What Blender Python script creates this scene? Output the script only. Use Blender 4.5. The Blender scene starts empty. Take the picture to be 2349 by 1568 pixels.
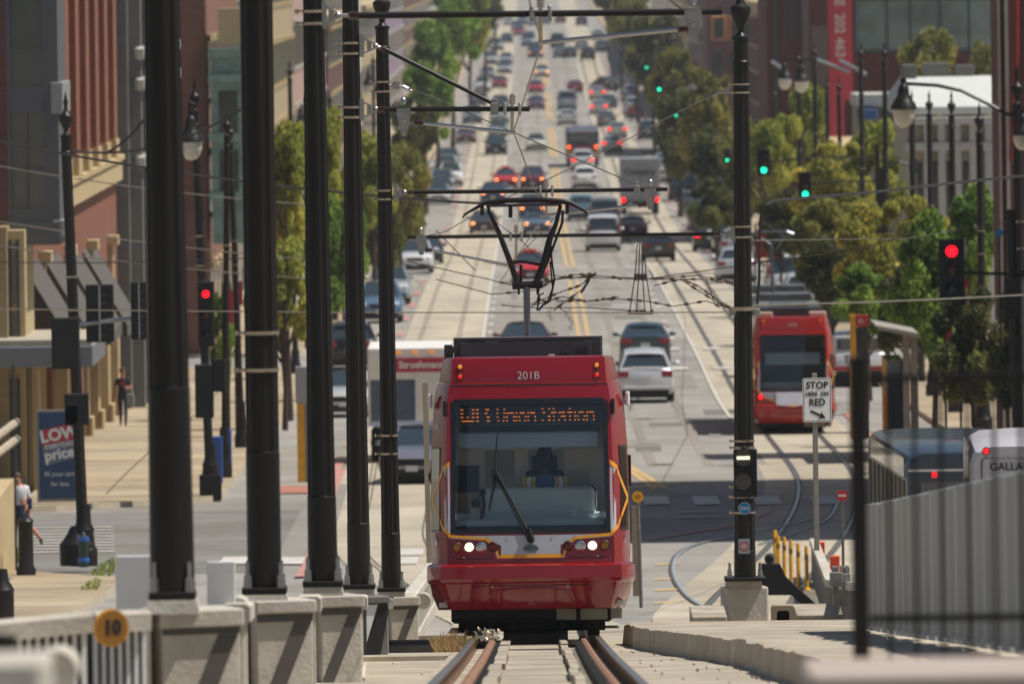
HAZE=0.0001; SKYS=.058; SUNS=5.0; EXPO=0.0
import bpy, math, random
from mathutils import Vector, Matrix, Euler
from math import radians, sin, cos, pi, sqrt
R = random.Random(7)
S = bpy.context.scene
COL = S.collection
F = 26100.0; TH = radians(0.8); HZ = -100.0; VPU = 1219.5; CAMZ = 20.0
_ct, _st = cos(TH), sin(TH)
def uv(px, py):
    a, b = px - 1174.5, py - 784.0
    return 1174.5 + a*_ct - b*_st, 784.0 + a*_st + b*_ct
def W(px, py, d):
    u, v = uv(px, py)
    return Vector(((u - VPU)*d/F, d, CAMZ - (v - HZ)*d/F))
PROF = [(-60,1.2),(0,1.7),(40,3.0),(77,4.95),(110,6.75),(140,8.35),(153,9.05),(176,10.4),(205,11.8),(240,12.8),
        (270,13.2),(300,13.5),(330,13.95),(373,14.6),(414,14.75),(533,15.5),(650,16.7),(735,17.2),(816,17.1),(880,16.8),
        (950,16.4),(1040,15.9),(1180,15.3),(1300,14.6),(1410,13.5),(1535,12.4),(1860,11.0),(2175,9.2),(2600,6.0),(3600,-2.0)]
def _smooth(d):
    for i in range(len(PROF)-1):
        (d0,z0),(d1,z1) = PROF[i], PROF[i+1]
        if d <= d1 or i == len(PROF)-2:
            def sl(j):
                j0, j1 = max(j-1,0), min(j+1,len(PROF)-1)
                return (PROF[j1][1]-PROF[j0][1])/(PROF[j1][0]-PROF[j0][0])
            h = d1-d0; t = (d-d0)/h; m0, m1 = sl(i)*h, sl(i+1)*h
            return (2*t**3-3*t*t+1)*z0+(t**3-2*t*t+t)*m0+(-2*t**3+3*t*t)*z1+(t**3-t*t)*m1
ST = [float(x) for x in range(-60, 600, 5)] + [float(x) for x in range(600, 1400, 10)] + [float(x) for x in range(1400, 3601, 40)]
SZ = [CAMZ - _smooth(d) for d in ST]
def gz(d):
    """height of the track / street surface at distance d (linear between stations)"""
    if d <= ST[0]: return SZ[0]
    lo, hi = 0, len(ST)-1
    while hi - lo > 1:
        m = (lo+hi)//2
        if ST[m] <= d: lo = m
        else: hi = m
    t = (d-ST[lo])/(ST[hi]-ST[lo])
    return SZ[lo]*(1-t)+SZ[hi]*t
def low(d):
    """how far the ground beside the raised bridge track slab lies below it"""
    return 0.2*max(0, min(1, (185-d)/12))
def G(px, py, off=0.0):
    """pixel -> point on the ground profile (first hit from the camera side)"""
    u, v = uv(px, py)
    k = (v - HZ)/F
    d = 60.0; prev = None
    while d < 3500:
        f = (CAMZ - gz(d) - off) - k*d
        if prev is not None and f <= 0 and prev > 0:
            d0 = d-1.0; f0 = prev
            d = d0 + f0/(f0-f)
            break
        prev = f; d += 1.0
    return Vector(((u-VPU)*d/F, d, gz(d)+off))
def XG(X, d, off=0.0): return Vector((X, d, gz(d)+off))

# ---------------- materials ----------------
MATS = {}
def _lin(c):
    if isinstance(c, str):
        c = [int(c[i:i+2],16)/255 for i in (0,2,4)]
        return tuple((x/12.92 if x <= .04045 else ((x+.055)/1.055)**2.4) for x in c)
    return tuple(c)
def mat(name, col, rough=.6, metal=0., var=.12, scale=3., bump=0., bscale=40., coat=0., emit=None, est=1., spec=.5, col2=None, detail=4., stretch=None, stain=0., sscale=.5):
    if name in MATS: return MATS[name]
    m = bpy.data.materials.new(name); m.use_nodes = True
    nt = m.node_tree; N = nt.nodes; L = nt.links
    b = N['Principled BSDF']
    c = _lin(col)
    b.inputs['Roughness'].default_value = rough
    b.inputs['Metallic'].default_value = metal
    b.inputs['Specular IOR Level'].default_value = spec
    if coat: b.inputs['Coat Weight'].default_value = coat; b.inputs['Coat Roughness'].default_value = .06
    tc = N.new('ShaderNodeTexCoord')
    src = tc.outputs['Object']
    if stretch:
        mp = N.new('ShaderNodeMapping'); mp.inputs['Scale'].default_value = stretch
        L.new(src, mp.inputs['Vector']); src = mp.outputs['Vector']
    if var or col2:
        nz = N.new('ShaderNodeTexNoise'); nz.inputs['Scale'].default_value = scale; nz.inputs['Detail'].default_value = detail
        L.new(src, nz.inputs['Vector'])
        rp = N.new('ShaderNodeValToRGB')
        if col2: c2 = _lin(col2); a = c
        else:
            a = tuple(max(0,x*(1-var)) for x in c); c2 = tuple(min(1,x*(1+var)) for x in c)
        rp.color_ramp.elements[0].position = .32; rp.color_ramp.elements[1].position = .68
        rp.color_ramp.elements[0].color = (*a,1); rp.color_ramp.elements[1].color = (*c2,1)
        L.new(nz.outputs['Fac'], rp.inputs['Fac']); out=rp.outputs['Color']
        if stain:
            n3=N.new('ShaderNodeTexNoise'); n3.inputs['Scale'].default_value=sscale; n3.inputs['Detail'].default_value=9; n3.inputs['Roughness'].default_value=.65; n3.inputs['Distortion'].default_value=.6
            L.new(tc.outputs['Object'], n3.inputs['Vector'])
            r3=N.new('ShaderNodeValToRGB'); r3.color_ramp.elements[0].position=.40; r3.color_ramp.elements[1].position=.58
            q=1-stain; r3.color_ramp.elements[0].color=(q,q*.97,q*.92,1)
            mx=N.new('ShaderNodeMix'); mx.data_type='RGBA'; mx.blend_type='MULTIPLY'; mx.inputs['Factor'].default_value=1
            L.new(n3.outputs['Fac'], r3.inputs['Fac']); L.new(out, mx.inputs['A']); L.new(r3.outputs['Color'], mx.inputs['B']); out=mx.outputs['Result']
        L.new(out, b.inputs['Base Color'])
    else:
        b.inputs['Base Color'].default_value = (*c,1)
    if bump:
        n2 = N.new('ShaderNodeTexNoise'); n2.inputs['Scale'].default_value = bscale; n2.inputs['Detail'].default_value = 5
        L.new(src, n2.inputs['Vector'])
        bp = N.new('ShaderNodeBump'); bp.inputs['Strength'].default_value = bump; bp.inputs['Distance'].default_value = .02
        L.new(n2.outputs['Fac'], bp.inputs['Height']); L.new(bp.outputs['Normal'], b.inputs['Normal'])
    if emit:
        b.inputs['Emission Color'].default_value = (*_lin(emit),1); b.inputs['Emission Strength'].default_value = est
    MATS[name] = m
    return m
def glassmat(name, tint=(.75,.85,.85), ior=1.5, rough=0.0):
    m = bpy.data.materials.new(name); m.use_nodes = True
    nt = m.node_tree; N = nt.nodes; L = nt.links; N.remove(N['Principled BSDF'])
    tr = N.new('ShaderNodeBsdfTransparent'); tr.inputs['Color'].default_value = (*tint,1)
    gl = N.new('ShaderNodeBsdfGlossy'); gl.inputs['Roughness'].default_value = rough
    fr = N.new('ShaderNodeFresnel'); fr.inputs['IOR'].default_value = ior
    mx = N.new('ShaderNodeMixShader')
    L.new(fr.outputs['Fac'], mx.inputs['Fac']); L.new(tr.outputs['BSDF'], mx.inputs[1]); L.new(gl.outputs['BSDF'], mx.inputs[2])
    L.new(mx.outputs['Shader'], N['Material Output'].inputs['Surface'])
    MATS[name] = m
    return m
def brickmat(name, c1, c2, mortar, scale=1., bw=.22, bh=.075, rough=.85, axis='X'):
    """brick pattern; axis X = wall whose face normal is along X (uses y,z)"""
    if name in MATS: return MATS[name]
    m = bpy.data.materials.new(name); m.use_nodes = True
    nt = m.node_tree; N = nt.nodes; L = nt.links; b = N['Principled BSDF']
    tc = N.new('ShaderNodeTexCoord'); sp = N.new('ShaderNodeSeparateXYZ'); cb = N.new('ShaderNodeCombineXYZ')
    ad = N.new('ShaderNodeMath'); ad.operation = 'ADD'
    L.new(tc.outputs['Object'], sp.inputs[0]); L.new(sp.outputs['X'], ad.inputs[0]); L.new(sp.outputs['Y'], ad.inputs[1])
    L.new(ad.outputs[0], cb.inputs['X']); L.new(sp.outputs['Z'], cb.inputs['Y'])
    br = N.new('ShaderNodeTexBrick')
    br.inputs['Color1'].default_value = (*_lin(c1),1); br.inputs['Color2'].default_value = (*_lin(c2),1); br.inputs['Mortar'].default_value = (*_lin(mortar),1)
    br.inputs['Scale'].default_value = scale; br.inputs['Brick Width'].default_value = bw; br.inputs['Row Height'].default_value = bh
    br.inputs['Mortar Size'].default_value = .008
    L.new(cb.outputs[0], br.inputs['Vector'])
    nz = N.new('ShaderNodeTexNoise'); nz.inputs['Scale'].default_value = .7; nz.inputs['Detail'].default_value = 5
    L.new(tc.outputs['Object'], nz.inputs['Vector'])
    mx = N.new('ShaderNodeMix'); mx.data_type = 'RGBA'; mx.blend_type = 'MULTIPLY'; mx.inputs['Factor'].default_value = .5
    rp = N.new('ShaderNodeValToRGB'); rp.color_ramp.elements[0].position=.3; rp.color_ramp.elements[0].color=(.6,.6,.6,1); rp.color_ramp.elements[1].position=.7
    L.new(nz.outputs['Fac'], rp.inputs['Fac'])
    L.new(br.outputs['Color'], mx.inputs['A']); L.new(rp.outputs['Color'], mx.inputs['B'])
    L.new(mx.outputs['Result'], b.inputs['Base Color'])
    b.inputs['Roughness'].default_value = rough
    MATS[name] = m
    return m
def leafmat(name, dark, light, third=None):
    m = bpy.data.materials.new(name); m.use_nodes = True
    nt = m.node_tree; N = nt.nodes; L = nt.links; b = N['Principled BSDF']
    g = N.new('ShaderNodeNewGeometry'); tc = N.new('ShaderNodeTexCoord')
    nz = N.new('ShaderNodeTexNoise'); nz.inputs['Scale'].default_value = .55; nz.inputs['Detail'].default_value = 3
    L.new(tc.outputs['Object'], nz.inputs['Vector'])
    ad = N.new('ShaderNodeMath'); ad.operation='ADD'
    ml = N.new('ShaderNodeMath'); ml.operation='MULTIPLY'; ml.inputs[1].default_value=.45
    L.new(g.outputs['Random Per Island'], ml.inputs[0]); L.new(ml.outputs[0], ad.inputs[0]); L.new(nz.outputs['Fac'], ad.inputs[1])
    rp = N.new('ShaderNodeValToRGB'); e = rp.color_ramp.elements
    e[0].position=.45; e[0].color=(*_lin(dark),1); e[1].position=.95; e[1].color=(*_lin(third or light),1)
    if third: q = e.new(.72); q.color=(*_lin(light),1)
    L.new(ad.outputs[0], rp.inputs['Fac']); L.new(rp.outputs['Color'], b.inputs['Base Color'])
    b.inputs['Roughness'].default_value=.6
    tr = N.new('ShaderNodeBsdfTranslucent'); L.new(rp.outputs['Color'], tr.inputs['Color'])
    mx = N.new('ShaderNodeMixShader'); mx.inputs['Fac'].default_value=.42
    L.new(b.outputs['BSDF'], mx.inputs[1]); L.new(tr.outputs['BSDF'], mx.inputs[2])
    L.new(mx.outputs['Shader'], N['Material Output'].inputs['Surface'])
    MATS[name]=m
    return m

# ---------------- mesh builder ----------------
class MB:
    def __init__(s): s.v=[]; s.f=[]; s.mi=[]; s.m=0
    def mat(s,i): s.m=i; return s
    def face(s, idx): s.f.append(tuple(idx)); s.mi.append(s.m)
    def quad(s,a,b,c,d): 
        n=len(s.v); s.v += [Vector(a),Vector(b),Vector(c),Vector(d)]; s.face((n,n+1,n+2,n+3)); return s
    def poly(s,pts):
        n=len(s.v); s.v += [Vector(p) for p in pts]; s.face(range(n,n+len(pts))); return s
    def box(s,x0,x1,y0,y1,z0,z1,bev=0):
        if bev:
            b=min(bev,(x1-x0)/2.01,(y1-y0)/2.01,(z1-z0)/2.01)
            def ring(z,i): return [(x0+i+b*(k in(0,)),0,0) for k in()]
            # chamfered in plan and at top/bottom
            def pl(z,q):
                X0,X1,Y0,Y1=x0+q,x1-q,y0+q,y1-q
                c=b
                return [(X0+c-q,Y0,z),(X1-c+q,Y0,z),(X1,Y0+c-q,z),(X1,Y1-c+q,z),(X1-c+q,Y1,z),(X0+c-q,Y1,z),(X0,Y1-c+q,z),(X0,Y0+c-q,z)]
            return s.loft([pl(z0,b*.6),pl(z0+b*.6,0),pl(z1-b*.6,0),pl(z1,b*.6)],True,True)
        n=len(s.v)
        for z in (z0,z1):
            for (x,y) in ((x0,y0),(x1,y0),(x1,y1),(x0,y1)): s.v.append(Vector((x,y,z)))
        for q in ((0,3,2,1),(4,5,6,7),(0,1,5,4),(1,2,6,5),(2,3,7,6),(3,0,4,7)): s.face([n+i for i in q])
        return s
    def cbox(s,c,sx,sy,sz,bev=0,rot=None):
        k=len(s.v)
        s.box(-sx/2,sx/2,-sy/2,sy/2,-sz/2,sz/2,bev)
        M=(rot.to_matrix() if isinstance(rot,Euler) else rot) if rot else None
        c=Vector(c)
        for i in range(k,len(s.v)): s.v[i]=(M@s.v[i] if M else s.v[i])+c
        return s
    def loft(s,rings,cap0=False,cap1=False,closed=True,skip=None):
        n=len(s.v); k=len(rings[0])
        for r in rings:
            for p in r: s.v.append(Vector(p))
        for i in range(len(rings)-1):
            for j in range(k if closed else k-1):
                if skip and skip(i,j): continue
                a=n+i*k+j; b=n+i*k+(j+1)%k
                s.face((a,b,b+k,a+k))
        if cap0: s.face([n+k-1-j for j in range(k)])
        if cap1: s.face([n+(len(rings)-1)*k+j for j in range(k)])
        return s
    def cyl(s,a,b,r,r2=None,n=10,cap=True):
        a,b=Vector(a),Vector(b); r2=r if r2 is None else r2
        d=(b-a).normalized(); u=d.orthogonal().normalized(); w=d.cross(u)
        rg=lambda c,q:[c+(u*cos(2*pi*i/n)+w*sin(2*pi*i/n))*q for i in range(n)]
        return s.loft([rg(a,r),rg(b,r2)],cap,cap)
    def tube(s,pts,r,n=6,rs=None,cap=True):
        pts=[Vector(p) for p in pts]; rings=[]
        u=None
        for i,p in enumerate(pts):
            t=(pts[min(i+1,len(pts)-1)]-pts[max(i-1,0)])
            t=t.normalized() if t.length>1e-9 else Vector((0,0,1))
            if u is None: u=t.orthogonal().normalized()
            u=(u-t*u.dot(t)); u=u.normalized() if u.length>1e-6 else t.orthogonal().normalized()
            w=t.cross(u); q=rs[i] if rs else r
            rings.append([p+(u*cos(2*pi*k/n)+w*sin(2*pi*k/n))*q for k in range(n)])
        return s.loft(rings,cap,cap)
    def lathe(s,c,prof,n=16,axis='z',flute=0,fn=0):
        """prof = [(r,h)...] along axis from centre c"""
        c=Vector(c); rings=[]
        for r,h in prof:
            ring=[]
            for i in range(n):
                a=2*pi*i/n; q=r*(1-(flute if (fn and i%2) else 0))
                x,y=q*cos(a),q*sin(a)
                if axis=='z': p=Vector((x,y,h))
                elif axis=='y': p=Vector((x,h,-y))
                else: p=Vector((h,x,y))
                ring.append(c+p)
            rings.append(ring)
        return s.loft(rings,True,True)
    def prism(s,pts,dirv):
        """planar polygon pts extruded by dirv"""
        pts=[Vector(p) for p in pts]; d=Vector(dirv)
        n=len(s.v); k=len(pts)
        s.v+=pts+[p+d for p in pts]
        s.face(range(n+k-1,n-1,-1)); s.face(range(n+k,n+2*k))
        for j in range(k):
            a=n+j;b=n+(j+1)%k; s.face((a,b,b+k,a+k))
        return s
    def sphere(s,c,r,nu=12,nv=8,sc=(1,1,1)):
        c=Vector(c)
        rings=[]
        for j in range(1,nv):
            t=pi*j/nv
            rings.append([c+Vector((r*sc[0]*sin(t)*cos(2*pi*i/nu),r*sc[1]*sin(t)*sin(2*pi*i/nu),-r*sc[2]*cos(t))) for i in range(nu)])
        return s.loft(rings,True,True)
    def text(s,txt,size,M,depth=.004,align='CENTER',bold=0.,sx=1.):
        """text in local XY plane mapped by matrix M (4x4)"""
        cu=bpy.data.curves.new('t','FONT'); cu.body=txt; cu.size=size; cu.extrude=depth/2; cu.align_x=align; cu.align_y='CENTER'; cu.offset=bold; cu.resolution_u=3
        o=bpy.data.objects.new('t',cu); COL.objects.link(o)
        dg=bpy.context.evaluated_depsgraph_get(); me=bpy.data.meshes.new_from_object(o.evaluated_get(dg))
        n=len(s.v)
        for v in me.vertices: s.v.append(M@Vector((v.co.x*sx,v.co.y,v.co.z)))
        for p in me.polygons: s.face([n+i for i in p.vertices])
        bpy.data.objects.remove(o); bpy.data.curves.remove(cu); bpy.data.meshes.remove(me)
        return s
    def xf(s,M,k=0):
        for i in range(k,len(s.v)): s.v[i]=M@s.v[i]
        return s
    def mesh(s,name,mats,smooth=False,origin=None,ang=40):
        me=bpy.data.meshes.new(name)
        o=Vector(origin) if origin is not None else Vector((0,0,0))
        me.from_pydata([tuple(v-o) for v in s.v],[],s.f)
        for m in (mats if isinstance(mats,(list,tuple)) else [mats]): me.materials.append(m)
        if any(s.mi): me.polygons.foreach_set('material_index',s.mi)
        if smooth:
            me.polygons.foreach_set('use_smooth',[True]*len(me.polygons))
            me.update(); 
            try: me.set_sharp_from_angle(angle=radians(ang))
            except Exception: pass
        me.update()
        return me
    def build(s,name,mats,parent=None,smooth=False,origin=None,ang=40):
        me=s.mesh(name,mats,smooth,origin,ang)
        ob=bpy.data.objects.new(name,me); COL.objects.link(ob)
        if parent is not None: ob.parent=parent
        elif origin is not None: ob.location=origin
        return ob
def tag(o,label=None,cat=None,group=None,kind=None):
    if label: o['label']=label
    if cat: o['category']=cat
    if group: o['group']=group
    if kind: o['kind']=kind
    return o
def thing(name,label,cat,loc=(0,0,0),rz=0.,group=None,rx=0.):
    o=bpy.data.objects.new(name,None); COL.objects.link(o); o.location=loc; o.rotation_euler=(rx,0,rz); o.empty_display_size=.2
    return tag(o,label,cat,group)
def add(name,mesh,parent,loc=(0,0,0),mats=None,scale=None,rot=None):
    o=bpy.data.objects.new(name,mesh); COL.objects.link(o); o.parent=parent; o.location=loc
    if scale: o.scale=scale
    if rot: o.rotation_euler=rot
    if mats:
        for i,m in enumerate(mats):
            if m is None: continue
            o.material_slots[i].link='OBJECT'; o.material_slots[i].material=m
    return o
def struct(o): return tag(o,kind='structure')
TX=Matrix(((1,0,0,0),(0,0,-1,0),(0,1,0,0),(0,0,0,1)))   # text plane -> upright, facing -Y (towards the camera)
def facing(p,s=1.): return Matrix.Translation(Vector(p))@TX
asphalt=mat('asphalt','94918b',.9,var=.13,scale=.5,bump=.3,bscale=30,detail=9,stretch=(1,.07,1),stain=.22,sscale=.13)
asphalt_new=mat('asphalt_patch','88837b',.9,var=.12,scale=.8,stretch=(1,.1,1))
concrete=mat('track_concrete','b3aa98',.85,var=.12,scale=.7,bump=.2,bscale=15,detail=8,stretch=(1,.12,1),stain=.18,sscale=.2)
slab=mat('slab_concrete','ada391',.85,var=.2,scale=1.3,bump=.4,bscale=12,detail=9,stain=.3,sscale=.9)
walk=mat('sidewalk_concrete','ac9c82',.85,var=.14,scale=.4,bump=.2,bscale=18,detail=8,stain=.28,sscale=.22)
kerbm=mat('kerb_concrete','bcb09b',.85,var=.14,scale=2.,bump=.3,bscale=20)
joint=mat('joint','6b6258',.9)
whitep=mat('road_white','d2cec4',.7,col2='b4afa6',var=0,scale=1.5,detail=8)
yellowp=mat('road_yellow','c8a05a',.7,col2='b0a084',var=0,scale=1.2,detail=8)
redp=mat('road_red','bc7068',.8,col2='a8918a',var=0,scale=1.,detail=8)
brickpave=mat('brick_paving','a5705c',.9,var=.2,scale=2)
railm=mat('rail_steel','a09a94',.3,metal=.9,var=.2,scale=3)
railside=mat('rail_side','6e5440',.7,metal=.3,var=.3,scale=8)
railsheen=mat('rail_sky_sheen','b4bcc2',.35,metal=.35,var=.1)  # pale blue paints the sky's reflection onto the curved rails
groove=mat('rail_groove','55514c',.7)
black=mat('black_paint','1d1a18',.42,var=.2,scale=2,spec=.3,stretch=(1,1,.2))
blackmat=mat('black_matte','161515',.75,var=.2,scale=5)
dgrey=mat('dark_grey','3a3b3d',.55,var=.08)
boxgrey=mat('roof_box_grey','3d4044',.5,metal=.2,var=.06,scale=1)
steel=mat('galvanised_steel','9a9a98',.38,metal=.8,var=.15,scale=6)
steelband=mat('band_steel','b8aa98',.25,metal=.95,var=.1,scale=6)
alum=mat('aluminium','b9b9b7',.3,metal=.9,var=.08)
insul=mat('insulator_brown','4b2a22',.3,var=.1,coat=.5)
wirem=mat('wire_metal','5a554f',.5,metal=.5,var=.2)
wirebright=mat('wire_bright','a59a88',.35,metal=.8,var=.2)
rubber=mat('rubber','1e1d1d',.85,var=.2)
barrierc=mat('barrier_concrete','c6c0b4',.85,var=.12,scale=1.4,bump=.35,bscale=25,detail=8,stain=.22,sscale=1.6)
barrierd=mat('barrier_painted_grey','6e6a66',.8,var=.1,scale=2)
bronzered=None
scred=mat('streetcar_red','880e18',.16,var=.05,scale=.8,coat=.7)
scgrey=mat('streetcar_silver','aeb0b8',.35,var=.04,coat=.4)
scyel=mat('streetcar_yellow','e79c12',.35,var=.04,coat=.4)
dglass=mat('dark_glass','141a1e',.04,var=0,spec=1.,coat=.6)
cglass=mat('car_glass','28343a',.04,var=0,spec=1.,coat=.6)
blueglass=mat('blue_glass','3f5460',.06,var=.1,scale=.6,spec=1.)
winglass=mat('window_glass','39443f',.08,var=.45,scale=.45,spec=.9,detail=5)
led_on=mat('led_amber','ff9a30',.5,emit='ff8420',est=2.6,var=0)
lampon=mat('headlight_on','fff3d8',.4,emit='ffdca0',est=3.5,var=0)
lampwarm=mat('headlight_far','ffc08a',.4,emit='ff8c38',est=3.5,var=0)
sigred=mat('signal_red','ff2030',.4,emit='ff0c20',est=2.6,var=0)
siggreen=mat('signal_green','20ffc0',.4,emit='18e0a8',est=3.,var=0)
brakered=mat('brake_light','ff2020',.4,emit='ff1018',est=2.2,var=0)
markerorange=mat('marker_orange','ff6a20',.4,emit='ff5a10',est=3.,var=0)
tailred=mat('tail_red','8c1418',.3,var=0,coat=.5)
amberlens=mat('amber_lens','c8741a',.3,var=0,coat=.5,emit='ff8a20',est=.5)
lampglass=mat('lamp_globe','d9d3bf',.25,var=.08,coat=.5)
chrome=mat('chrome','c9c9c9',.12,metal=1.,var=0)
white=mat('white_paint','d8d8d6',.45,var=.05)
signwhite=mat('sign_white','e2e2de',.5,var=.03)
signblack=mat('sign_black','141414',.6,var=0)
orange=mat('orange_plastic','e8481a',.5,var=.05)
yellowpl=mat('yellow_post','e0a21c',.5,var=.12,scale=4)
yellowsign=mat('yellow_sign','eba414',.5,var=.05)
# ---------------- ground, roads, tracks ----------------
def ys(d0,d1): return [d0]+[s for s in ST if d0<s<d1]+[d1]
def lay(d,l): return .006*l + d*1.2e-5*l
def ribbon(mb,d0,d1,xa,xb,layer,zoff=0.,fn=None):
    """a sheet on the profile; xa/xb numbers or functions of d"""
    fa=xa if callable(xa) else (lambda d:xa); fb=xb if callable(xb) else (lambda d:xb)
    pr=None; z=fn or (lambda d:gz(d)+zoff)
    for d in ys(d0,d1):
        n=len(mb.v); h=z(d)+lay(d,layer)
        mb.v+= [Vector((fa(d),d,h)),Vector((fb(d),d,h))]
        if pr is not None: mb.face((pr,pr+1,n+1,n))
        pr=n
    return mb
def gl(d): return gz(d)-low(d)
m=MB(); ribbon(m,-60,3600,-500,500,0,fn=gl); struct(m.build('ground',asphalt))
def kerbed(name,matl,d0,d1,xa,xb,h=.14,fn=gl,kind=True,km=kerbm,kside=None):
    """raised slab with kerb faces"""
    m=MB(); fa=xa if callable(xa) else (lambda d:xa); fb=xb if callable(xb) else (lambda d:xb)
    pr=None
    for d in ys(d0,d1):
        n=len(m.v); z=fn(d)
        a,b=fa(d),fb(d)
        m.v+=[Vector((a,d,z-.3)),Vector((a,d,z+h)),Vector((b,d,z+h)),Vector((b,d,z-.3))]
        if pr is not None:
            m.mat(1).face((pr,pr+1,n+1,n)); m.mat(0).face((pr+1,pr+2,n+2,n+1)); m.mat(1).face((pr+2,pr+3,n+3,n+2))
        else: m.mat(1).face((n,n+3,n+2,n+1)[::-1])
        pr=n
    m.mat(1).face((pr,pr+3,pr+2,pr+1))
    return struct(m.build(name,[matl,km]))
# side pavements (left and right), broken by the cross streets
LK=-7.7; RK=11.9
def sm(d,a,b,x0,x1):
    t=max(0,min(1,(d-a)/(b-a))); t=t*t*(3-2*t); return x0+(x1-x0)*t
cross=[(236,274),(408,424),(556,574),(742,760),(905,922),(1060,1080),(1250,1270),(1450,1475)]
kerbed('pavement',walk,120,cross[0][0],-40,lambda d:-8.3 if d<228 else -8.3-((d-228)/8)**2*3,h=.15)
segs=[(cross[i][1],cross[i+1][0]) for i in range(len(cross)-1)]+[(cross[-1][1],2600)]
for i,(a,b) in enumerate(segs):
    kerbed('pavement',walk,a,b,-16 if i else -40,(lambda d,a=a:LK-(max(0,1-(d-a)/5))**2*(6 if a<300 else 2.5)),h=.15)
    kerbed('pavement',walk,a,b,(lambda d,a=a:RK+(max(0,1-(d-a)/5))**2*2.5),18,h=.15)
# plaza behind the right-hand shelter/fence, and bridge slabs
def kx(d):
    # wavy kerb right of the near rail
    pts=[(60,2.25),(77,2.15),(90,2.05),(98,1.98),(104,2.02),(112,1.93),(118,1.72),(126,1.42),(134,1.2),(139,1.12),(143,1.1)]
    for i in range(len(pts)-1):
        if d<=pts[i+1][0]:
            t=(d-pts[i][0])/(pts[i+1][0]-pts[i][0]); return pts[i][1]*(1-t)+pts[i+1][1]*t
    return pts[-1][1]
_old=ST[:]
def fine_kerb():
    m=MB(); pr=None; d=60.
    rr=random.Random(3)
    while d<=142.5:
        n=len(m.v); z=gz(d); x=kx(d)+rr.uniform(-.02,.02)+.03*sin(d*1.1); h=.13+rr.uniform(-.012,.012)
        if d>140: h*=.9
        m.v+=[Vector((x,d,z-.18)),Vector((x+.03,d,z+h-.02)),Vector((x+.07,d,z+h)),Vector((4.6,d,z+h))]
        if pr is not None:
            m.mat(1).face((pr,pr+1,n+1,n)); m.mat(1).face((pr+1,pr+2,n+2,n+1)); m.mat(0).face((pr+2,pr+3,n+3,n+2))
        pr=n; d+=1.25
    m.mat(1).face((pr,pr+1,pr+2,pr+3))
    struct(m.build('pavement',[slab,kerbm]))
fine_kerb()
# raised slab carrying the bridge track
def tslab():
    m=MB(); pr=None
    for d in ys(40,240):
        n=len(m.v); z=gz(d)-.14+.13*max(0,min(1,(d-168)/14))
        l=-.98; r=kx(d)+.5 if d<143 else 5.2
        m.v+=[Vector((l,d,z-.42)),Vector((l,d,z)),Vector((r,d,z)),Vector((r,d,z-.42))]
        if pr is not None:
            for k in range(3): m.mat(1 if k!=1 else 0).face((pr+k,pr+k+1,n+k+1,n+k))
        pr=n
    m.mat(1)
    struct(m.build('track_slab',[slab,kerbm]))
tslab()
# low ledges left of the slab
m=MB()
for (a,b,x0,x1,h) in ((128,133,-2.15,-.99,.06),(138,141,-2.3,-.99,.10),(147,150.5,-2.6,-.99,.10),(163,166,-3.4,-.99,.14)):
    for (d0,d1) in ((a,b),):
        z0=gl(d0); z1=gl(d1)
        m.v+=[]; n=len(m.v)
        m.v+=[Vector((x0,d0,z0-.2)),Vector((x1,d0,z0-.2)),Vector((x1,d0,z0+h)),Vector((x0,d0,z0+h)),Vector((x0,d1,z1-.2)),Vector((x1,d1,z1-.2)),Vector((x1,d1,z1+h)),Vector((x0,d1,z1+h))]
        for q in ((0,1,2,3),(3,2,6,7),(0,3,7,4),(1,5,6,2),(5,4,7,6)): m.face([n+i for i in q])
struct(m.build('ledge',slab))
# low concrete walkway left of slab
m=MB(); ribbon(m,40,178,-4.5,-.98,1,fn=gl); struct(m.build('walkway',slab))
# joints in slabs
m=MB()
for d in [62,66,71,76,82,88,95,103,112,121,131]:
    ribbon(m,d,d+.05+.0006*d,-.28,.28,3,zoff=-.085)
    pass
    ribbon(m,d+2,d+2.1,-4.4,-1.0,3,fn=gl)
struct(m.build('slab_joint',joint))
# concrete plinths beside and between the rails (broken blocks)
m=MB(); rr=random.Random(5); d=60.
while d<137:
    L=rr.uniform(5.,7.5)
    z0,z1=gz(d)-.13,gz(d+L-.35)-.13
    if 126<d<133: d=131.5; z0,z1=gz(d)-.13,gz(d+L-.35)-.13
    for x0,x1,h in ((-.30,.29,.03),(-.41,-.30,.085),(.29,.37,.085)):
        j=rr.uniform(-.015,.015); n=len(m.v)
        for (yy,zz) in ((d,z0),(d+L-.35,z1)):
            m.v+=[Vector((x0+j,yy,zz-.05)),Vector((x1+j,yy,zz-.05)),Vector((x1+j,yy,zz+h)),Vector((x0+j,yy,zz+h))]
        for q in ((0,1,2,3),(3,2,6,7),(0,3,7,4),(1,5,6,2),(5,4,7,6)): m.face([n+i for i in q])
    d+=L
struct(m.build('track_bed_blocks',slab))
m=MB()
for d in (129.3,106.5,95.,86.): ribbon(m,d,d+(1.9 if d>129 else .12),-.29,.29,4,zoff=-.138)
struct(m.build('slab_gap',mat('gap_dark','2a2622',.95)))
m=MB(); z=gz(141); m.box(-.40,.40,140.6,145,z-.3,z+.03,.02)
tag(m.build('concrete_block',barrierc),'long low grey concrete block lying between the rails under the nearest streetcar','block')
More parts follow.
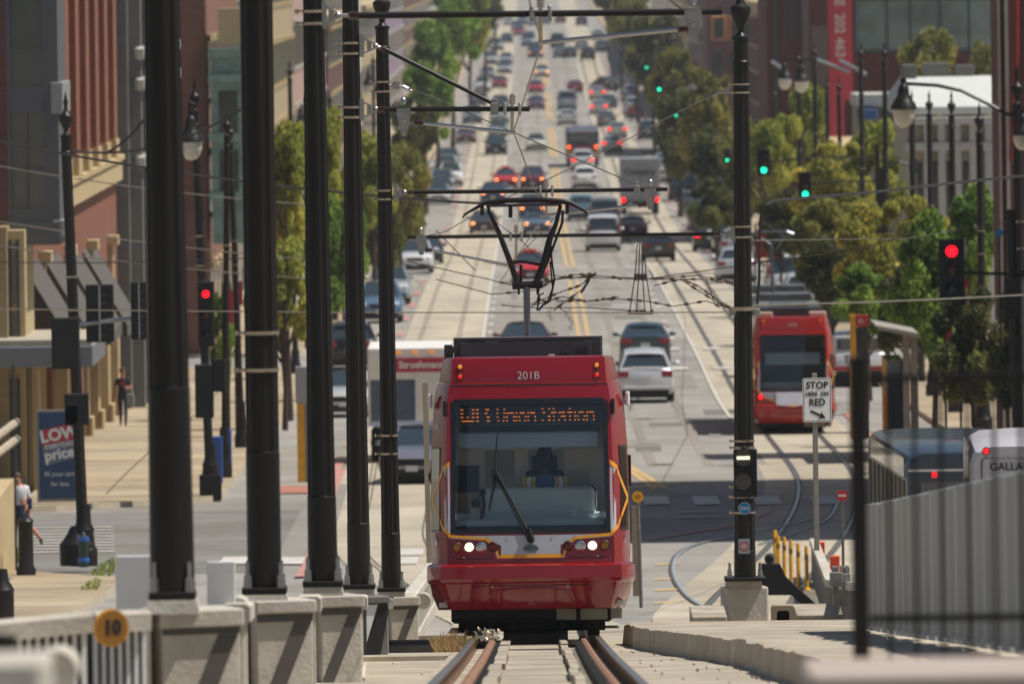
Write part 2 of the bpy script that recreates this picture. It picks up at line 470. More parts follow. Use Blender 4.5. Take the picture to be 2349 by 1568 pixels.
# rails
def rail(name,xf,d0,d1,hi=True,step=2.5,label=None):
    m=MB(); d=d0; rings=[]
    while True:
        x=xf(d); z=gz(d)
        t=(xf(d+.5)-xf(d-.5)); 
        if hi:
            h=.16; z-=.165-.16*max(0,min(1,(d-168)/14))
            pr=[(-.07,0),(-.07,.02),(-.012,.035),(-.012,.115),(-.036,.125),(-.036,.155),(-.026,h),(.026,h),(.036,.155),(.036,.125),(.012,.115),(.012,.035),(.07,.02),(.07,0)]
        else:
            h=.012+d*2e-5; pr=[(-.035,-.02),(-.035,h),(.035,h),(.035,-.02)]
        rings.append([Vector((x+a,d-t*a,z+b)) for a,b in pr])
        if d>=d1: break
        d=min(d+step,d1)
    k=len(pr)
    if hi:
        n=len(m.v)
        for r in rings: m.v+=r
        for i in range(len(rings)-1):
            for j in range(k-1):
                a=n+i*k+j; m.mat(0 if 5<=j<=7 else 1).face((a,a+1,a+k+1,a+k))
        m.mat(1).face([n+j for j in range(k)][::-1])
    else:
        n=len(m.v)
        for r in rings: m.v+=r
        for i in range(len(rings)-1):
            for j in range(k-1):
                a=n+i*k+j; m.mat(0 if j==1 else 1).face((a,a+1,a+k+1,a+k))
    return tag(m.build(name,[railm,railside],smooth=False),label,'rail','rails of the streetcar tracks')
rail('rail',lambda d:-.752,56,180,True,label='left rail of the raised track in front of the red streetcar')
rail('rail',lambda d:.752,56,180,True,label='right rail of the raised track in front of the red streetcar')
LC=lambda d: sm(d,184,262,0.,-3.25)+sm(d,262,330,0,-.35)
RC=lambda d: sm(d,188,296,3.55,7.5) if d<296 else 7.5
def spread(c,g): return lambda d:c(d)+g
m=MB()
ribbon(m,180,2300,spread(LC,-1.35),spread(LC,1.35),2)
ribbon(m,180,300,spread(RC,-1.6),spread(RC,1.6),1)
ribbon(m,300,2300,6.15,9.2,1)
struct(m.build('track_lane',concrete))
m=MB(); ribbon(m,290,2300,-4.95,-1.9,1); struct(m.build('track_lane',concrete))
for (nm,c,g,lab) in (('rail',LC,-.75,'left rail of the westbound street track left of the yellow line'),('rail',LC,.75,'right rail of the westbound street track left of the yellow line'),
        ('rail',RC,-.75,'left rail of the street track leading to the second streetcar'),('rail',RC,.75,'right rail of the street track leading to the second streetcar')):
    rail(nm,spread(c,g),180,1500,False,6. if False else 4.,label=lab)
m=MB()
for c in (LC,RC):
    for g in (-.75,.75): 
        s=1 if g<0 else -1
        ribbon(m,180,1500,spread(c,g+s*.036),spread(c,g+s*(.075)),3)
        ribbon(m,180,1500,spread(c,g-s*.075),spread(c,g-s*.036),3)
struct(m.build('rail_groove',groove))
# switch: curve from right track across to the centre
def cv(name,pts,lab):
    P=[G(*p) for p in pts]; out=[]
    for i in range(len(P)-1):
        p0=P[max(i-1,0)];p1=P[i];p2=P[i+1];p3=P[min(i+2,len(P)-1)]
        for k in range(8):
            t=k/8; out.append(.5*((2*p1)+(-p0+p2)*t+(2*p0-5*p1+4*p2-p3)*t*t+(-p0+3*p1-3*p2+p3)*t**3))
    out.append(P[-1])
    m=MB(); n=0; pr=None
    for i,p in enumerate(out):
        t=(out[min(i+1,len(out)-1)]-out[max(i-1,0)]); t.z=0; t.normalize(); w=Vector((t.y,-t.x,0))*.03
        z=gz(p.y)+.035; k=len(m.v)
        m.v+=[Vector((*(p-w*1.0).xy,z)),Vector((*(p+w*1.0).xy,z)),Vector((*(p+w*3).xy,z-.004)),]
        if pr is not None:
            m.mat(0).face((pr,pr+1,k+1,k)); m.mat(1).face((pr+1,pr+2,k+2,k+1))
        pr=k
    return tag(m.build(name,[railsheen,groove]),lab,'rail','rails of the streetcar tracks')
cv('curved_rail',[(1868,1190),(1800,1208),(1700,1228),(1600,1250),(1556,1275),(1545,1305),(1556,1340),(1590,1378),(1660,1411)],'curved silver rail swinging left across the shaded junction toward the bridge')
cv('curved_rail',[(1925,1148),(1900,1190),(1830,1222),(1745,1250)],'short curved rail crossing the shaded track right of the black pole')
# markings
m=MB()
for (x0,w) in ((1.75,.13),(2.12,.13)):
    ribbon(m,300,398,lambda d:x0-.9*max(0,(330-d)/30),lambda d:x0+w-.9*max(0,(330-d)/30),2)
    for (a,b) in ((432,548),(584,735),(770,895),(932,1050),(1090,1240),(1280,1440),(1490,1900)):
        ribbon(m,a,b,x0,x0+w+.00012*a,2)
for (p,q) in (((1440,1066),(1528,1122)),((1432,1070),(1505,1124)),((1420,1122),(1560,1108))):
    A=G(*p); B=G(*q); w=.09 if p!=(1420,1122) else .5
    n=len(m.v)
    for P_ in (A,B):
        for s in (-w,w): m.v.append(Vector((P_.x+(s if w<.3 else 0),P_.y+(s if w>.3 else 0),gz(P_.y)+.02)))
    m.face((n,n+1,n+3,n+2))
for yy in (1296,1330,1355,1384):
    A=G(1500,yy); B=G(1560,yy-3); w=.3
    n=len(m.v)
    for P_ in (A,B):
        for s in (-w,w): m.v.append(Vector((P_.x,P_.y+s,gz(P_.y)+.02)))
    m.face((n,n+1,n+3,n+2))
struct(m.build('yellow_line',yellowp))
m=MB()
def bar(px,py,wm,ln,tilt=0.):
    P_=G(px,py); 
    ribbon(m,P_.y-ln/2,P_.y+ln/2,lambda d:P_.x-wm/2+(d-P_.y)*tilt,lambda d:P_.x+wm/2+(d-P_.y)*tilt,4)
for px in (540,610,665,925,1018): bar(px,1288,.62,4.4)
for px in (1505,1620,1760,1890): bar(px,1150,.62,5.2)
for px in (940,): bar(px,1268,.6,4)
for i in range(9): bar(105+0*i+60,1212+7*i,1.9,.45)
for d0 in (402,425,551,577,737,764,900,925,1052,1084,1243,1272):
    X=LK+.6
    while X<RK-.5:
        if not (-4.6<X<-2.6 or 6.6<X<8.6): ribbon(m,d0,d0+2.6,X,X+.62,4)
        X+=1.5
# lane lines
for X in (-1.75,5.35):
    d=440
    while d<1500:
        if not any(a-6<d<b+6 for a,b in cross): ribbon(m,d,d+3,X,X+.12+.00015*d,2)
        d+=12
ribbon(m,300,2200,-1.95,-1.83,3)
ribbon(m,322,2200,6.02,6.13,3)
for px,py in ((1640,1000),(1385,835),): bar(px,py,.35,.9)
bar(1600,1188,.9,.5); bar(1600,1176,.9,.4)
struct(m.build('white_marking',whitep))
m=MB()
for (a,b) in segs[:-1]:
    d=a+2
    while d<b-6:
        ribbon(m,d,d+8,-5.35,-5.1,3); ribbon(m,d,d+8,9.6,9.82,3); d+=23
A=[G(1800,1130),G(1766,1180),G(1690,1208),G(1560,1228),G(1490,1240)]
n=len(m.v)
for p in A: m.v+=[Vector((p.x,p.y,gz(p.y)+.02)),Vector((p.x,p.y+1.1,gz(p.y+1.1)+.02))]
for i in range(len(A)-1): m.face((n+2*i,n+2*i+1,n+2*i+3,n+2*i+2))
ribbon(m,232,300,lambda d:-5.2+sm(d,232,300,.3,0),lambda d:-4.95+sm(d,232,300,.3,0),5)
struct(m.build('red_marking',redp))
# brick patches / darker repairs
m=MB(); ribbon(m,284,289,-6.7,-5.6,3); ribbon(m,292,297,10.0,11.4,3); pass
struct(m.build('brick_patch',brickpave))
m=MB(); ribbon(m,236.5,273.5,-60,-5.6,1); struct(m.build('side_street',mat('asphalt_dark','7c7974',.9,var=.12,scale=.5,detail=9,stain=.2,sscale=.15)))
m=MB(); ribbon(m,330,345,.2,1.3,1); ribbon(m,385,398,2.6,5.6,1); ribbon(m,440,470,-1.7,1.5,1); ribbon(m,500,506,-1.7,5.9,1); ribbon(m,350,352,2.3,5.9,1); ribbon(m,318,319.5,2.2,3.6,2)
struct(m.build('asphalt_patch',asphalt_new))
rp_=random.Random(12)
m=MB()
for i in range(22):
    d=rp_.uniform(310,900); X=rp_.choice((-1.2,.2,2.6,3.6,4.6,5.2))+rp_.uniform(-.3,.3); L_=rp_.uniform(1.5,9)
    if any(a-2<d<b+L_ for a,b in cross): continue
    ribbon(m,d,d+L_,X,X+rp_.uniform(.5,1.6),1)
struct(m.build('road_repair',mat('road_repair','6f6b66',.9,var=.15,scale=1.)))
m=MB()
for i in range(9):
    d=270+i*31+rp_.uniform(0,20); X=rp_.choice((.4,1.1,3.4,4.8)); n=len(m.v); z=gz(d)+.02
    m.v+=[Vector((X+.33*cos(q),d+.33*sin(q),z+ (gz(d+.33*sin(q))-gz(d)))) for q in [2*pi*j/14 for j in range(14)]]; m.face(range(n,n+14))
struct(m.build('manhole_cover',mat('iron','3f3b37',.6,metal=.5,var=.2)))
m=MB()
for (X,w) in ((-.9,.16),(.75,.16),(3.0,.16),(4.5,.16)):
    ribbon(m,300,1500,X,X+w+.12,1,zoff=-.002)
struct(m.build('tyre_track',mat('tyre_track','857f77',.9,var=.18,scale=.6,stretch=(1,.05,1))))
# tar-filled cracks
m=MB()
for k in range(8):
    X=rp_.uniform(-1,5.5); d=rp_.uniform(285,480); pr=None
    for j in range(26):
        n=len(m.v); z=gz(d)+.016
        m.v+=[Vector((X-.03,d,z)),Vector((X+.03,d,z))]
        if pr is not None: m.face((pr,pr+1,n+1,n))
        pr=n; d+=1.3; X+=rp_.uniform(-.12,.12)
struct(m.build('road_crack',mat('tar_crack','4c4844',.8)))
# stains and debris on the near slabs
m=MB()
for i in range(70):
    d=rp_.uniform(72,135); X=rp_.uniform(.95,1.9) if i%3 else rp_.uniform(-3,-1.1); s=rp_.uniform(.004,.011); z=(gz(d)-.135 if X>0 else gl(d)+.012)
    m.cbox((X,d,z+s*.5),s*2,s*3,s,0,Euler((rp_.random(),rp_.random(),rp_.random()*3)))
o=m.build('gravel_bits',mat('gravel_bit','6b6256',.9,var=.3)); tag(o,'small stones and debris scattered beside the rails',kind='stuff')
# sidewalk joints
m=MB()
for d in [190,198,206,214,222,228]+[276+i*4.5 for i in range(60)]:
    if any(a-1<d<b+.5 for a,b in cross): continue
    ribbon(m,d,d+.07,-13.1,-7.9 if d>290 else -8.6,2,fn=lambda q:gl(q)+.15)
    if d>430: ribbon(m,d,d+.07,12.1,17.6,2,fn=lambda q:gl(q)+.15)
ribbon(m,282,405,-10.6,-10.56,3,fn=lambda q:gl(q)+.15)
ribbon(m,150,230,-10.6,-10.56,3,fn=lambda q:gl(q)+.15)
struct(m.build('pavement_joint',joint))
# ---------------- catenary poles ----------------
FIN=[(1.14,0),(1.14,.25),(1.0,.4),(1.0,2.9),(1.16,3.0),(1.16,3.4),(.75,3.5),(.42,3.9),(.5,4.5),(.95,5.3),(1.3,6.3),(1.38,6.9),(1.25,7.2),(.7,7.5),(.4,8.2),(.33,9.0),(.5,9.6),(.3,10.2),(.12,11.2),(.01,11.8)]
def column(parent,P,T,rb,rt,flutes=True,smooth_to=0.,n=32,name='shaft'):
    m=MB(); ax=T-P; rings=[]
    ts=[0,smooth_to,smooth_to+.0015,1] if smooth_to>0 else [0,1]
    for i,t in enumerate(ts):
        r=rb+(rt-rb)*t; fl=flutes and (smooth_to==0 or i>=2)
        rings.append([P+ax*t+Vector((cos(2*pi*k/n),sin(2*pi*k/n),0))*r*((1 if k%4 in(0,1) else .86) if fl else (1.03 if smooth_to>0 else 1)) for k in range(n)])
    m.loft(rings,True,True)
    return m.build(name,black,parent,smooth=True,ang=18)
def finial(parent,T,r,hscale=1.,ax=None):
    m=MB(); m.lathe(T,[(a*r,b*r*hscale) for a,b in FIN],16)
    return m.build('finial',black,parent,smooth=True,ang=35)
def band(parent,C,r,h=.03,name='band',lug=-1):
    m=MB(); m.lathe(C,[(r*1.06,-h/2),(r*1.09,-h/2),(r*1.09,h/2),(r*1.06,h/2)],20)
    if lug: m.cyl(C+Vector((lug*(r+.0),-.02,0)),C+Vector((lug*(r+.07),-.02,0)),.014,n=6); m.cyl(C+Vector((lug*(r+.06),-.02,-.02)),C+Vector((lug*(r+.06),-.02,.02)),.02,n=6)
    return m.build(name,steelband,parent,smooth=True)
def boltbase(parent,C,r,plate,h=.13,th=.055):
    """base plate with four anchor bolts; C at the top of the footing"""
    m=MB(); m.box(C.x-plate,C.x+plate,C.y-plate,C.y+plate,C.z,C.z+th,.01); m.build('base_plate',black,parent)
    for sx in(-1,1):
        for sy in(-1,1):
            x,y=C.x+sx*plate*.74,C.y+sy*plate*.74
            q=MB(); q.cyl((x,y,C.z+th),(x,y,C.z+th+.21),.017,n=8); q.cyl((x,y,C.z+th),(x,y,C.z+th+.055),.036,n=6); q.cyl((x,y,C.z+th+.06),(x,y,C.z+th+.10),.033,n=6)
            q.build('anchor_bolt',steel,parent)
def local(parent,P): return P-parent.location
class Pole:
    def __init__(s,label,base,top,d,wb,wt,fin=False,smooth=0.,bands=(),foot=None,plate=None,flutes=True,group='catenary poles along the bridge',cat='pole',name='catenary_pole',n=32,fsc=1.):
        s.d=d; s.k=d/F
        P=W(*base,d); T=W(*top,d)
        s.root=thing(name,label,cat,P,group=group); s.P=P;s.T=T
        s.rb=wb/2*s.k; s.rt=wt/2*s.k
        column(s.root,Vector((0,0,0)),T-P,s.rb,s.rt,flutes,smooth,n)
        if fin: finial(s.root,T-P,s.rt*1.04,fsc)
        for y in bands:
            t=s.at(y); band(s.root,t-P,s.r(y),.028 if d>90 else .035)
        if plate: boltbase(s.root,Vector((0,0,0))-Vector((0,0,.055)),s.rb,plate)
    def at(s,y):
        t=(W(1174,y,s.d).z-s.P.z)/(s.T.z-s.P.z); return s.P+(s.T-s.P)*t
    def r(s,y):
        t=(W(1174,y,s.d).z-s.P.z)/(s.T.z-s.P.z); return s.rb+(s.rt-s.rb)*t
    def L(s,px,py,dd=0.): return W(px,py,s.d+dd)-s.P
P1=Pole('nearest and thickest black fluted catenary pole, left of the others',(396,1355),(369,-60),80,100,83,smooth=.33,plate=.165)
P2=Pole('black catenary pole second from the left, with two steel bands',(607,1345),(587,-60),94,76,75,smooth=.22,bands=(755,840),plate=.185)
P3=Pole('black catenary pole third from the left, carrying the topmost long arm',(741,1330),(718,-40),105,67,47,smooth=.14,bands=(20,48),plate=.185)
P4=Pole('black catenary pole fourth from the left, carrying the sloping braced arm',(824,1338),(803,-40),131,52,37,smooth=.1,bands=(94,118,241,264),plate=.185)
P5=Pole('black catenary pole with urn finial, fifth from the left beside the streetcar',(898,1346),(877,112),160,44,29,fin=True,smooth=.1,bands=(184,206,433,453,994,1036),plate=.2,fsc=1.)
P6=Pole('black catenary pole right of the streetcar carrying a two-lens signal and blue disc',(1709,1322),(1700,146),176,49,35,fin=True,smooth=.05,bands=(201,220,527,551,1018,1033,1123,1146,1182),plate=.32)
# ---- footings (own things) ----
def footing(label,x0,x1,ytop,ycap,d,hz,depth=.46,name='pole_footing',cap=True,rz=0.,painted=False,h2=0.):
    k=d/F; A=W(x0,ytop,d); B=W(x1,ytop,d); c=(A+B)/2; c.z=min(A.z,B.z); w=(x1-x0)*k/2
    t=thing(name,label,'footing',Vector((c.x,c.y,c.z-hz)),rz,group='concrete pole footings')
    ch=(ycap-ytop)*k
    m=MB()
    b=m.mat(0).box(-w+.02,w-.02,-depth/2+.02,depth/2,0,hz-ch,.012)
    m.build('footing_block',barrierd if painted else barrierc,t)
    m=MB(); m.box(-w,w,-depth/2-.028,depth/2+.01,hz-ch+.001,hz,.018); m.build('footing_cap',barrierc if not painted else barrierd,t)
    return t,c,w
def padstone(c,pole,w,h,parent,loc):
    m=MB(); m.loft([[(-w,-w,0),(w,-w,0),(w,w,0),(-w,w,0)],[(-w*.93,-w*.93,h),(w*.93,-w*.93,h),(w*.93,w*.93,h),(-w*.93,w*.93,h)]],False,True)
    o=m.build('padstone',barrierc,parent); o.location=loc; return o
FT={}
for key,pole,lab,x0,x1,yt,yc,d,hz,pw in (
  ('A',P1,'near blurred concrete footing under the thickest black pole',338,540,1392,1432,80.2,1.15,.19),
  ('B',P2,'tall grey concrete footing under the second black pole',560,708,1372,1401,94,1.0,.2),
  ('C',P3,'grey concrete footing under the third black pole, crossed by a painted slanting shadow',711,820,1362,1388,105,.90,.19),
  ('D',P4,'white and black painted concrete footing under the fourth black pole',818,881,1364,1380,131,.86,.19),
  ('E',P5,'small beige concrete footing under the fifth black pole, closest to the streetcar',880,953,1366,1386,160,.89,.2)):
    rz=radians(20)
    t,c,w=footing(lab,x0,x1,yt,yc,d,hz,rz=rz,painted=(key=='D'))
    FT[key]=(t,c,w)
    pb=pole.P
    m=MB(); hh=(pb.z-.055)-c.z
    q=pw
    m.loft([[(pb.x-q,pb.y-q,c.z-.02),(pb.x+q,pb.y-q,c.z-.02),(pb.x+q,pb.y+q,c.z-.02),(pb.x-q,pb.y+q,c.z-.02)],[(pb.x-q*.92,pb.y-q*.92,pb.z-.055),(pb.x+q*.92,pb.y-q*.92,pb.z-.055),(pb.x+q*.92,pb.y+q*.92,pb.z-.055),(pb.x-q*.92,pb.y+q*.92,pb.z-.055)]],False,True)
    m.xf(Matrix.Rotation(-rz,4,'Z')@Matrix.Translation(-t.location))
    m.build('padstone',barrierc,t)
    # broad shelf of the footing reaching under the pole (the poles stand left of the faces seen)
    m=MB(); x0_=min(pb.x-.22,c.x-w+.05); x1_=c.x-w+.03
    if x0_<x1_-.02:
        m.box(x0_,x1_,pb.y-.17,pb.y+.2,c.z-hz,c.z-.01,.01)
        m.xf(Matrix.Rotation(-rz,4,'Z')@Matrix.Translation(-t.location)); m.build('footing_shoulder',barrierc,t)
# cap and slanting shadows painted as dark inlays on the other footings
shadowm=mat('shadow_grey','55504b',.85,var=.12,scale=3)
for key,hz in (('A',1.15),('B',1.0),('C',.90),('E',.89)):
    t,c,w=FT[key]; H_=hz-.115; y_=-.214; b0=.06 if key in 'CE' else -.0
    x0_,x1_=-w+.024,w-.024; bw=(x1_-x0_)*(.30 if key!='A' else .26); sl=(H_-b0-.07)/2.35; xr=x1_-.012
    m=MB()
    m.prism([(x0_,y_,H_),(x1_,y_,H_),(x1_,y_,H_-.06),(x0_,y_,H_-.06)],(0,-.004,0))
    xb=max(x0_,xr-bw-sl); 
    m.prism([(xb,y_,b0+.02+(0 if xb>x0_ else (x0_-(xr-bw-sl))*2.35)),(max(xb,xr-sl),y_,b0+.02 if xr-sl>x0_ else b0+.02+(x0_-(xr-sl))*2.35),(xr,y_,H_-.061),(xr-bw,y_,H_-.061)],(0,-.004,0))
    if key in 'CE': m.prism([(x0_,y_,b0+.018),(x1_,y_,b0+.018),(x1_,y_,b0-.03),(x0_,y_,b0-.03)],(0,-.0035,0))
    m.build('painted_shadow',shadowm,t)
# dark diagonal paint on footing D
t,c,w=FT['D']
m=MB(); H=.80
m.prism([(-w+.03,-.224,.02),(w-.16,-.224,.02),(w-.022,-.224,.66),(w-.022,-.224,H-.03),(w-.12,-.224,H-.03),(-w+.03,-.224,.30)],(0,-.004,0)); m.build('black_paint',signblack,t)
m=MB(); m.prism([(-w+.03,-.224,.34),(w-.15,-.224,H-.035),(-w+.03,-.224,H-.035)],(0,-.003,0)); m.build('white_paint',white,t)
# ---- railing between footings on the left edge of the bridge ----
def balustrade(label,A,B,h=1.0,capw=.11,step=.14,bal=True,capth=.13):
    t=thing('bridge_railing',label,'railing',A,group='concrete balustrade of the bridge')
    A,B=Vector(A),Vector(B); d=(B-A); L=Vector((d.x,d.y,0)).length; u=Vector((d.x,d.y,0)).normalized(); n=Vector((-u.y,u.x,0)); sl=(B.z-A.z)/L
    m=MB()
    def sec(s): 
        p=u*s; z=sl*s
        return [p+n*capw+Vector((0,0,z+h-capth)),p-n*capw+Vector((0,0,z+h-capth)),p-n*capw+Vector((0,0,z+h-.02)),p-n*(capw-.03)+Vector((0,0,z+h)),p+n*(capw-.03)+Vector((0,0,z+h)),p+n*capw+Vector((0,0,z+h-.02))]
    m.loft([sec(0),sec(L)],True,True); m.build('cap',barrierc,t)
    m=MB()
    s=step/2; i=0
    while s<L:
        p=u*s; z=sl*s; q=step*.26
        m.loft([[p+u*q*a*(.85 if step<.1 else 1)+n*(.012 if step<.1 else .05)*b+Vector((0,0,z+zz)) for a,b in ((-1,-1),(1,-1),(1,1),(-1,1))] for zz in (.1,h-capth+.01)]); s+=step; i+=1
    m.build('balusters',white if step<.1 else barrierc,t)
    if step<.1:
        m=MB(); m.loft([[u*s+n*a+Vector((0,0,sl*s+z)) for a,z in ((.075,0),(.085,0),(.085,h-capth),(.075,h-capth))] for s in (0,L)],True,True); m.build('shade_backing',dgrey,t)  # dark sheet added behind the balusters for the shade in their gaps
    m=MB(); m.loft([[u*s+n*a+Vector((0,0,sl*s+z)) for a,z in ((-.08,-.1),(.08,-.1),(.08,.14),(-.08,.14))] for s in (0,L)],True,True); m.build('plinth',barrierc,t)
    return t
def rp(px,py,d,h):
    p=W(px,py,d); p.z-=h; return p
balustrade('blurred white balustrade left of the yellow 10 disc, running off the left edge',rp(-30,1424,73,1.02),rp(205,1402,73.25,1.02),1.02,step=.062,capw=.09)
balustrade('white balustrade under the yellow 10 disc, left of the thickest pole',rp(208,1402,73.6,1.02),rp(336,1398,73.75,1.02),1.02,step=.056,capw=.09)
balustrade('white balustrade between the first and second black poles',rp(538,1385,81,1.0),rp(553,1378,92,1.0),1.0,step=.5)
balustrade('white balustrade between the second and third black poles',rp(706,1368,95.5,.95),rp(711,1362,103.5,.95),.95,step=.5)
balustrade('white balustrade between the third and fourth black poles',rp(815,1366,106,.9),rp(822,1362,130,.9),.9,step=.6)
balustrade('white balustrade between the fourth and fifth black poles',rp(880,1371,133,.86),rp(884,1366,157,.86),.86,step=.6)
balustrade('low concrete wall running on beyond the fifth black pole beside the streetcar',rp(930,1372,160,.8),rp(992,1290,206,.8),.8,step=.4)
for (px,py,r,d,lab) in ((1515*0+545,1395,26,88,'round cream end cap on the balustrade right of the thickest pole'),(970,1378,18,160,'round cream end cap on the wall left of the streetcar'),(128,1540,50,50,'blurred grey round end cap at the bottom left')):
    c=W(px,py,d); k=d/F; m=MB(); m.cyl((0,-.06,0),(0,.4,0),r*k,n=24); m.box(-r*k*.98,r*k*.98,-.062,-.058,-.03*r*k-.015,.02) if d>60 else None
    o=m.build('round_cap',[barrierc],origin=None,smooth=True); o.location=c; tag(o,lab,'end cap','round caps of the bridge wall')
# bottom-left blurred parapet stub
c=W(45,1568,34); m=MB(); m.box(-.13,.08,-.1,.5,-.6,.07,.02); o=m.build('wall_stub',barrierc); o.location=c; tag(o,'blurred white wall stub in the bottom left corner','wall')
c=W(8,1500,48); m=MB(); m.cyl((0,0,-.9),(0,0,.08),.055,n=12); o=m.build('dark_post',black,smooth=True); o.location=c; tag(o,'blurred dark post at the lower left edge','post')
# yellow disc "10"
c=W(255,1439,72.8); r=43*72.8/F; t=thing('number_disc','round yellow disc marked 10 on the white balustrade','sign',c,radians(27))
m=MB(); m.cyl((0,-.012,0),(0,.012,0),r,n=32); m.build('disc',yellowsign,t,smooth=True)
m=MB(); m.lathe((0,-.013,0),[(r*.90,-.002),(r*.95,-.002),(r*.95,.004),(r*.90,.004)],32,axis='y'); m.build('rim_line',mat('disc_line','8a5c10',.6,var=0),t)
m=MB(); m.text('10',r*1.05,facing((0,-.016,0)),.004,bold=.008); m.build('lettering',signblack,t)
# white panels by the near pole
for (x0,x1,y0,y1,d,lab) in ((265,349,1275,1398,84,'white box panel left of the thickest black pole'),(474,540,1288,1392,86,'white box panel right of the thickest black pole')):
    A=W(x0,y0,d); B=W(x1,y1,d); m=MB(); m.box(0,(B.x-A.x),0,.10,0,A.z-B.z,.006); o=m.build('white_panel',white); o.location=(A.x,d,B.z); tag(o,lab,'box','white boxes on the bridge wall')

# ---- arms ----
def insulator(m,A,B,r,n=3):
    A,B=Vector(A),Vector(B); ax=(B-A)
    rings=[];prof=[]
    for i in range(n):
        a=i/n; prof+= [(r*.6,a),(r*1.2,a+.25/n),(r*1.25,a+.5/n),(r*.6,a+.8/n)]
    d=ax.normalized(); u=d.orthogonal().normalized(); w=d.cross(u)
    m.loft([[A+ax*t+(u*cos(2*pi*k/12)+w*sin(2*pi*k/12))*q for k in range(12)] for q,t in prof],True,True)
def arm(p,brk,ins,tube,rt,name='arm'):
    """brk: pole-side bracket px, ins: (px,px), tube: px list"""
    R_=p.root
    m=MB(); a=p.L(*brk[0]); b=p.L(*brk[1]); h=.06
    for s in (-1,1):
        m.tube([a+Vector((0,s*.03,.09)),b+Vector((0,s*.02,.02))],.012,n=4); m.tube([a+Vector((0,s*.03,-.09)),b+Vector((0,s*.02,-.02))],.012,n=4)
    m.cbox(a+Vector((-.01,0,0)),.05,.11,.26); m.cbox((a+b)/2,.05,.06,.10)
    m.sphere(b,.035,8,6); m.tube([b,p.L(*ins[0])],.02,n=6)
    m.build('bracket',steel,R_)
    m=MB(); insulator(m,p.L(*ins[0]),p.L(*ins[1]),rt*1.15,4); m.build('insulator',insul,R_,smooth=True)
    m=MB(); m.tube([p.L(*q) for q in tube],rt,n=14); m.build(name,black,R_,smooth=True,ang=60)
def hanger(p,x,y0,y1,tubey,rt):
    """vertical post with two clamps at the arm"""
    m=MB(); m.tube([p.L(x,y0),p.L(x-(y1-y0)*.0,y1)],.02,n=8)
    m.build('hanger_post',steelband,p.root,smooth=True)
    m=MB()
    for s in (-1,1):
        c=p.L(x,tubey)+Vector((s*.085,-rt*.6,0)); m.cbox(c,.035,.09,rt*2+.09,.01)
        m.sphere(c+Vector((0,-.03,-.0)),.04,8,6,(.55,.8,1.6))
    m.build('clamp',steel,p.root,smooth=True)
    m=MB(); insulator(m,p.L(x,y0)+Vector((0,.03,-.02)),p.L(x,tubey)+Vector((0,.03,.05)),.035,4); m.build('insulator',insul,p.root)
def steady(p,x,ty,hx,hy,i0,i1,tip,r=.022):
    m=MB(); a=p.L(x,ty); b=p.L(hx,hy)
    m.cbox(a+Vector((0,0,-.03)),.16,.08,.10); m.prism([a+Vector((-.08,-.03,-.06)),a+Vector((.08,-.03,-.06)),a+Vector((.03,-.03,-.28)),a+Vector((-.03,-.03,-.28))],(0,.05,0))
    m.tube([a+Vector((0,-.03,-.1)),b],.028,n=8); m.sphere(a+Vector((0,0,.1)),.035,8,6,(1,1,1.4)); m.cbox(b,.1,.07,.07); m.tube([b,p.L(*i0)],.018,n=6)
    m.build('steady_bracket',steel,p.root)
    m=MB(); insulator(m,p.L(*i0),p.L(*i1),.035,4); m.build('insulator',insul,p.root,smooth=True)
    m=MB(); m.tube([p.L(*i1),p.L(*tip)],r,n=10); m.build('steady_arm',alum,p.root,smooth=True)
arm(P3,((745,34),(775,36)),((800,36),(822,36)),((822,36),(1240,32),(1657,27)),.028*1.1)
hanger(P3,1240,-10,94,31,.03); steady(P3,1590,27,1592,68,(1580,67),(1553,68),(1235,99))
arm(P4,((832,105),(862,106)),((872,109),(885,114)),((882,113),(1128,236)),.026,name='brace')
arm(P4,((832,252),(862,251)),((866,251),(883,251)),((883,251),(1215,250)),.029)
hanger(P4,1175,215,303,250,.03); steady(P4,926,252,930,283,(948,281),(972,283),(1183,305))
m=MB(); m.cbox(P4.L(1134,250),.09,.09,.14,.01); m.cbox(P4.L(1136,238),.07,.05,.12,.01); m.build('clamp',steel,P4.root)
arm(P5,((909,441),(928,441)),((934,441),(949,441)),((949,441),(1240,438),(1531,434)),.029)
hanger(P5,1253,412,490,438,.03); steady(P5,1492,435,1492,468,(1482,468),(1462,471),(1238,495))
m=MB(); m.cbox(P5.L(1461,435),.09,.09,.12,.01); m.cbox(P5.L(1461,424),.05,.05,.1,.01); m.build('clamp',steel,P5.root)
arm(P6,((1684,538),(1664,537)),((1652,536),(1636,537)),((1636,537),(1280,540),(934,544)),.030)
hanger(P6,1184,515,600,541,.03); steady(P6,966,543,966,567,(975,574),(992,574),(1192,613),.02)
# guy brackets
for (p,x0,x1,y) in ((P5,892,925,196),(P6,1682,1650,209)):
    m=MB(); m.tube([p.L(x0,y),p.L(x1,y+3)],.02,n=6); m.cbox(p.L((x0+x1)/2,y),.1,.06,.10)
    s=1 if x1>x0 else -1
    m.tube([p.L(x1,y+2),p.L(x1+s*20,y+12)],.022,n=6); m.build('guy_bracket',steel,p.root)
for s in (-1,1):
    m=MB(); m.cbox(P6.L(1708+s*27,715),.12,.14,.11,.02); m.build('wire_clamp',steel,P6.root)
m=MB(); c=P6.at(715)-P6.P; m.lathe(c,[(.185,-.03),(.2,-.03),(.2,.03),(.185,.03)],20); m.build('band',steelband,P6.root)
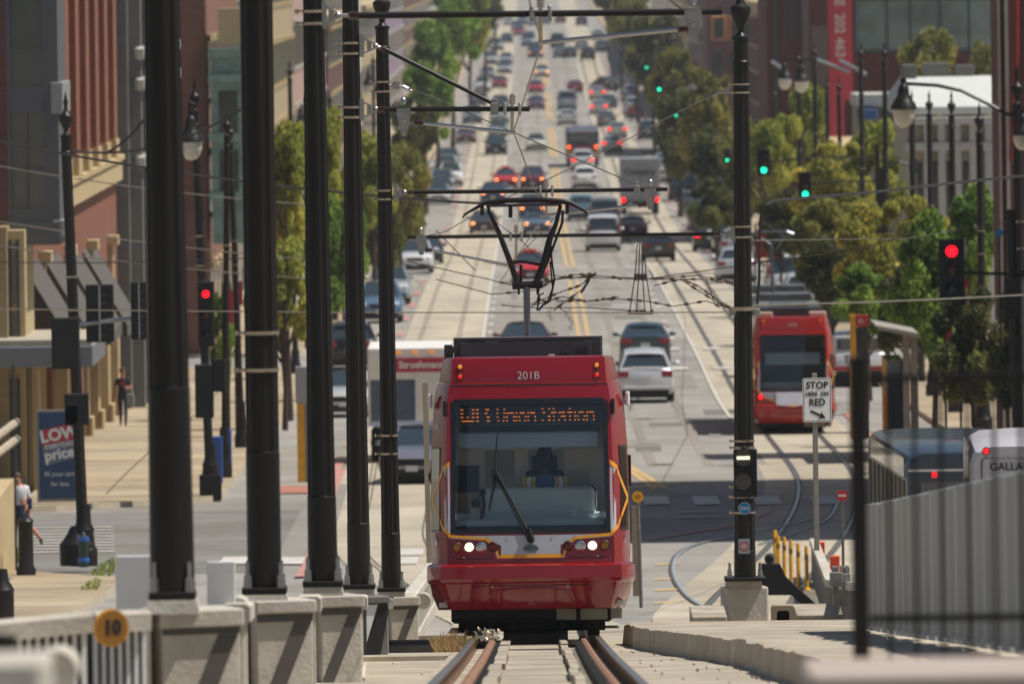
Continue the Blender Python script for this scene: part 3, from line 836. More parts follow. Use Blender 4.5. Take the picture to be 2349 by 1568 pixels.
# two-lens streetcar signal on P6
t=thing('streetcar_signal','black two-lens streetcar signal with a lit white bar on the right-hand pole','signal',W(1708,1140,175.6)); k=175.6/F
lc=lambda x,y,o=0.: W(x,y,175.6)-t.location+Vector((0,o,0))
m=MB(); a=lc(1684,1140); b=lc(1736,1030); m.box(a.x,b.x,-.02,.16,0,b.z,.01); m.build('housing',blackmat,t)
for i,y in enumerate((1050,1104)):
    c=lc(1705,y,-.03); m=MB(); rr_=.135
    rings=[]
    for q,yy in ((rr_,0),(rr_*1.05,-.22)):
        rings.append([c+Vector((q*cos(a_),yy*(1 if sin(a_)>-.25 else .25),q*sin(a_))) for a_ in [2*pi*j/20 for j in range(20)]])
    m.loft(rings); m.build('visor',blackmat,t,smooth=True)
    m=MB(); m.cyl(c+Vector((0,-.005,0)),c+Vector((0,.0,0)),rr_*.95,n=20); m.build('lens',mat('dark_lens','26282a',.25,var=.3,scale=20,coat=.5),t)
    if i==0:
        m=MB(); m.box(c.x-.10,c.x+.10,c.y-.02,c.y-.008,c.z-.02,c.z+.03); m.build('lit_bar',mat('bar_on','f5f5d0',.4,emit='f0f0c0',est=1.6,var=0),t)
m=MB(); m.sphere(lc(1706,1027,.0),.04,8,6); m.build('cap_knob',blackmat,t)
# blue XA4 disc
t=thing('blue_disc','round blue disc reading XA4 strapped to the right-hand pole','sign',W(1708,1165,175.75)); r=14.3*k
m=MB(); m.cyl((0,-.01,0),(0,.0,0),r,n=28); m.build('disc',mat('disc_white','e5e8ea',.5,var=0),t)
m=MB(); m.cyl((0,-.014,0),(0,-.0101,0),r*.92,n=28); m.build('face',mat('sign_blue','1b86c8',.5,var=.02),t)
m=MB(); m.text('XA4',r*.72,facing((0,-.018,0)),.003,bold=.002); m.build('lettering',signwhite,t)
t=thing('pole_notice','small grey notice with a red circle low on the right-hand pole','sign',W(1707,1252,175.75))
m=MB(); m.box(-13*k,13*k,-.008,0,-17*k,17*k); m.build('plate',mat('notice_blue','9fb0b8',.5,var=.05),t)
m=MB(); m.cyl((0,-.012,0),(0,-.0085,0),12*k,n=24); m.build('red_circle',mat('notice_red','b3685e',.5,var=.05),t)
m=MB()
for i,w in enumerate((4,9,6)): m.box(-w*k,w*k,-.016,-.0125,(4-i*4.4)*k,(6-i*4.4)*k)
m.build('lettering',signwhite,t)
# its footing
A=W(1667,1346,176); B=W(1761,1346,176); zb=W(1700,1446,176).z
t=thing('pole_footing','beige square concrete footing under the right-hand black pole','footing',((A.x+B.x)/2,176.0,zb),radians(9),group='concrete pole footings')
w=(B.x-A.x)/2; m=MB(); m.box(-w,w,-.1,.62,-.6,A.z-zb,.03); m.build('footing_block',barrierc,t)
m=MB(); q=.245; pc=P6.P-t.location; 
m.loft([[(pc.x+a*q,pc.y+.12+b*q,A.z-zb-.01) for a,b in((-1,-1),(1,-1),(1,1),(-1,1))],[(pc.x+a*q*.97,pc.y+.12+b*q*.97,P6.P.z-.055-zb) for a,b in((-1,-1),(1,-1),(1,1),(-1,1))]],False,True); m.build('padstone',barrierc,t)
# ---------------- the red streetcar ----------------
def tram(label,front,rz,number,near=True,group='red streetcars',name='streetcar',sl=None):
    d=front.y
    slope=(gz(d+14)-gz(d))/14 if sl is None else sl
    root=thing(name,label,'streetcar',front,rz,group=group,rx=math.atan(slope))
    N=len
    L_=20.
    # level: z, side half width, front-face half width, face depth y, chamfer depth, bulge
    LV=[(.33,1.13,.95,.22,.45,.05),(.50,1.20,1.0,.08,.42,.05),(.64,1.225,1.03,.0,.40,.05),(.66,1.255,1.08,-.05,.36,.06),(.70,1.265,1.10,-.07,.35,.06),(.85,1.26,1.09,-.06,.35,.06),(.875,1.24,1.06,-.02,.36,.06),
        (.89,1.20,1.01,.05,.40,.05),(1.0,1.205,1.01,.06,.42,.05),(1.27,1.205,1.01,.08,.45,.05),(1.9,1.20,1.01,.17,.47,.05),(2.3,1.19,1.00,.24,.47,.05),(2.84,1.155,.985,.34,.46,.05),(3.0,1.125,.965,.375,.45,.05),(3.055,1.11,.955,.385,.44,.05),(3.07,1.09,.94,.42,.44,.04),(3.10,1.09,.94,.42,.44,.04),(3.37,1.035,.925,.50,.44,.04),(3.39,1.0,.89,.55,.44,.03)]
    WX=[.955,.90,.6,.2]  # interior columns
    seg=[.95,1.05,3.0,3.1,5.3,5.4,7.6,7.9,10.2,10.3,12.6,12.7,15.2,17.5,L_]
    def ring(lv):
        z,hs,hf,yf,ch,bu=lv
        right=[(hs,y) for y in reversed(seg)]+[(hs,yf+ch),(hf+(hs-hf)*.16,yf+ch*.10),(hf,yf)]
        # front columns
        cols=[min(.955,hf-.03),.88,.55,.2]
        pts=list(right)
        for c in cols: pts.append((c,yf-bu*(1-(c/hf)**2)))
        full=pts+[(-x,y) for x,y in reversed(pts)]
        return [(x,y,z) for x,y in full]
    rings=[ring(l) for l in LV]
    ns=N(seg); k=N(rings[0]); nf=ns+3
    wz0,wz1=9,12   # windscreen rows between these levels
    fcols=range(nf,k-nf-1)
    def side_gap(j):
        jj=j if j<k/2 else k-2-j
        return jj<ns-1 and (jj%2==0) if True else False
    # windshield hole columns: nf .. k-nf-2
    def skip(i,j):
        if j==k-1: return False
        if wz0<=i<wz1 and nf<=j<=k-nf-2: return True
        if 9<=i<12:
            jj=j if j<k//2 else k-2-j
            if jj<ns-1 and jj%2==1: return True
            if i<11 and jj==ns-1: return True
        return False
    m=MB()
    m.loft(rings,False,True,skip=skip)
    # paint: silver band around front below the windscreen & on chamfers added as parts
    body=m.build('body',[scred if near else mat('streetcar_red_sunlit','9e2016',.25,var=.08,scale=.8,coat=.6)],root,smooth=True,ang=28)  # second streetcar: sunlit orange tint put into its red
    # back & floor
    m=MB(); m.box(-1.15,1.15,L_-.04,L_+.0,.33,3.3); m.box(-1.12,1.12,.3,L_-.05,.36,.42); m.build('floor',mat('floor_grey','c4c0b6',.7),root)
    m=MB()
    for yy in (3.1,7.75):
        for s in(-1,1): m.box(*sorted((s*.5,s*1.12)),yy-.05,yy+.05,.42,3.0)
    m.build('sun_catch_bulkheads',mat('sun_catch_pale','d4d0c4',.7),root)  # pale panels added to catch side sun and brighten the interior
    m=MB()
    for i in range(5):
        for s in(-1,1): m.box(*sorted((s*.45,s*1.0)),3.2+i*.85,3.3+i*.85,.9,1.6,.03); m.box(*sorted((s*.45,s*1.0)),2.85+i*.85,3.3+i*.85,.8,.9,.02)
    m.build('passenger_seats',mat('seat_fabric','4c6478',.8),root)
    def fy(x,z):
        """front face depth at x,z"""
        for i in range(N(LV)-1):
            if LV[i][0]<=z<=LV[i+1][0]:
                t=(z-LV[i][0])/(LV[i+1][0]-LV[i][0]); a=[LV[i][q]*(1-t)+LV[i+1][q]*t for q in range(6)]; break
        else: a=LV[-1]
        z_,hs,hf,yf,ch,bu=a; x=abs(x)
        if x<=hf: return yf-bu*(1-(x/hf)**2)
        mx,my=hf+(hs-hf)*.16,yf+ch*.10
        if x<mx: return yf+(my-yf)*(x-hf)/(mx-hf)
        return my+(yf+ch-my)*min(1,(x-mx)/(hs-mx))
    def hside(z):
        for i in range(N(LV)-1):
            if LV[i][0]<=z<=LV[i+1][0]:
                t=(z-LV[i][0])/(LV[i+1][0]-LV[i][0]); return LV[i][1]*(1-t)+LV[i+1][1]*t
        return LV[-1][1]
    def patch(name,pts,matl,off=.006,sub=6,par=root,matr=None):
        """polygon strip list of quads on the front surface; pts=[(x,z)x4]"""
        m=MB()
        for quad in pts:
            (a,b,c,e)=quad
            for i in range(sub):
                t0,t1=i/sub,(i+1)/sub
                def lp(p,q,t): return (p[0]+(q[0]-p[0])*t,p[1]+(q[1]-p[1])*t)
                q4=[lp(a,b,t0),lp(a,b,t1),lp(e,c,t1),lp(e,c,t0)]
                m.quad(*[(x,fy(x,z)-off,z) for x,z in q4])
        return m.build(name,matl,par,smooth=True,ang=60)
    # windscreen glass
    zs=[1.275,1.9,2.3,2.845]
    m=MB(); rs=[]
    xs=[-.96+i*.16 for i in range(13)]
    m.loft([[(x,fy(x,z)+.012,z) for x in xs] for z in zs],closed=False)
    glass=glassmat('windscreen_glass',(.97,1.,1.),1.8) if 'windscreen_glass' not in MATS else MATS['windscreen_glass']
    m.build('windscreen',glass,root,smooth=True)
    # black rubber frame
    fr=[((-.965,1.245),(.965,1.245),(.965,1.30),(-.965,1.30)),((-.965,1.30),(-.915,1.30),(-.885,2.80),(-.945,2.80)),((.915,1.30),(.965,1.30),(.945,2.80),(.885,2.80)),((-.945,2.80),(.945,2.80),(.90,2.875),(-.90,2.875))]
    patch('windscreen_frame',fr,mat('frame_black','101214',.35,var=0,coat=.4),.008,8)
    # arched top trim line
    patch('roof_seam',[((-.95,3.035),(.95,3.035),(.95,3.055),(-.95,3.055))],signblack,.004,8)
    # silver mask with yellow outline
    if not near:
        for s in (-1,1):
            patch('silver_nose',[((0,.80),(s*.5,.86),(s*.5,1.22),(0,1.22)),((s*.5,.91),(s*.97,1.12),(s*.97,1.22),(s*.5,1.22))],scgrey,.011,4); patch('yellow_curve',[((0,.80),(s*.5,.90),(s*.5,.95),(0,.85)),((s*.5,.90),(s*.98,1.12),(s*.98,1.17),(s*.5,.95))],scyel,.014,4)
    patch('silver_band',[((-.44,1.0),(.44,1.0),(.965,1.235),(-.965,1.235))][:0]+[((-.36,.985),(.36,.985),(.36,1.22),(-.36,1.22)),((-.52,1.16),(-.36,1.1),(-.36,1.22),(-.52,1.22)),((.36,1.1),(.52,1.16),(.52,1.22),(.36,1.22)),((-.97,1.19),(-.52,1.16),(-.52,1.22),(-.97,1.225)),((.52,1.16),(.97,1.19),(.97,1.225),(.52,1.22))],scgrey,.006,4)
    ye=[((-.37,.945),(.37,.945),(.37,.99),(-.37,.99))]
    for s in(-1,1):
        ye+=[((s*.37,.945),(s*.405,.945),(s*.46,1.10),(s*.425,1.10)),((s*.425,1.10),(s*.46,1.10),(s*.56,1.17),(s*.52,1.20)),((s*.54,1.165),(s*1.0,1.205),(s*1.0,1.24),(s*.54,1.195))]
    patch('yellow_line',ye,scyel,.009,3)
    si=[]; yy=[]
    for s in(-1,1):
        # silver wedge on the corner and yellow chevron
        si+=[((s*.97,1.24),(s*1.04,1.30),(s*1.04,2.06),(s*.97,2.1)),((s*1.04,1.30),(s*1.10,1.42),(s*1.10,1.92),(s*1.04,2.06)),((s*1.10,1.42),(s*1.185,1.62),(s*1.185,1.70),(s*1.10,1.92))]
        yy+=[((s*.97,1.20),(s*1.06,1.29),(s*1.06,1.34),(s*.97,1.25)),((s*1.06,1.29),(s*1.188,1.62),(s*1.188,1.70),(s*1.06,1.345)),((s*1.188,1.62),(s*1.188,1.70),(s*1.06,2.03),(s*1.06,1.965)),((s*.97,2.07),(s*1.06,2.0),(s*1.06,2.055),(s*.97,2.125))]
    patch('silver_corner',si[:1]+si[3:4],scgrey,.007,3); patch('yellow_chevron',yy[:4],scyel,.014,3); patch('yellow_chevron',yy[4:],scyel,.014,3)
    # quarter windows on chamfers
    for s in(-1,1):
        m=MB()
        for (z0,z1) in ((1.27,1.6),(1.6,1.9),(1.9,2.25),(2.25,2.3)):
            q=[]
            for z in (z0,z1):
                hs=hside(z)
                for x in (hs-.105,hs-.008): q.append((s*x,fy(x,z)-.009,z))
            m.quad(q[0],q[1],q[3],q[2])
        m.build('quarter_window',glassmat('quarter_glass',(.7,.78,.78),1.6) if 'quarter_glass' not in MATS else MATS['quarter_glass'],root,smooth=True)
        m=MB()
        for z in (1.29,2.29):
            hs=hside(z); m.tube([(s*(hs-.105),fy(hs-.105,z)-.01,z),(s*(hs-.008),fy(hs-.008,z)-.01,z)],.012,n=4)
        hs0,hs1=hside(1.29),hside(2.29)
        m.tube([(s*(hs0-.105),fy(hs0-.105,1.29)-.01,1.29),(s*(hs1-.105),fy(hs1-.105,2.29)-.01,2.29)],.01,n=4)
        m.build('quarter_frame',mat('frame_black','101214',.35,var=0),root)
    # lower flap
    m=MB(); z0,z1=.355,.615
    loop=[(-.72,z0),(-.72,z1-.02),(-.70,z1),(.70,z1),(.72,z1-.02),(.72,z0)]
    m.tube([(x,fy(x,z)-.002,z) for x,z in loop[:3]]+[(x,fy(x,z1)-.002,z1) for x in (-.4,0,.4)]+[(x,fy(x,z)-.002,z) for x,z in loop[3:]],.007,n=4); m.build('flap_seam',signblack,root)
    m=MB(); arc=[(-.52,.36),(-.50,.48),(-.42,.55),(-.25,.575),(0,.58),(.25,.575),(.42,.55),(.50,.48),(.52,.36)]
    m.tube([(x,fy(x,z)+.005,z) for x,z in arc],.022,n=8); m.build('flap_ridge',scred,root,smooth=True)
    m=MB(); m.text('A',.0001,facing((0,-.2,.4))) if False else None
    m.tube([(-.03,fy(0,.385)-.006,.385),(.035,fy(0,.385)-.006,.385),(0,fy(0,.43)-.006,.425),(-.03,fy(0,.385)-.006,.385)],.0035,n=4,cap=False); m.tube([(-.045,fy(0,.42)-.006,.415),(.03,fy(0,.44)-.006,.445)],.003,n=4); m.build('towing_symbol',mat('symbol_pink','d9a0a0',.5,var=0),root)
    m=MB()
    m.tube([(x,fy(x,.88)-.004,.882) for x in [-1.0+i*.2 for i in range(11)]],.006,n=4); m.build('bumper_seam',signblack,root)
    # headlight clusters
    for s in(-1,1):
        for i,(dx,kind) in enumerate(((.895,'amber'),(.745,'head'),(.60,'clear'),(.455,'red'))):
            x=s*dx; z=1.085-(0 if kind!='amber' else 0)
            y=fy(x,z)-.008
            p=MB(); p.lathe((x,y,z),[(.062,.0),(.064,-.012),(.052,-.02),(.05,-.004)],20,axis='y'); 
            h=p.build('headlight' if kind in('head','clear') else 'indicator_light',chrome if kind in('head','clear') else mat('lamp_rim','3a1614',.5,var=0),root,smooth=True)
            q=MB(); q.lathe((x,y,z),[(.0,-.012),(.03,-.018),(.05,-.010),(.05,-.002)][::-1],16,axis='y')
            q.build('lens',{'amber':mat('amber_dots','7a4a12',.4,col2='b87820',scale=60),'head':(lampon if near else mat('clear_lens','9ea4a8',.15,metal=.6,col2='d8dcde',scale=14)),'clear':mat('clear_lens','9ea4a8',.15,metal=.6,col2='d8dcde',scale=14),'red':mat('red_lens','5a1418',.3,col2='7c2024',scale=60)}[kind],h,smooth=True)
        # side marker, bolts
        m=MB(); m.sphere((s*1.14,fy(1.14,1.16)-.01,1.16),.035,10,6,(.5,.5,1.7)); m.build('side_marker',chrome,root,smooth=True)
        for (x,z,matl,nm) in ((s*.83,3.27,amberlens,'roof_marker'),(s*.83,3.15,mat('marker_red','a8281e',.35,var=0,emit='ff2818',est=.5),'roof_marker')):
            y=fy(x,z); p=MB(); p.lathe((x,y-.004,z),[(.042,0),(.042,-.015),(.034,-.018),(.03,-.0)],18,axis='y'); o=p.build(nm,mat('marker_rim','5c1a12',.5,var=0),root)
            p=MB(); p.sphere((x,y-.02,z),.028,12,8,(1,.6,1)); p.build('lens',matl,o,smooth=True)
        if near:
            m=MB(); m.box(s*1.02-.022,s*1.02+.022,.28,.36,2.67,2.86,.01); m.build('camera_housing',blackmat,root)
            m=MB(); m.box(s*1.20-.03,s*1.20+.03,.72,.84,2.78,2.95,.02); m.build('side_horn',white,root)
            m=MB(); m.box(s*1.212-.022,s*1.212+.022,.75,.95,1.80,2.18,.01) if s>0 else m.box(s*1.225-.01,s*1.225+.01,1.2,1.3,1.9,2.0); m.build('mirror',blackmat,root)
    bolts=MB()
    for x,z in ((-.81,1.185),(-.53,1.20),(-.27,1.215),(.27,1.215),(.53,1.20),(.81,1.185),(-.81,.96),(.81,.96),(-.40,.965),(.40,.965),(-.46,1.15),(.46,1.15),(0,.965),(-.47,.60),(.44,.60)):
        bolts.cyl((x,fy(x,z)-.012,z),(x,fy(x,z)-.016,z),.011,n=8)
    bolts.build('bolts',chrome,root)
    for s in(-1,1):
        sm_=MB(); lp=[(s*.965,1.17),(s*.975,1.10),(s*.96,.97),(s*.90,.945),(s*.45,.945)]
        sm_.tube([(x,fy(x,z)-.003,z) for x,z in lp],.0045,n=4)
        sm_.tube([(s*1.0,fy(1.0,z)-.003,z) for z in (.9,1.05,1.2)],.003,n=4)
        sm_.build('panel_seam',signblack,root)
    # badge
    p=MB(); p.lathe((0,fy(0,1.06)-.008,1.06),[(.09,0),(.088,-.006)],28,axis='y'); p.xf(Matrix.Translation((0,0,1.06))@Matrix.Diagonal((1,1,.6,1))@Matrix.Translation((0,0,-1.06))); b=p.build('badge',mat('badge_grey','71808c',.4,var=.05),root)
    p=MB(); p.text('UNITED',.038,facing((.005,fy(0,1.06)-.017,1.082)),.002); p.text('STREETCAR',.036,facing((.008,fy(0,1.06)-.017,1.052)),.002); p.build('lettering',signblack,b)
    p=MB(); p.text(number,.135,facing((-.0,fy(0,3.15)-.012,3.15)),.004); p.build('fleet_number',mat('number_white','c8c8cc',.5,var=0),root)
    p=MB(); p.text(number,.09,Matrix.Translation((-1.165,.62,2.55))@Matrix.Rotation(radians(-52),4,'Z')@TX,.003); p.build('side_number',mat('number_white','c8c8cc'),root)
    # wipers
    if near:
        m=MB()
        f=lambda x,z,o=.03:(x,fy(min(.9,abs(x)),max(z,1.27))-o,z)
        m.tube([f(.02,1.16),f(-.40,1.98,.05)],.016,n=6); m.tube([f(-.03,1.17),f(-.44,2.0,.05)],.012,n=6)
        m.cyl((0,fy(0,1.17)-.05,1.17),(0,fy(0,1.17),1.17),.05,n=12); m.tube([(.02,fy(0,1.17)-.04,1.16),f(-.02,1.30,.045)],.028,n=6)
        m.build('wiper_arm',blackmat,root)
        m=MB(); m.tube([f(-.50,1.52,.02),f(-.44,1.8,.025),f(-.42,2.0,.03),f(-.38,2.52,.02)],.011,n=6,rs=[.01,.02,.022,.008]); m.cbox(f(-.43,1.98,.05),.06,.03,.05); m.build('wiper_blade',rubber,root)
    # destination display
    dy=lambda z: fy(0,z)+.09
    m=MB(); m.box(-.86,.86,.42,.50,2.56,2.86); m.build('display_box',mat('display_dark','3c4652',.7,col2='46525e',scale=160,var=0),root)
    led=MB()
    if near:
        RW=[(2.748,[(432,458),(548,573),(592,618),(690,724),(806,822),(877,893),(1275,1290),(1345,1362),(1390,1405),(1558,1575)]),
        (2.702,[(432,458),(548,573),(592,618),(682,706),(806,822),(877,893),(905,920),(930,982),(1002,1018),(1045,1097),(1125,1140),(1152,1203),(1285,1308),(1373,1424),(1452,1514),(1541,1592),(1612,1628),(1657,1708),(1736,1752),(1763,1814)]),
        (2.656,[(432,458),(496,511),(548,573),(592,618),(700,733),(806,822),(877,893),(905,920),(976,991),(1002,1018),(1030,1043),(1098,1114),(1126,1141),(1196,1212),(1338,1362),(1390,1406),(1470,1522),(1559,1575),(1612,1628),(1638,1655),(1710,1726),(1737,1752),(1807,1824)]),
        (2.610,[(443,565),(592,618),(700,733),(816,832),(868,885),(904,920),(976,991),(1002,1018),(1037,1053),(1090,1106),(1126,1141),(1197,1213),(1275,1291),(1338,1362),(1390,1406),(1444,1460),(1506,1522),(1560,1575),(1612,1628),(1648,1664),(1701,1718),(1737,1752),(1807,1824)])]
        for z,ss in RW:
            for a,b in ss:
                x=a+3
                while x<b:
                    X=(x-1140)*.2194/188; led.cyl((X,.416,z),(X,.412,z),.0038,n=6); x+=9
        led.build('destination_text',led_on,root)
        m=MB(); m.box(-.86,.86,.44,.52,2.47,2.555); m.build('display_base',mat('display_lower','2b323b',.6,var=0),root)
        m=MB(); m.box(-.85,.83,.50,.53,2.285,2.465); m.build('sun_blind',mat('blind_blue','c8dcea',.8,var=.03),root)
        # dashboard
        dm=mat('dash_grey','c4d4d6',.7,var=.04,scale=1.5)
        m=MB(); m.box(-.55,.80,.95,1.25,1.0,1.80,.05); m.box(-.93,.93,.30,.93,1.2,1.42,.04); m.box(-.93,.93,.93,1.0,1.0,1.5,.03); m.build('dashboard',dm,root,smooth=True,ang=30)
        m=MB(); m.box(-.93,.93,.20,.29,1.15,1.335); m.build('dash_edge',mat('dash_dark','232b3c',.6,var=0),root)
        m=MB(); m.tube([(.66,.9,1.83),(.76,.88,1.82),(.80,.88,1.74),(.80,.9,1.55)],.014,n=8); m.build('grab_rail',chrome,root,smooth=True)
        m=MB(); m.box(-.72,-.62,.75,.8,1.36,1.56,.01); m.build('radio_base',mat('radio_light','c4c8c0',.5,var=0),root)
        m=MB(); m.lathe((-.66,.74,1.62),[(.055,.0),(.055,-.06),(.03,-.07)],16,axis='y'); m.sphere((-.58,.8,1.75),.045,10,8); m.tube([(-.6,.8,1.4),(-.56,.82,1.6),(-.58,.82,1.74)],.02,n=6); m.build('microphone',blackmat,root)
        m=MB(); m.box(.50,.57,.60,.64,1.42,1.52,.01); m.build('paper_cup',white,root)
        # cab back wall with windows
        wm=mat('cab_wall','f2ecde',.7,var=.04)
        m=MB()
        for x0,x1,z0,z1 in ((-1.1,-.55,.4,3.0),(-.18,-.02,.4,3.0),(.42,1.1,.4,3.0),(-1.1,1.1,2.27,3.0),(-1.1,1.1,.4,1.45)):
            m.box(x0,x1,1.85,1.91,z0,z1)
        m.build('cab_wall',wm,root)
        m=MB(); m.box(-.55,.42,1.88,1.89,1.45,2.27); m.build('cab_window',glassmat('cab_glass',(.98,1.,.99)),root)
        m=MB(); m.box(.50,.74,1.82,1.835,1.5,2.0,.004); m.box(-.88,-.62,1.82,1.835,1.5,2.05,.004); m.build('cab_locker',mat('locker','d0c8b4',.6,var=.03),root)
        m=MB(); m.box(-1.05,-.62,1.0,1.05,1.75,2.08); m.build('side_flap',mat('dash_dark','232b3c'),root)
        # driver's seat
        m=MB(); m.box(-.05,.42,1.62,1.75,1.0,2.02,.06); m.box(-.02,.39,1.25,1.7,1.0,1.15,.05); m.box(.02,.34,1.64,1.73,2.0,2.2,.04); m.build('driver_seat',mat('seat_navy','1c2740',.8,var=.1),root,smooth=True,ang=35)
        # side wall glazing
    m=MB()
    for s in(-1,1):
        m.loft([[(s*1.19,.95,1.27),(s*1.19,L_-2,1.27)],[(s*1.17,.95,2.3),(s*1.17,L_-2,2.3)],[(s*1.135,.95,2.84),(s*1.135,L_-2,2.84)]],closed=False)
    m.build('side_windows',glassmat('side_glass',(.9,.93,.92)) if 'side_glass' not in MATS else MATS['side_glass'],root)
    m=MB(); m.box(-1.0,1.0,.62,L_-.5,3.0,3.05); m.build('ceiling',mat('ceiling_pale','dcdcd6',.7),root)
    # roof equipment
    rb=MB(); rb.box(-.90,.90,1.55,5.2,3.36,3.645,.015); rb.build('roof_box',boxgrey,root)
    rb=MB(); rb.box(-.83,.78,1.49,1.548,3.38,3.585,.006); 
    rb.build('roof_box_panel',boxgrey,root)
    rb=MB()
    for x0,x1 in ((-.77,-.52),(-.36,-.12),(-.10,.14),(.19,.42),(.46,.70)):
        rb.prism([(x0,1.49,3.588),(x1,1.49,3.588),(x1-.03,1.49,3.602),(x0+.03,1.49,3.602)],(0,.05,0))
    rb.build('roof_box_louvres',signblack,root)
    rb=MB(); rb.tube([(-.91,1.5,3.635),(.91,1.5,3.635)],.012,n=6); rb.tube([(-.905,1.52,3.37),(-.905,1.52,3.64)],.008,n=4);rb.tube([(.905,1.52,3.37),(.905,1.52,3.64)],.008,n=4); rb.build('roof_box_rim',mat('rim_grey','54575b',.45,var=0),root)
    if near:
        rb=MB(); rb.box(.25,.325,1.478,1.488,3.385,3.43); rb.build('label_plate',signwhite,root)
        rb=MB(); rb.box(.39,.445,1.45,1.488,3.38,3.46,.005); rb.box(.455,.51,1.45,1.488,3.38,3.46,.005); rb.build('latches',signblack,root)
        rb=MB()
        for i in range(7):
            for x in (.60,.675): rb.box(x,x+.05,1.484,1.489,3.42+i*.014,3.426+i*.014)
        rb.build('vents',signblack,root)
        rb=MB(); rb.box(-1.03,-.93,1.9,3.5,3.36,3.57,.01); rb.tube([(-.93,1.7,3.37),(-.94,1.7,3.45),(-.91,1.7,3.54)],.02,n=6); rb.build('cable_duct',dgrey,root)
    # running gear
    m=MB(); m.box(-.98,.98,1.0,4.8,.16,.36,.06); m.box(-.95,.95,.55,1.2,.2,.34,.04); m.box(-.9,.9,2.1,2.2,.05,.2)
    for x in(-.5,-.25,.1,.35): m.box(x,x+.05,.5,.9,.08,.2)
    m.build('underframe',mat('under_black','171513',.85,var=.3,scale=6),root)
    m=MB(); m.box(.30,.54,.50,.70,.19,.325,.01); m.box(.59,.92,.50,.70,.19,.325,.01); m.box(.96,1.10,.5,.7,.2,.325,.01); m.build('equipment_box',mat('under_box','8a8678',.7,var=.2,scale=5),root)
    for yy in (1.9,3.7):
        for s in(-1,1):
            m=MB(); m.lathe((s*.76,yy,.33),[(.36,-.07),(.33,-.05),(.33,.07)] if s>0 else [(.33,-.07),(.33,.05),(.36,.07)],24,axis='x'); m.build('wheel',mat('wheel_steel','3a3634',.5,metal=.6,var=.2),root,smooth=True,ang=30)
            m=MB(); m.box(s*.92-.06,s*.92+.06,yy-.42,yy+.42,.17,.36,.03); m.build('axle_box',mat('under_black','171513'),root)
    return root,fy
f1=G(1220,1468); f1=Vector((-.045,137.5,gz(137.5)+.004))
T1,FY1=tram('nearest red streetcar 201B with lit headlights coming up the bridge track',f1,0.,'201B')
bpy.context.view_layer.update()
# pantograph (parts of the streetcar) built from world points at d = 150
def toT(P): return T1.matrix_world.inverted()@P
DP=150.
def pt(pts,r,name='pantograph_arm',m_=None,mm=None,n=8,rs=None,dd=0.):
    m=m_ or MB(); m.tube([toT(W(x,y,DP+dd)) for x,y in pts],r,n=n,rs=rs)
    if m_ is None: m.build(name,mm or black,T1,smooth=True,ang=50)
    return m
T1.matrix_world
pt([(1210,800),(1208,652)],.045,'pantograph_mast',mm=mat('mast_steel','6a6f7c',.3,metal=.8,var=.05),n=14)
q=MB(); 
for a,b in ((( 1180,655),(1240,652)),): q.tube([toT(W(*a,DP)),toT(W(*b,DP))],.05,n=8)
q.cbox(toT(W(1184,655,DP)),.1,.1,.1,.01); q.cbox(toT(W(1235,652,DP)),.12,.1,.1,.01); q.build('pantograph_hinge',black,T1)
pt([(1186,648),(1172,605),(1143,530),(1121,485),(1121,474)],.03,rs=[.04,.04,.034,.024,.02])
pt([(1230,648),(1248,600),(1262,545),(1275,515),(1286,470)],.03,rs=[.045,.045,.042,.03,.025])
pt([(1239,640),(1262,585),(1290,510),(1291,482)],.018)
pt([(1172,604),(1188,600),(1205,600),(1240,607)],.022)
pt([(1195,607),(1195,660)],.02,'pantograph_strut')
pt([(1171,472),(1171,499)],.028,'pantograph_strut')
pt([(1115,472),(1288,469)],.02,'pantograph_crossbar',mm=mat('bar_grey','5a5a5c',.4,metal=.4))
pt([(1061,500),(1066,492),(1090,478),(1112,466),(1160,460),(1235,458),(1290,462),(1310,466),(1335,480),(1345,488),(1347,497)],.025,'pantograph_head',rs=[.008,.014,.02,.028,.036,.036,.036,.03,.02,.014,.008])
pt([(1080,468),(1112,466)],.01,'x') if False else None
q=MB(); q.cbox(toT(W(1106,483,DP)),.05,.06,.13,.01); q.cbox(toT(W(1301,479,DP)),.05,.06,.13,.01); q.build('pantograph_damper',blackmat,T1)
q=MB()
for a in (((1136,508),(1205,560),(1245,603)),((1286,485),(1230,545),(1175,600))): q.tube([toT(W(x,y,DP)) for x,y in a],.006,n=4)
q.tube([toT(W(x,y,DP)) for x,y in ((1240,650),(1232,690),(1218,705))],.01,n=4)
q.build('pantograph_stay',wirem,T1)
q=MB(); q.tube([toT(W(x,y,DP)) for x,y in ((1262,545),(1266,600),(1272,640),(1262,690),(1245,700),(1235,712))],.014,n=5); q.tube([toT(W(x,y,DP)) for x,y in ((1262,600),(1268,660),(1256,692),(1232,684))],.012,n=5); q.tube([toT(W(x,y,DP)) for x,y in ((1232,712),(1238,676),(1248,672))],.012,n=5);q.build('pantograph_cable',rubber,T1)
q=MB()
for x in (1190,1233): q.cbox(toT(W(x,668,DP)),.03,.05,.09,.01)
q.build('pantograph_hook',black,T1)
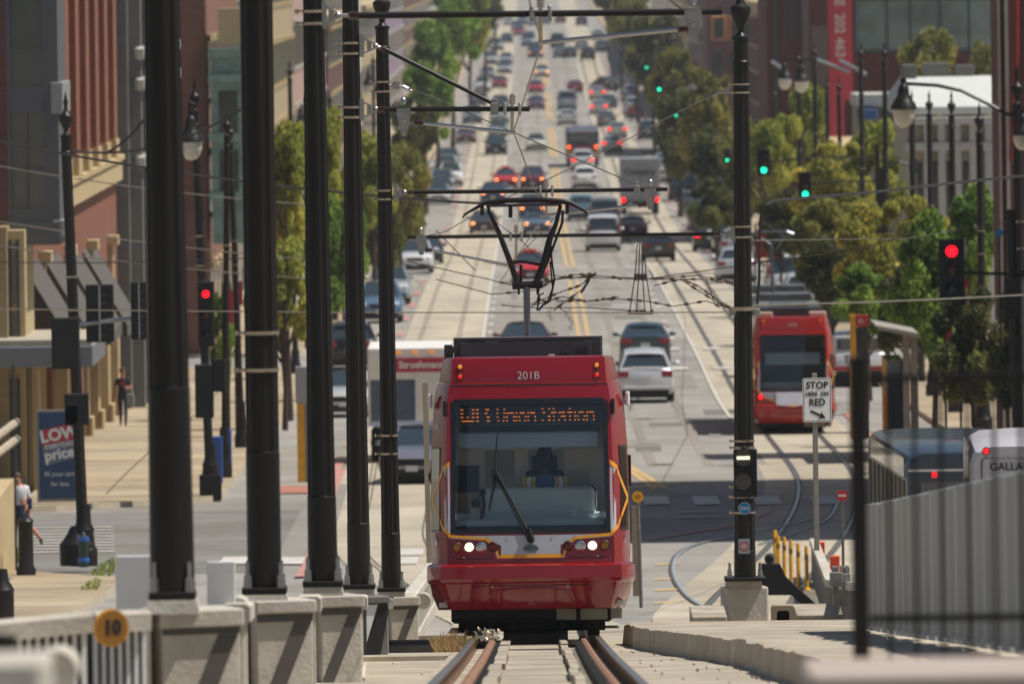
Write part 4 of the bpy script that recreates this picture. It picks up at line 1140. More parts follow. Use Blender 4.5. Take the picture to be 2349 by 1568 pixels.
# ---------------- people ----------------
def person(label,loc,J,cols,rz=0.,hair='2a211c',hairlong=False,scale=1.,regions=None,name='person',face=True,group=None,skip_legs=False):
    """J: joints dict (local, figure faces -Y). cols: skin, top, bottom, shoe hex"""
    root=thing(name,label,'person',loc,rz,group=group); root.scale=(scale,)*3
    V=[];E=[];RD=[];RG=[]
    def a(p,r,reg,par=None):
        V.append(Vector(p)); RD.append(r); RG.append(reg); i=len(V)-1
        if par is not None: E.append((par,i))
        return i
    pel=a(J['pelvis'],.135,'b')
    wa=a(Vector(J['pelvis']).lerp(Vector(J['chest']),.45),.125,'t',pel); ch=a(J['chest'],.155,'t',wa)
    nb=a(J['neck'],.062,'s',ch); hd=a(Vector(J['neck']).lerp(Vector(J['head']),.45),.06,'s',nb); h1=a(J['head'],.095,'s',hd); 
    up=(Vector(J['head'])-Vector(J['neck'])).normalized(); h2=a(Vector(J['head'])+up*.075,.085,'s',h1)
    slv=regions.get('sleeve',.9) if regions else .9
    for s in('L','R'):
        sh=a(J['sh'+s],.068,'t',ch); el=a(J['el'+s],.043,'t' if slv>1 else 's',sh)
        mid=None
        wr=a(J['wr'+s],.028,'s',el)
        d=(Vector(J['wr'+s])-Vector(J['el'+s])).normalized(); side=Vector((1 if s=='L' else -1,0,0))
        pm=a(Vector(J['wr'+s])+d*.055,.030,'s',wr)
        o=d.cross(Vector((0,1,0))); o=o.normalized() if o.length>.2 else Vector((1,0,0))
        fr=Vector((0,-1,0))-d*Vector((0,-1,0)).dot(d); fr=fr.normalized() if fr.length>.1 else Vector((1,0,0))
        for k,ln in enumerate((.062,.075,.07,.055)):
            b0=Vector(J['wr'+s])+d*.085+fr*(.027-.018*k); kn=b0+d*ln*.55; tp=kn+d*ln*.4-o*.018*(1 if s=='L' else -1)
            i0=a(b0,.010,'s',pm); i1=a(kn,.009,'s',i0); a(tp,.007,'s',i1)
        t0=a(Vector(J['wr'+s])+d*.035+fr*.035,.011,'s',wr); a(Vector(J['wr'+s])+d*.075+fr*.055,.008,'s',t0)
    if not skip_legs:
        for s in('L','R'):
            hp=a(J['hp'+s],.10,'b',pel); kn=a(J['kn'+s],.062,'b' if not(regions and regions.get('skirt')) else 's',hp); 
            cf=a(Vector(J['kn'+s]).lerp(Vector(J['an'+s]),.35),.058,'b' if not(regions and regions.get('skirt')) else 's',kn)
            an=a(J['an'+s],.040,'b' if not(regions and regions.get('skirt')) else 's',cf)
            he=a(J['an'+s],.041,'f',an) if False else an
            toe=Vector(J['to'+s]); b=a(Vector(J['an'+s]).lerp(toe,.5)+Vector((0,0,-.015)),.042,'f',an); a(toe,.034,'f',b)
    me=bpy.data.meshes.new('body'); me.from_pydata([tuple(v) for v in V],E,[])
    ob=bpy.data.objects.new('tmp',me); COL.objects.link(ob)
    md=ob.modifiers.new('s','SKIN'); md.use_smooth_shade=True
    for i,sv in enumerate(me.skin_vertices[0].data): sv.radius=(RD[i],RD[i]*(.72 if RG[i] in'tb' and RD[i]>.11 else 1)); sv.use_root=(i==0)
    sb=ob.modifiers.new('u','SUBSURF'); sb.levels=1; sb.render_levels=1
    dg=bpy.context.evaluated_depsgraph_get(); out=bpy.data.meshes.new_from_object(ob.evaluated_get(dg))
    bpy.data.objects.remove(ob)
    mm=[mat('skin_'+cols[0],cols[0],.6,var=.05),mat('cloth_'+cols[1],cols[1],.85,var=.12,scale=8,bump=.2,bscale=12),mat('cloth_'+cols[2],cols[2],.85,var=.14,scale=8,bump=.2,bscale=12),mat('shoe_'+cols[3],cols[3],.6,var=.1)]
    for q in mm: out.materials.append(q)
    idx={'s':0,'t':1,'b':2,'f':3}
    # nearest bone decides the material
    segs_=[(V[i],V[j],RG[j]) for i,j in E]
    for p in out.polygons:
        c=p.center; best=None;bd=9
        for A,B,g in segs_:
            ab=B-A; t=max(0,min(1,(c-A).dot(ab)/max(ab.length_squared,1e-9))); dd=(c-(A+ab*t)).length
            if dd<bd: bd=dd;best=(g,A,B,t)
        g=best[0]
        if regions and g=='s' and (best[1]-Vector(J['shL'])).length<1e-6 and best[3]<slv: g='t'
        if regions and g=='s' and (best[1]-Vector(J['shR'])).length<1e-6 and best[3]<slv: g='t'
        if g=='s' and (best[1]-Vector(J['chest'])).length<1e-6 and best[3]<.75: g='t'
        p.material_index=idx[g]; p.use_smooth=True
    body=bpy.data.objects.new('body',out); COL.objects.link(body); body.parent=root; body.name='body'
    H=Vector(J['head'])
    m=MB(); m.sphere(H+Vector((0,.018,.045)),.108,14,10,(.92,1.02,1.0)); 
    for v in m.v:
        if v.y<H.y-.06 and v.z<H.z+.07: v.y=H.y-.045
        if v.z<H.z-.03: v.z=H.z-.03 if not hairlong else v.z-.10
    m.build('hair',mat('hair_'+hair,hair,.7,var=.2,scale=30),root,smooth=True)
    if face:
        m=MB(); m.sphere(H+Vector((0,-.098,.005)),.016,8,6,(.9,1.2,1.5)); m.sphere(H+Vector((-.085,.01,0)),.02,8,6,(.5,.8,1.3)); m.sphere(H+Vector((.085,.01,0)),.02,8,6,(.5,.8,1.3)); m.build('nose_and_ears',mm[0],root,smooth=True)
        for s in(-1,1):
            m=MB(); m.sphere(H+Vector((s*.034,-.083,.03)),.011,8,6,(1.3,.6,.7)); m.build('eye',signblack,root)
        m=MB(); m.box(H.x-.025,H.x+.025,H.y-.094,H.y-.085,H.z-.047,H.z-.039); m.build('mouth',mat('lips','5a2c28',.6,var=0),root)
    return root,mm
# driver seated behind the windscreen
slp=math.atan((gz(151.5)-gz(137.5))/14)
M1=T1.matrix_world
dl=M1@Vector((.185,1.32,1.20))
J=dict(pelvis=(0,.12,.12),chest=(0,.10,.62),neck=(0,.08,.80),head=(0,.04,.965),shL=(.20,.10,.70),shR=(-.20,.10,.70),elL=(.27,.10,.42),elR=(-.27,.10,.42),wrL=(.16,.02,.40),wrR=(-.16,.02,.40),
 hpL=(.1,.05,.12),hpR=(-.1,.05,.12),knL=(.12,-.22,.16),knR=(-.12,-.22,.16),anL=(.12,-.18,-.25),anR=(-.12,-.18,-.25),toL=(.12,-.27,-.27),toR=(-.12,-.27,-.27))
dr,_=person('streetcar driver in blue polo shirt and reflective safety vest seated behind the windscreen',dl,J,('3b2a22','3c5a96','1c2233','151515'),hair='0e0c0c',regions=dict(sleeve=.9))
m=MB()
vest=MB(); str_=MB(); org=MB()
for s in(-1,1):
    pts=[(s*.185,-.02,.735),(s*.20,-.05,.66),(s*.17,-.075,.50),(s*.15,-.08,.38)]
    for a_,(w,mm_,dy) in enumerate(((.075,vest,0),(.045,org,-.012),(.026,str_,-.02))):
        n=len(mm_.v)
        for x,y,z in pts: mm_.v+=[Vector((x-w,y+dy+.0,z)),Vector((x+w,y+dy+.0,z))]
        for i in range(3): mm_.face((n+2*i,n+2*i+1,n+2*i+3,n+2*i+2))
vest.build('safety_vest',mat('vest_lime','b8e020',.7,var=.05,emit=None),dr); org.build('vest_stripe',mat('vest_orange','ff5a3c',.7,var=0),dr); str_.build('vest_reflector',mat('vest_silver','e0e4e4',.4,var=0),dr)
# walking man (left pavement)
g=G(283,988); g.z=gl(g.y)+.155
J=dict(pelvis=(0,0,.93),chest=(0,-.02,1.30),neck=(0,-.02,1.49),head=(0,-.05,1.63),shL=(.18,0,1.40),shR=(-.18,0,1.40),elL=(.25,-.02,1.13),elR=(-.24,.06,1.12),wrL=(.13,-.22,1.16),wrR=(-.27,.04,.87),
 hpL=(.09,0,.90),hpR=(-.09,0,.90),knL=(.09,-.12,.50),knR=(-.08,.0,.48),anL=(.08,-.16,.08),anR=(-.08,.16,.12),toL=(.09,-.32,.05),toR=(-.08,.02,.04))
wm_,_=person('man walking on the left pavement in black shirt and blue jeans',g,J,('b07a60','26262a','1f3350','141414'),hair='3a2c26',regions=dict(sleeve=.6))
m=MB(); m.box(-.07,.05,-.205,-.198,1.22,1.36); m.build('shirt_print',mat('print_red','a8303c',.7,var=.2,scale=20),wm_)
b=MB(); b.box(-.13,.13,-.05,.05,-.34,0,.03); b.tube([(-.06,0,0),(-.03,0,.16),(.03,0,.16),(.06,0,0)],.008,n=5); o=b.build('carrier_bag',mat('bag_grey','7c8a84',.7,var=.15,scale=8)); o.location=g+Vector((.22,-.08,.98)); tag(o,'pale grey carrier bag at the side of the walking man','bag')
# woman at the left edge, running leg behind
g=G(52,1276); g.z=gl(g.y)+.155
J=dict(pelvis=(0,0,.95),chest=(-.04,-.02,1.26),neck=(-.06,-.02,1.42),head=(-.10,-.02,1.54),shL=(.12,0,1.34),shR=(-.19,0,1.34),elL=(.16,-.02,1.08),elR=(-.26,.02,1.10),wrL=(.10,-.10,.92),wrR=(-.36,-.04,1.0),
 hpL=(.09,0,.88),hpR=(-.09,0,.88),knL=(.16,0,.52),knR=(-.16,-.04,.46),anL=(.40,.02,.24),anR=(-.18,0,.08),toL=(.42,.0,.11),toR=(-.30,-.05,.04))
wo,_=person('woman at the left edge striding away in white top and dark skirt',g,J,('c08a6c','d8d4d6','262c3c','4a3a2a'),hair='4a3424',hairlong=True,regions=dict(sleeve=.7,skirt=True))
m=MB(); m.lathe((0,0,0),[(.135,.98),(.16,.85),(.19,.66),(.20,.56)],16); m.build('skirt',mat('skirt_dark','242a3a',.85,var=.1),wo,smooth=True)
b=MB(); b.box(-.05,.05,-.1,.1,-.24,.0,.02); b.tube([(0,0,0),(-.06,0,.3),(-.14,0,.5)],.01,n=5); o=b.build('shoulder_bag',mat('bag_navy','2c3560',.7)); o.location=g+Vector((.17,.0,1.12)); tag(o,'small navy shoulder bag on the striding woman','bag')
# far pedestrians on the crossing
for i,(px,py,c1,lab) in enumerate(((1449,283,'a02028','distant pedestrian in red crossing between cars, right lanes'),(1436,281,'8890a8','distant pedestrian in pale top left of the one in red'),(1462,284,'30303a','distant pedestrian in black right of the one in red'),(1480,300,'7a2a30','distant pedestrian in maroon beside the parked car on the right'))):
    g=G(px,py)
    J=dict(pelvis=(0,0,.93),chest=(0,0,1.30),neck=(0,0,1.49),head=(0,-.02,1.63),shL=(.19,0,1.40),shR=(-.19,0,1.40),elL=(.25,.04,1.12),elR=(-.25,-.04,1.12),wrL=(.25,.0,.87),wrR=(-.26,-.14,.9),
      hpL=(.09,0,.90),hpR=(-.09,0,.90),knL=(.10,-.08,.50),knR=(-.10,.06,.48),anL=(.10,-.14,.08),anR=(-.10,.2,.1),toL=(.10,-.28,.05),toR=(-.10,.06,.04))
    person(lab,g,J,('9a6a50',c1,'242833','1a1a1a'),hair='1c1614',rz=(i%2)*1.2,regions=dict(sleeve=.6),face=False,group='pedestrians on the far crossing')
# ---------------- vehicles ----------------
# body = loft of cross sections along the length; local: faces -Y when it comes towards the camera? rear at y=0 facing camera, length to +y
VM={}
def pm(hexc,metal=.25): return mat('car_paint_'+hexc,hexc,.28,metal=metal,var=.02,coat=.7)
def carmeshes(kind):
    """rear end at y=0 (towards -y), front at y=L. returns dict of meshes"""
    if kind in VM: return VM[kind]
    if kind=='sedan': L,Wd=4.75,1.82; low_=[(0,.38,.98),(.12,.24,1.04),(.9,.22,1.06),(1.6,.2,.98),(3.3,.2,.95),(4.35,.22,.82),(4.62,.26,.72),(4.75,.36,.62)]; cab=[(.75,1.03,.70),(1.35,1.38,.60),(2.6,1.43,.60),(3.5,.96,.72)]
    elif kind=='suv': L,Wd=4.7,1.88; low_=[(0,.42,1.05),(.1,.3,1.12),(.5,.28,1.15),(3.4,.28,1.08),(4.3,.28,.98),(4.6,.32,.86),(4.7,.42,.72)]; cab=[(.12,1.10,.78),(.45,1.60,.62),(.9,1.68,.61),(2.5,1.70,.62),(3.5,1.08,.76)]
    elif kind=='van': L,Wd=5.1,1.98; low_=[(0,.42,1.12),(.08,.32,1.2),(3.9,.3,1.15),(4.8,.32,1.0),(5.05,.38,.85),(5.1,.45,.7)]; cab=[(.03,1.18,.88),(.18,1.95,.76),(.5,2.05,.74),(3.2,2.05,.74),(4.3,1.15,.82)]
    elif kind=='pickup': L,Wd=5.6,1.98; low_=[(0,.5,1.12),(.08,.4,1.16),(2.0,.36,1.16),(4.5,.34,1.15),(5.4,.36,1.05),(5.6,.45,.9)]; cab=[(1.75,1.15,.84),(1.95,1.78,.70),(3.4,1.82,.70),(4.3,1.15,.8)]
    hw=Wd/2
    m=MB(); rings=[]
    def belly(z0,z1,y,sc):
        w=hw*sc
        return [(-w*.90,y,z0),(-w*.98,y,z0+.10),(-w,y,(z0+z1)/2),(-w*.97,y,z1-.12),(-w*.86,y,z1-.01),(-w*.4,y,z1+.025),(w*.4,y,z1+.025),(w*.86,y,z1-.01),(w*.97,y,z1-.12),(w,y,(z0+z1)/2),(w*.98,y,z0+.10),(w*.90,y,z0)]
    n=len(low_)
    for i,(y,z0,z1) in enumerate(low_):
        sc=.90 if i in(0,) else (.86 if i==n-1 else (.95 if i==n-2 else (.97 if i==1 else 1)))
        rings.append(belly(z0,z1,y,sc))
    m.loft(rings,True,True)
    body=m.mesh('body',[pm('888888')],True,ang=50)
    # cabin: glass with roof
    def cabring(y,z,wf):
        w=hw*wf*1.33 if False else hw*wf*1.12
        return (y,z,w)
    m=MB(); cr=[]
    zb=lambda y:[z1 for (yy,z0,z1) in low_ if yy<=y+1e-6][-1]-.04
    # side polygons (glasshouse)
    y0,z0,w0=cab[0]; yN,zN,wN=cab[-1]
    tops=cab[1:-1]
    basew=hw*.90
    # roof panel
    m.mat(0)
    roof=MB()
    rl=[[(-hw*w*1.06,y,z-.05),(-hw*w*.86,y,z),(0,y,z+.03),(hw*w*.86,y,z),(hw*w*1.06,y,z-.05)] for y,z,w in tops]
    y1,z1,w1=tops[0]; y2,z2,w2=tops[-1]
    rl=[[(-hw*w1*1.04,y1-.06,z1-.09),(-hw*w1*.84,y1-.08,z1-.05),(0,y1-.1,z1-.03),(hw*w1*.84,y1-.08,z1-.05),(hw*w1*1.04,y1-.06,z1-.09)]]+rl
    roof.loft(rl,closed=False)
    # pillars
    pr_=.045
    for s in(-1,1):
        roof.tube([(s*basew*.93,y0+.05,z0-.02),(s*hw*w1*1.05,y1,z1-.06)],.05,n=6)
        roof.tube([(s*basew*.96,yN-.1,zN-.02),(s*hw*w2*1.05,y2,z2-.06)],.04,n=6)
        roof.tube([(s*hw*w1*1.06,y1,z1-.06)]+[(s*hw*w*1.06,y,z-.055) for y,z,w in tops],.035,n=6)
        ym=(y1+y2)/2+.15; roof.tube([(s*basew,ym,zb(ym)),(s*hw*((w1+w2)/2)*1.05,ym-.1,max(z1,z2)-.07)],.04,n=5)
    roofm=roof.mesh('roof',[pm('888888')],True,ang=45)
    g=MB(); ww=.985
    g.quad((-basew*.9,y0,z0-.03),(basew*.9,y0,z0-.03),(hw*w1*ww,y1,z1-.06),(-hw*w1*ww,y1,z1-.06))
    g.quad((basew*.94,yN,zN-.03),(-basew*.94,yN,zN-.03),(-hw*w2*ww,y2,z2-.05),(hw*w2*ww,y2,z2-.05))
    for s in(-1,1):
        pts=[(s*basew*.9,y0,z0-.05)]+[(s*hw*w*1.03,y,z-.06) for y,z,w in tops]+[(s*basew*.94,yN,zN-.05)]
        for i in range(len(pts)-1):
            a,b=pts[i],pts[i+1]; ab=(s*basew*.985,a[1],zb(max(a[1],0))-.03); bb=(s*basew*.985,b[1],zb(b[1])-.03)
            q=[a,b,bb,ab] if s>0 else [ab,bb,b,a]
            g.quad(*q)
    glassm=g.mesh('windows',[cglass])
    # dark lower trim, plate, lights
    t=MB(); zr=low_[1][1]; t.box(-hw*.80,hw*.80,-.015,.2,zr-.05,zr+.14,.02); t.box(-hw*.86,hw*.86,.3,L-.4,.16,.34); t.box(-hw*.8,hw*.8,L-.15,L+.012,low_[-2][1],low_[-2][1]+.14,.02); trim=t.mesh('lower_trim',[blackmat])
    zt=low_[1][2]
    def tl(s):
        q=MB()
        if kind in('van',): q.box(*(sorted((s*hw*.80,s*hw*.93))),-.03,.06,1.0,1.55,.02)
        elif kind=='pickup': q.box(*(sorted((s*hw*.80,s*hw*.93))),-.03,.06,.72,1.08,.02)
        else: q.box(*(sorted((s*hw*.55,s*hw*.93))),-.025,.10,zt-.30,zt-.10,.03)
        return q.mesh('taillight',[tailred])
    tls=(tl(-1),tl(1))
    zh=low_[-2][2]
    def hl(s):
        q=MB(); q.sphere((s*hw*.72,L-.10,zh-.08),.12,10,8,(1.1,1.,.75)); return q.mesh('headlight',[mat('headlight_glass','c8ccd0',.12,var=0,coat=1)],True)
    hls=(hl(-1),hl(1))
    q=MB(); q.box(-hw*.45,hw*.45,L-.08,L+.004,zh-.24,zh-.06,.02); grille=q.mesh('grille',[blackmat])
    q=MB(); q.box(-.16,.16,-.03,-.005,zt-.42,zt-.27,.004); plate=q.mesh('number_plate',[mat('plate_white','c9ccd0',.5,var=.1,scale=30)])
    q=MB(); q.box(-.16,.16,L+.014,L+.03,low_[-2][1]+.08,low_[-2][1]+.22,.004); plate2=q.mesh('number_plate',[mat('plate_white','c9ccd0')])
    def mir(s): q=MB(); q.sphere((s*(hw+.10),yN-.45,zb(yN-.5)+.07),.11,8,6,(1.1,.6,.75)); q.box(*(sorted((s*(hw*.9),s*(hw+.06)))),yN-.47,yN-.41,zb(yN-.5)+.0,zb(yN-.5)+.05); return q.mesh('mirror',[pm('888888')],True)
    mirs=(mir(-1),mir(1))
    wl=MB(); wl.lathe((0,0,0),[(.30,-.11),(.33,-.09),(.33,.09),(.30,.11)],18,axis='x'); wheel=wl.mesh('wheel',[rubber],True,ang=40)
    rm=MB(); rm.lathe((0,0,0),[(.21,-.115),(.21,.115)],14,axis='x'); rim=rm.mesh('rim',[mat('rim_alloy','8e9092',.35,metal=.7,var=.1)],True)
    VM[kind]=dict(L=L,hw=hw,body=body,roof=roofm,windows=glassm,trim=trim,tl=tls,hl=hls,grille=grille,plate=plate,plate2=plate2,mir=mirs,wheel=wheel,rim=rim,wy=(.95,L-.95) )
    return VM[kind]
def car(label,kind,px,py,color,toward=False,group='traffic on the street',lights=None,brake=False,scale=1.,yaw=0.,name=None,cat=None,side=None,detail=2,X=None,d=None,rack=False,taxi=False):
    g=G(px,py) if d is None else Vector((X,d,gz(d)))
    v=carmeshes(kind); L=v['L']*scale
    nm=name or {'sedan':'parked_car' if 'parked' in label else 'car','suv':'suv','van':'van','pickup':'pickup_truck'}[kind]
    ct=cat or {'sedan':'car','suv':'suv','van':'van','pickup':'pickup truck'}[kind]
    loc=g.copy(); 
    if toward: loc.y+=L
    sl=math.atan((gz(g.y+L)-gz(g.y))/L)
    loc.z=gz(loc.y)+.012
    root=thing(nm,label,ct,loc,(pi if toward else 0)+yaw,group=group,rx=(sl if not toward else -sl)); root.scale=(scale,)*3
    M_=pm(color,.0 if color in('e4e4e2','b8202c','a81c30') else .3)
    b=add('body',v['body'],root,mats=[M_]); add('roof',v['roof'],root,mats=[M_]); add('windows',v['windows'],root)
    if detail>0:
        add('lower_trim',v['trim'],root)
        for i in(0,1):
            if not toward or detail>1: add('taillight',v['tl'][i],root,mats=[brakered if brake else None])
            if toward or detail>1: add('headlight',v['hl'][i],root,mats=[lights] if lights else None)
            add('mirror',v['mir'][i],root,mats=[M_])
        add('number_plate',v['plate' if not toward else 'plate2'],root); 
        if toward: add('grille',v['grille'],root)
        for yy in v['wy']:
            for s in(-1,1):
                w=add('wheel',v['wheel'],root,(s*(v['hw']-.13),yy,.34))
                if detail>1: add('rim',v['rim'],w)
    if taxi:
        m=MB(); m.box(-.32,.32,v['L']*.42,v['L']*.48,1.44,1.60,.03); m.build('taxi_sign',mat('taxi_orange','c8502c',.5,var=.05),root)
    if rack:
        m=MB()
        for s in(-1,1): m.tube([(s*.6,.8,1.72),(s*.6,2.6,1.75)],.025,n=5)
        m.build('roof_rack',chrome,root)
    return root
SIL='a9adb2'; WH='e4e4e2'; BK='1c1e22'; TEAL='2c4450'; RED='a81c30'; MAR='4a1c26'; BLU='22406e'; GRY='5c6066'; DK='2a2e36'; PUR='6a4258'
lex=car('white luxury suv right of the streetcar roof, nearest car in the outbound lane','suv',1481,925,'c9cbd0',scale=1.02)
car('dark teal sedan just ahead of the white suv, wing mirrors showing','sedan',1481,838,TEAL,scale=1.02)
car('dark teal car with a pinkish roof mostly hidden behind the nearest streetcar roof','sedan',1206,838,'5a3440',toward=True,scale=1.05)
car('red taxi with an orange roof sign coming down the centre lane','sedan',1216,650,'b8202c',toward=True,taxi=True,name='taxi',cat='taxi')
car('silver blue sedan with glowing orange headlights under the pantograph','sedan',1233,538,'5a7488',toward=True,lights=lampwarm)
car('dark sedan with orange headlights left of the pantograph','sedan',1110,537,'3a3230',toward=True,lights=lampwarm)
car('dark teal car with one orange headlight behind the pantograph crossbar','suv',1222,506,'24343c',toward=True,lights=lampwarm)
car('blue sedan with orange headlights under the long black arm','sedan',1131,466,'22407a',toward=True,lights=lampwarm)
car('red taxi behind the blue sedan in the kerb track lane','sedan',1160,433,'b8202c',toward=True,taxi=True,lights=lampwarm,name='taxi',cat='taxi')
car('dark red suv with an orange lamp left of the yellow line','suv',1222,436,'6c2430',toward=True,lights=lampwarm)
car('black suv facing us behind the small black arm end','suv',1138,357,BK,toward=True)
car('cream white sedan facing us left of the bus','sedan',1230,347,'d8d8c4',toward=True)
car('silver sedan facing us above the black suv in the left lane','sedan',1143,316,'8c9aa0',toward=True,detail=1)
car('purple sedan glinting left of the yellow line','sedan',1230,253,PUR,toward=True,detail=1)
car('red sedan just behind the purple one','sedan',1229,215,RED,toward=True,detail=1)
car('dark grey suv in the left lane behind the arm tip','suv',1148,258,'3c4448',toward=True,detail=1)
car('crimson sedan in the left lane above the dark grey suv','sedan',1146,204,'981a34',toward=True,detail=1)
car('cream sedan with warm headlights beside the yellow line, upper street','sedan',1243,178,'c8c4b4',toward=True,lights=lampwarm,detail=1)
car('silver sedan second from the tree line in the upper left lane','sedan',1158,170,SIL,toward=True,detail=1)
car('pale grey sedan behind the upper silver sedan','sedan',1161,148,'9aa4a8',toward=True,detail=1)
car('dark teal hatchback in the upper left lane','sedan',1163,100,'1f3c40',toward=True,detail=1)
car('steel blue van near the contact wire in the upper street','van',1228,134,'34506c',toward=True,lights=lampwarm,detail=1)
car('small crimson car far up the left lane','sedan',1191,83,'a81c34',toward=True,detail=1)
for x,y,c,k,l in ((1167,60,SIL,'sedan','far silver car left in the topmost row under the long arm'),(1199,58,'6a7480','suv','far slate suv second in the topmost row'),(1226,60,'848c94','sedan','far pale slate car third in the topmost row'),(1250,57,GRY,'sedan','far grey car fourth in the topmost row'),
    (1186,74,'54646c','suv','far blue grey suv just under the topmost row'),(1212,108,'7c8890','van','far pale van ahead of the steel blue van'),(1140,118,'9aa09c','suv','silver suv parked by the left trees high up the street'),(1128,150,'b8bcbc','suv','pale suv parked by the left trees, second from the top'),
    (1118,182,'7a848c','sedan','grey car parked by the left trees, third from the top'),(1107,212,'d0d0cc','suv','whitish suv parked by the left trees, fourth from the top'),(1096,245,'4a5054','sedan','dark car parked by the left trees, fifth from the top'),(1083,285,'747c80','suv','grey suv parked by the left trees, sixth from the top'),(1070,330,'6a4048','sedan','plum car parked by the left trees, seventh from the top')):
    car(l,k,x,y,c,toward=True,detail=1,group='cars parked and queued far up the left side')
car('silver suv facing us in the left lane above the small silver sedan','suv',1146,285,'9ca4a4',toward=True,detail=1)
car('white suv parked by the left kerb, glinting in the sun','suv',1034,428,WH,toward=True,group='cars parked along the left kerb')
car('white suv parked at the left kerb above the brick patch','suv',952,628,'dcdcdc',toward=True,group='cars parked along the left kerb')
car('dark sedan parked behind the left white suv','sedan',978,606,BK,toward=True,group='cars parked along the left kerb')
car('slate blue sedan parked at the left kerb behind the fifth pole','suv',872,742,'5c7896',toward=True,group='cars parked along the left kerb')
car('pale grey suv parked behind the slate blue one at the left kerb','suv',893,700,'a8aeb0',toward=True,group='cars parked along the left kerb')
car('black suv seen between the third and fourth poles','suv',805,850,'16181c',toward=False,group='cars parked along the left kerb')
car('silver sedan with a pink roof seen between the third and fourth poles','sedan',790,958,'c0c4c4',toward=True,group='cars parked along the left kerb')
car('grey sedan facing us just left of the streetcar front','sedan',990,1112,'7a7c88',toward=True,yaw=radians(-6),scale=1.0)
# away lanes
car('white van with dark lettering, close above the crosswalk','van',1384,578,'d4d6da')
car('black sedan right of the white van','sedan',1511,600,BK)
car('maroon sedan behind the white van and black sedan','sedan',1452,552,MAR)
car('slate grey van with a pale roof behind the white van','van',1388,532,'5a626c')
car('pale teal car with an orange rear light left of the slate van','suv',1334,508,'5c7c88')
car('small white suv under the thin guy wire','suv',1342,435,WH)
car('white crossover with red lamps right behind the bus','suv',1337,394,'cfd2d4',brake=True)
car('silver sedan with red lamps right of the bus','sedan',1404,352,'a8b0b0',brake=True)
car('silver hatchback ahead of the silver sedan right of the bus','sedan',1416,318,'9aa2a4',brake=True,detail=1)
car('grey sedan beyond the bus roof on the right','sedan',1392,292,'6a6e74',detail=1)
car('silver sedan with bright red lamps two cars beyond the bus','sedan',1374,264,'a4acb0',brake=True,detail=1)
car('teal sedan next to the pedestrians high up','sedan',1396,250,'3c6470',detail=1)
car('silver sedan with red lamps below the dark suv high up','sedan',1371,230,'b0b4b8',brake=True,detail=1)
car('dark suv changing lane high up on the right','suv',1404,212,DK,yaw=radians(20),detail=1)
car('crimson sedan ahead of the white van high up','sedan',1320,215,'801c30',detail=1)
car('pale grey van seen over the bus roof','van',1301,254,'8e98a2')
car('white sedan hidden behind the bus top left','sedan',1301,288,'c8ccd0',detail=1)
for x,y,c,k,l in ((1285,134,'7c8890','sedan','silver car left in the middle row high up the outbound side'),(1308,134,DK,'sedan','dark car second in the middle row high up'),(1349,138,'2c2e38','suv','dark suv at the right of the middle row high up'),(1334,114,'7a8ca0','sedan','blue grey car behind the dark suv of the middle row'),
    (1279,112,'22262c','van','black van standing tall at the top of the outbound lane'),(1334,60,'28303a','suv','dark suv topmost on the right side'),(1286,54,'782430','sedan','far red car topmost beside the wire'),(1380,122,'5c6870','suv','slate suv parked by the right trees at the very top'),(1372,92,'8a9094','sedan','pale car parked above the slate suv at the top right')):
    car(l,k,x,y,c,detail=1,group='cars queued far up the outbound side')
for x,y,c,k,l in ((1447,232,'9aa4ac','suv','silver suv parked on the right, topmost of its line'),(1452,262,'b0b6b8','suv','whitish suv parked on the right, second of its line'),(1487,322,'3a444c','suv','dark suv parked by the right trees above the box truck'),(1425,205,'6a7074','sedan','grey car parked high up by the right trees'),
    (1540,420,'c8ccc8','sedan','cream sedan parked right of the box truck'),(1524,395,'8a9aa4','sedan','pale blue car parked behind the cream sedan'),(1566,462,'2c3238','pickup','black pickup parked right of the box truck'),(1588,498,'4c545a','suv','slate suv parked below the black pickup'),(1612,532,'848a8e','suv','silver suv parked nearest the shaded part of the right kerb')):
    car(l,k,x,y,c,group='cars parked along the right kerb',detail=1 if y<400 else 2)
car('dark suv with three red lamps left of the right-hand black pole','suv',1629,578,'1a1c20',brake=True)
car('silver hatchback with red lamps partly behind the right-hand black pole','suv',1690,650,'b4b8be',group='cars parked along the right kerb')
car('white sedan parked above the second streetcar, nearest its roof','suv',1846,720,'c4ccd0',group='cars parked along the right kerb')
car('white minivan parked behind the white sedan above the second streetcar','van',1808,690,'d4d6d4',group='cars parked along the right kerb')
car('black suv parked furthest of the three above the second streetcar','suv',1822,645,'22242a',group='cars parked along the right kerb')
pk=car('white and red pickup with a cap parked right of the second streetcar','pickup',1972,888,'d0d2d4',group='cars parked along the right kerb')
m=MB(); m.box(-.86,.86,.06,1.9,1.15,1.72,.05); m.build('bed_cap',pm('c4c8cc'),pk)
m=MB(); m.box(-.75,.75,.03,.058,1.24,1.62,.03); m.build('cap_window',cglass,pk)
m=MB(); m.box(-.9,.9,-.02,-.004,.55,.70); m.build('red_stripe',mat('stripe_red','a83038',.5),pk)
m=MB(); m.text('T',.34,facing((-.42,-.022,.92)),.004,bold=.01); m.text('ed',.22,facing((-.18,-.022,.86)),.004); m.build('lettering',mat('letter_red_dark','7a2a34',.6,var=0),pk)
# Lexus refinements
m=MB(); m.box(-.55,.55,-.0,.02,1.10,1.12) ; m.build('chrome_strip',chrome,lex)
m=MB(); m.box(-.72,.72,-.05,.12,.42,.54,.04); m.build('bumper_lip',pm('c9cbd0'),lex)
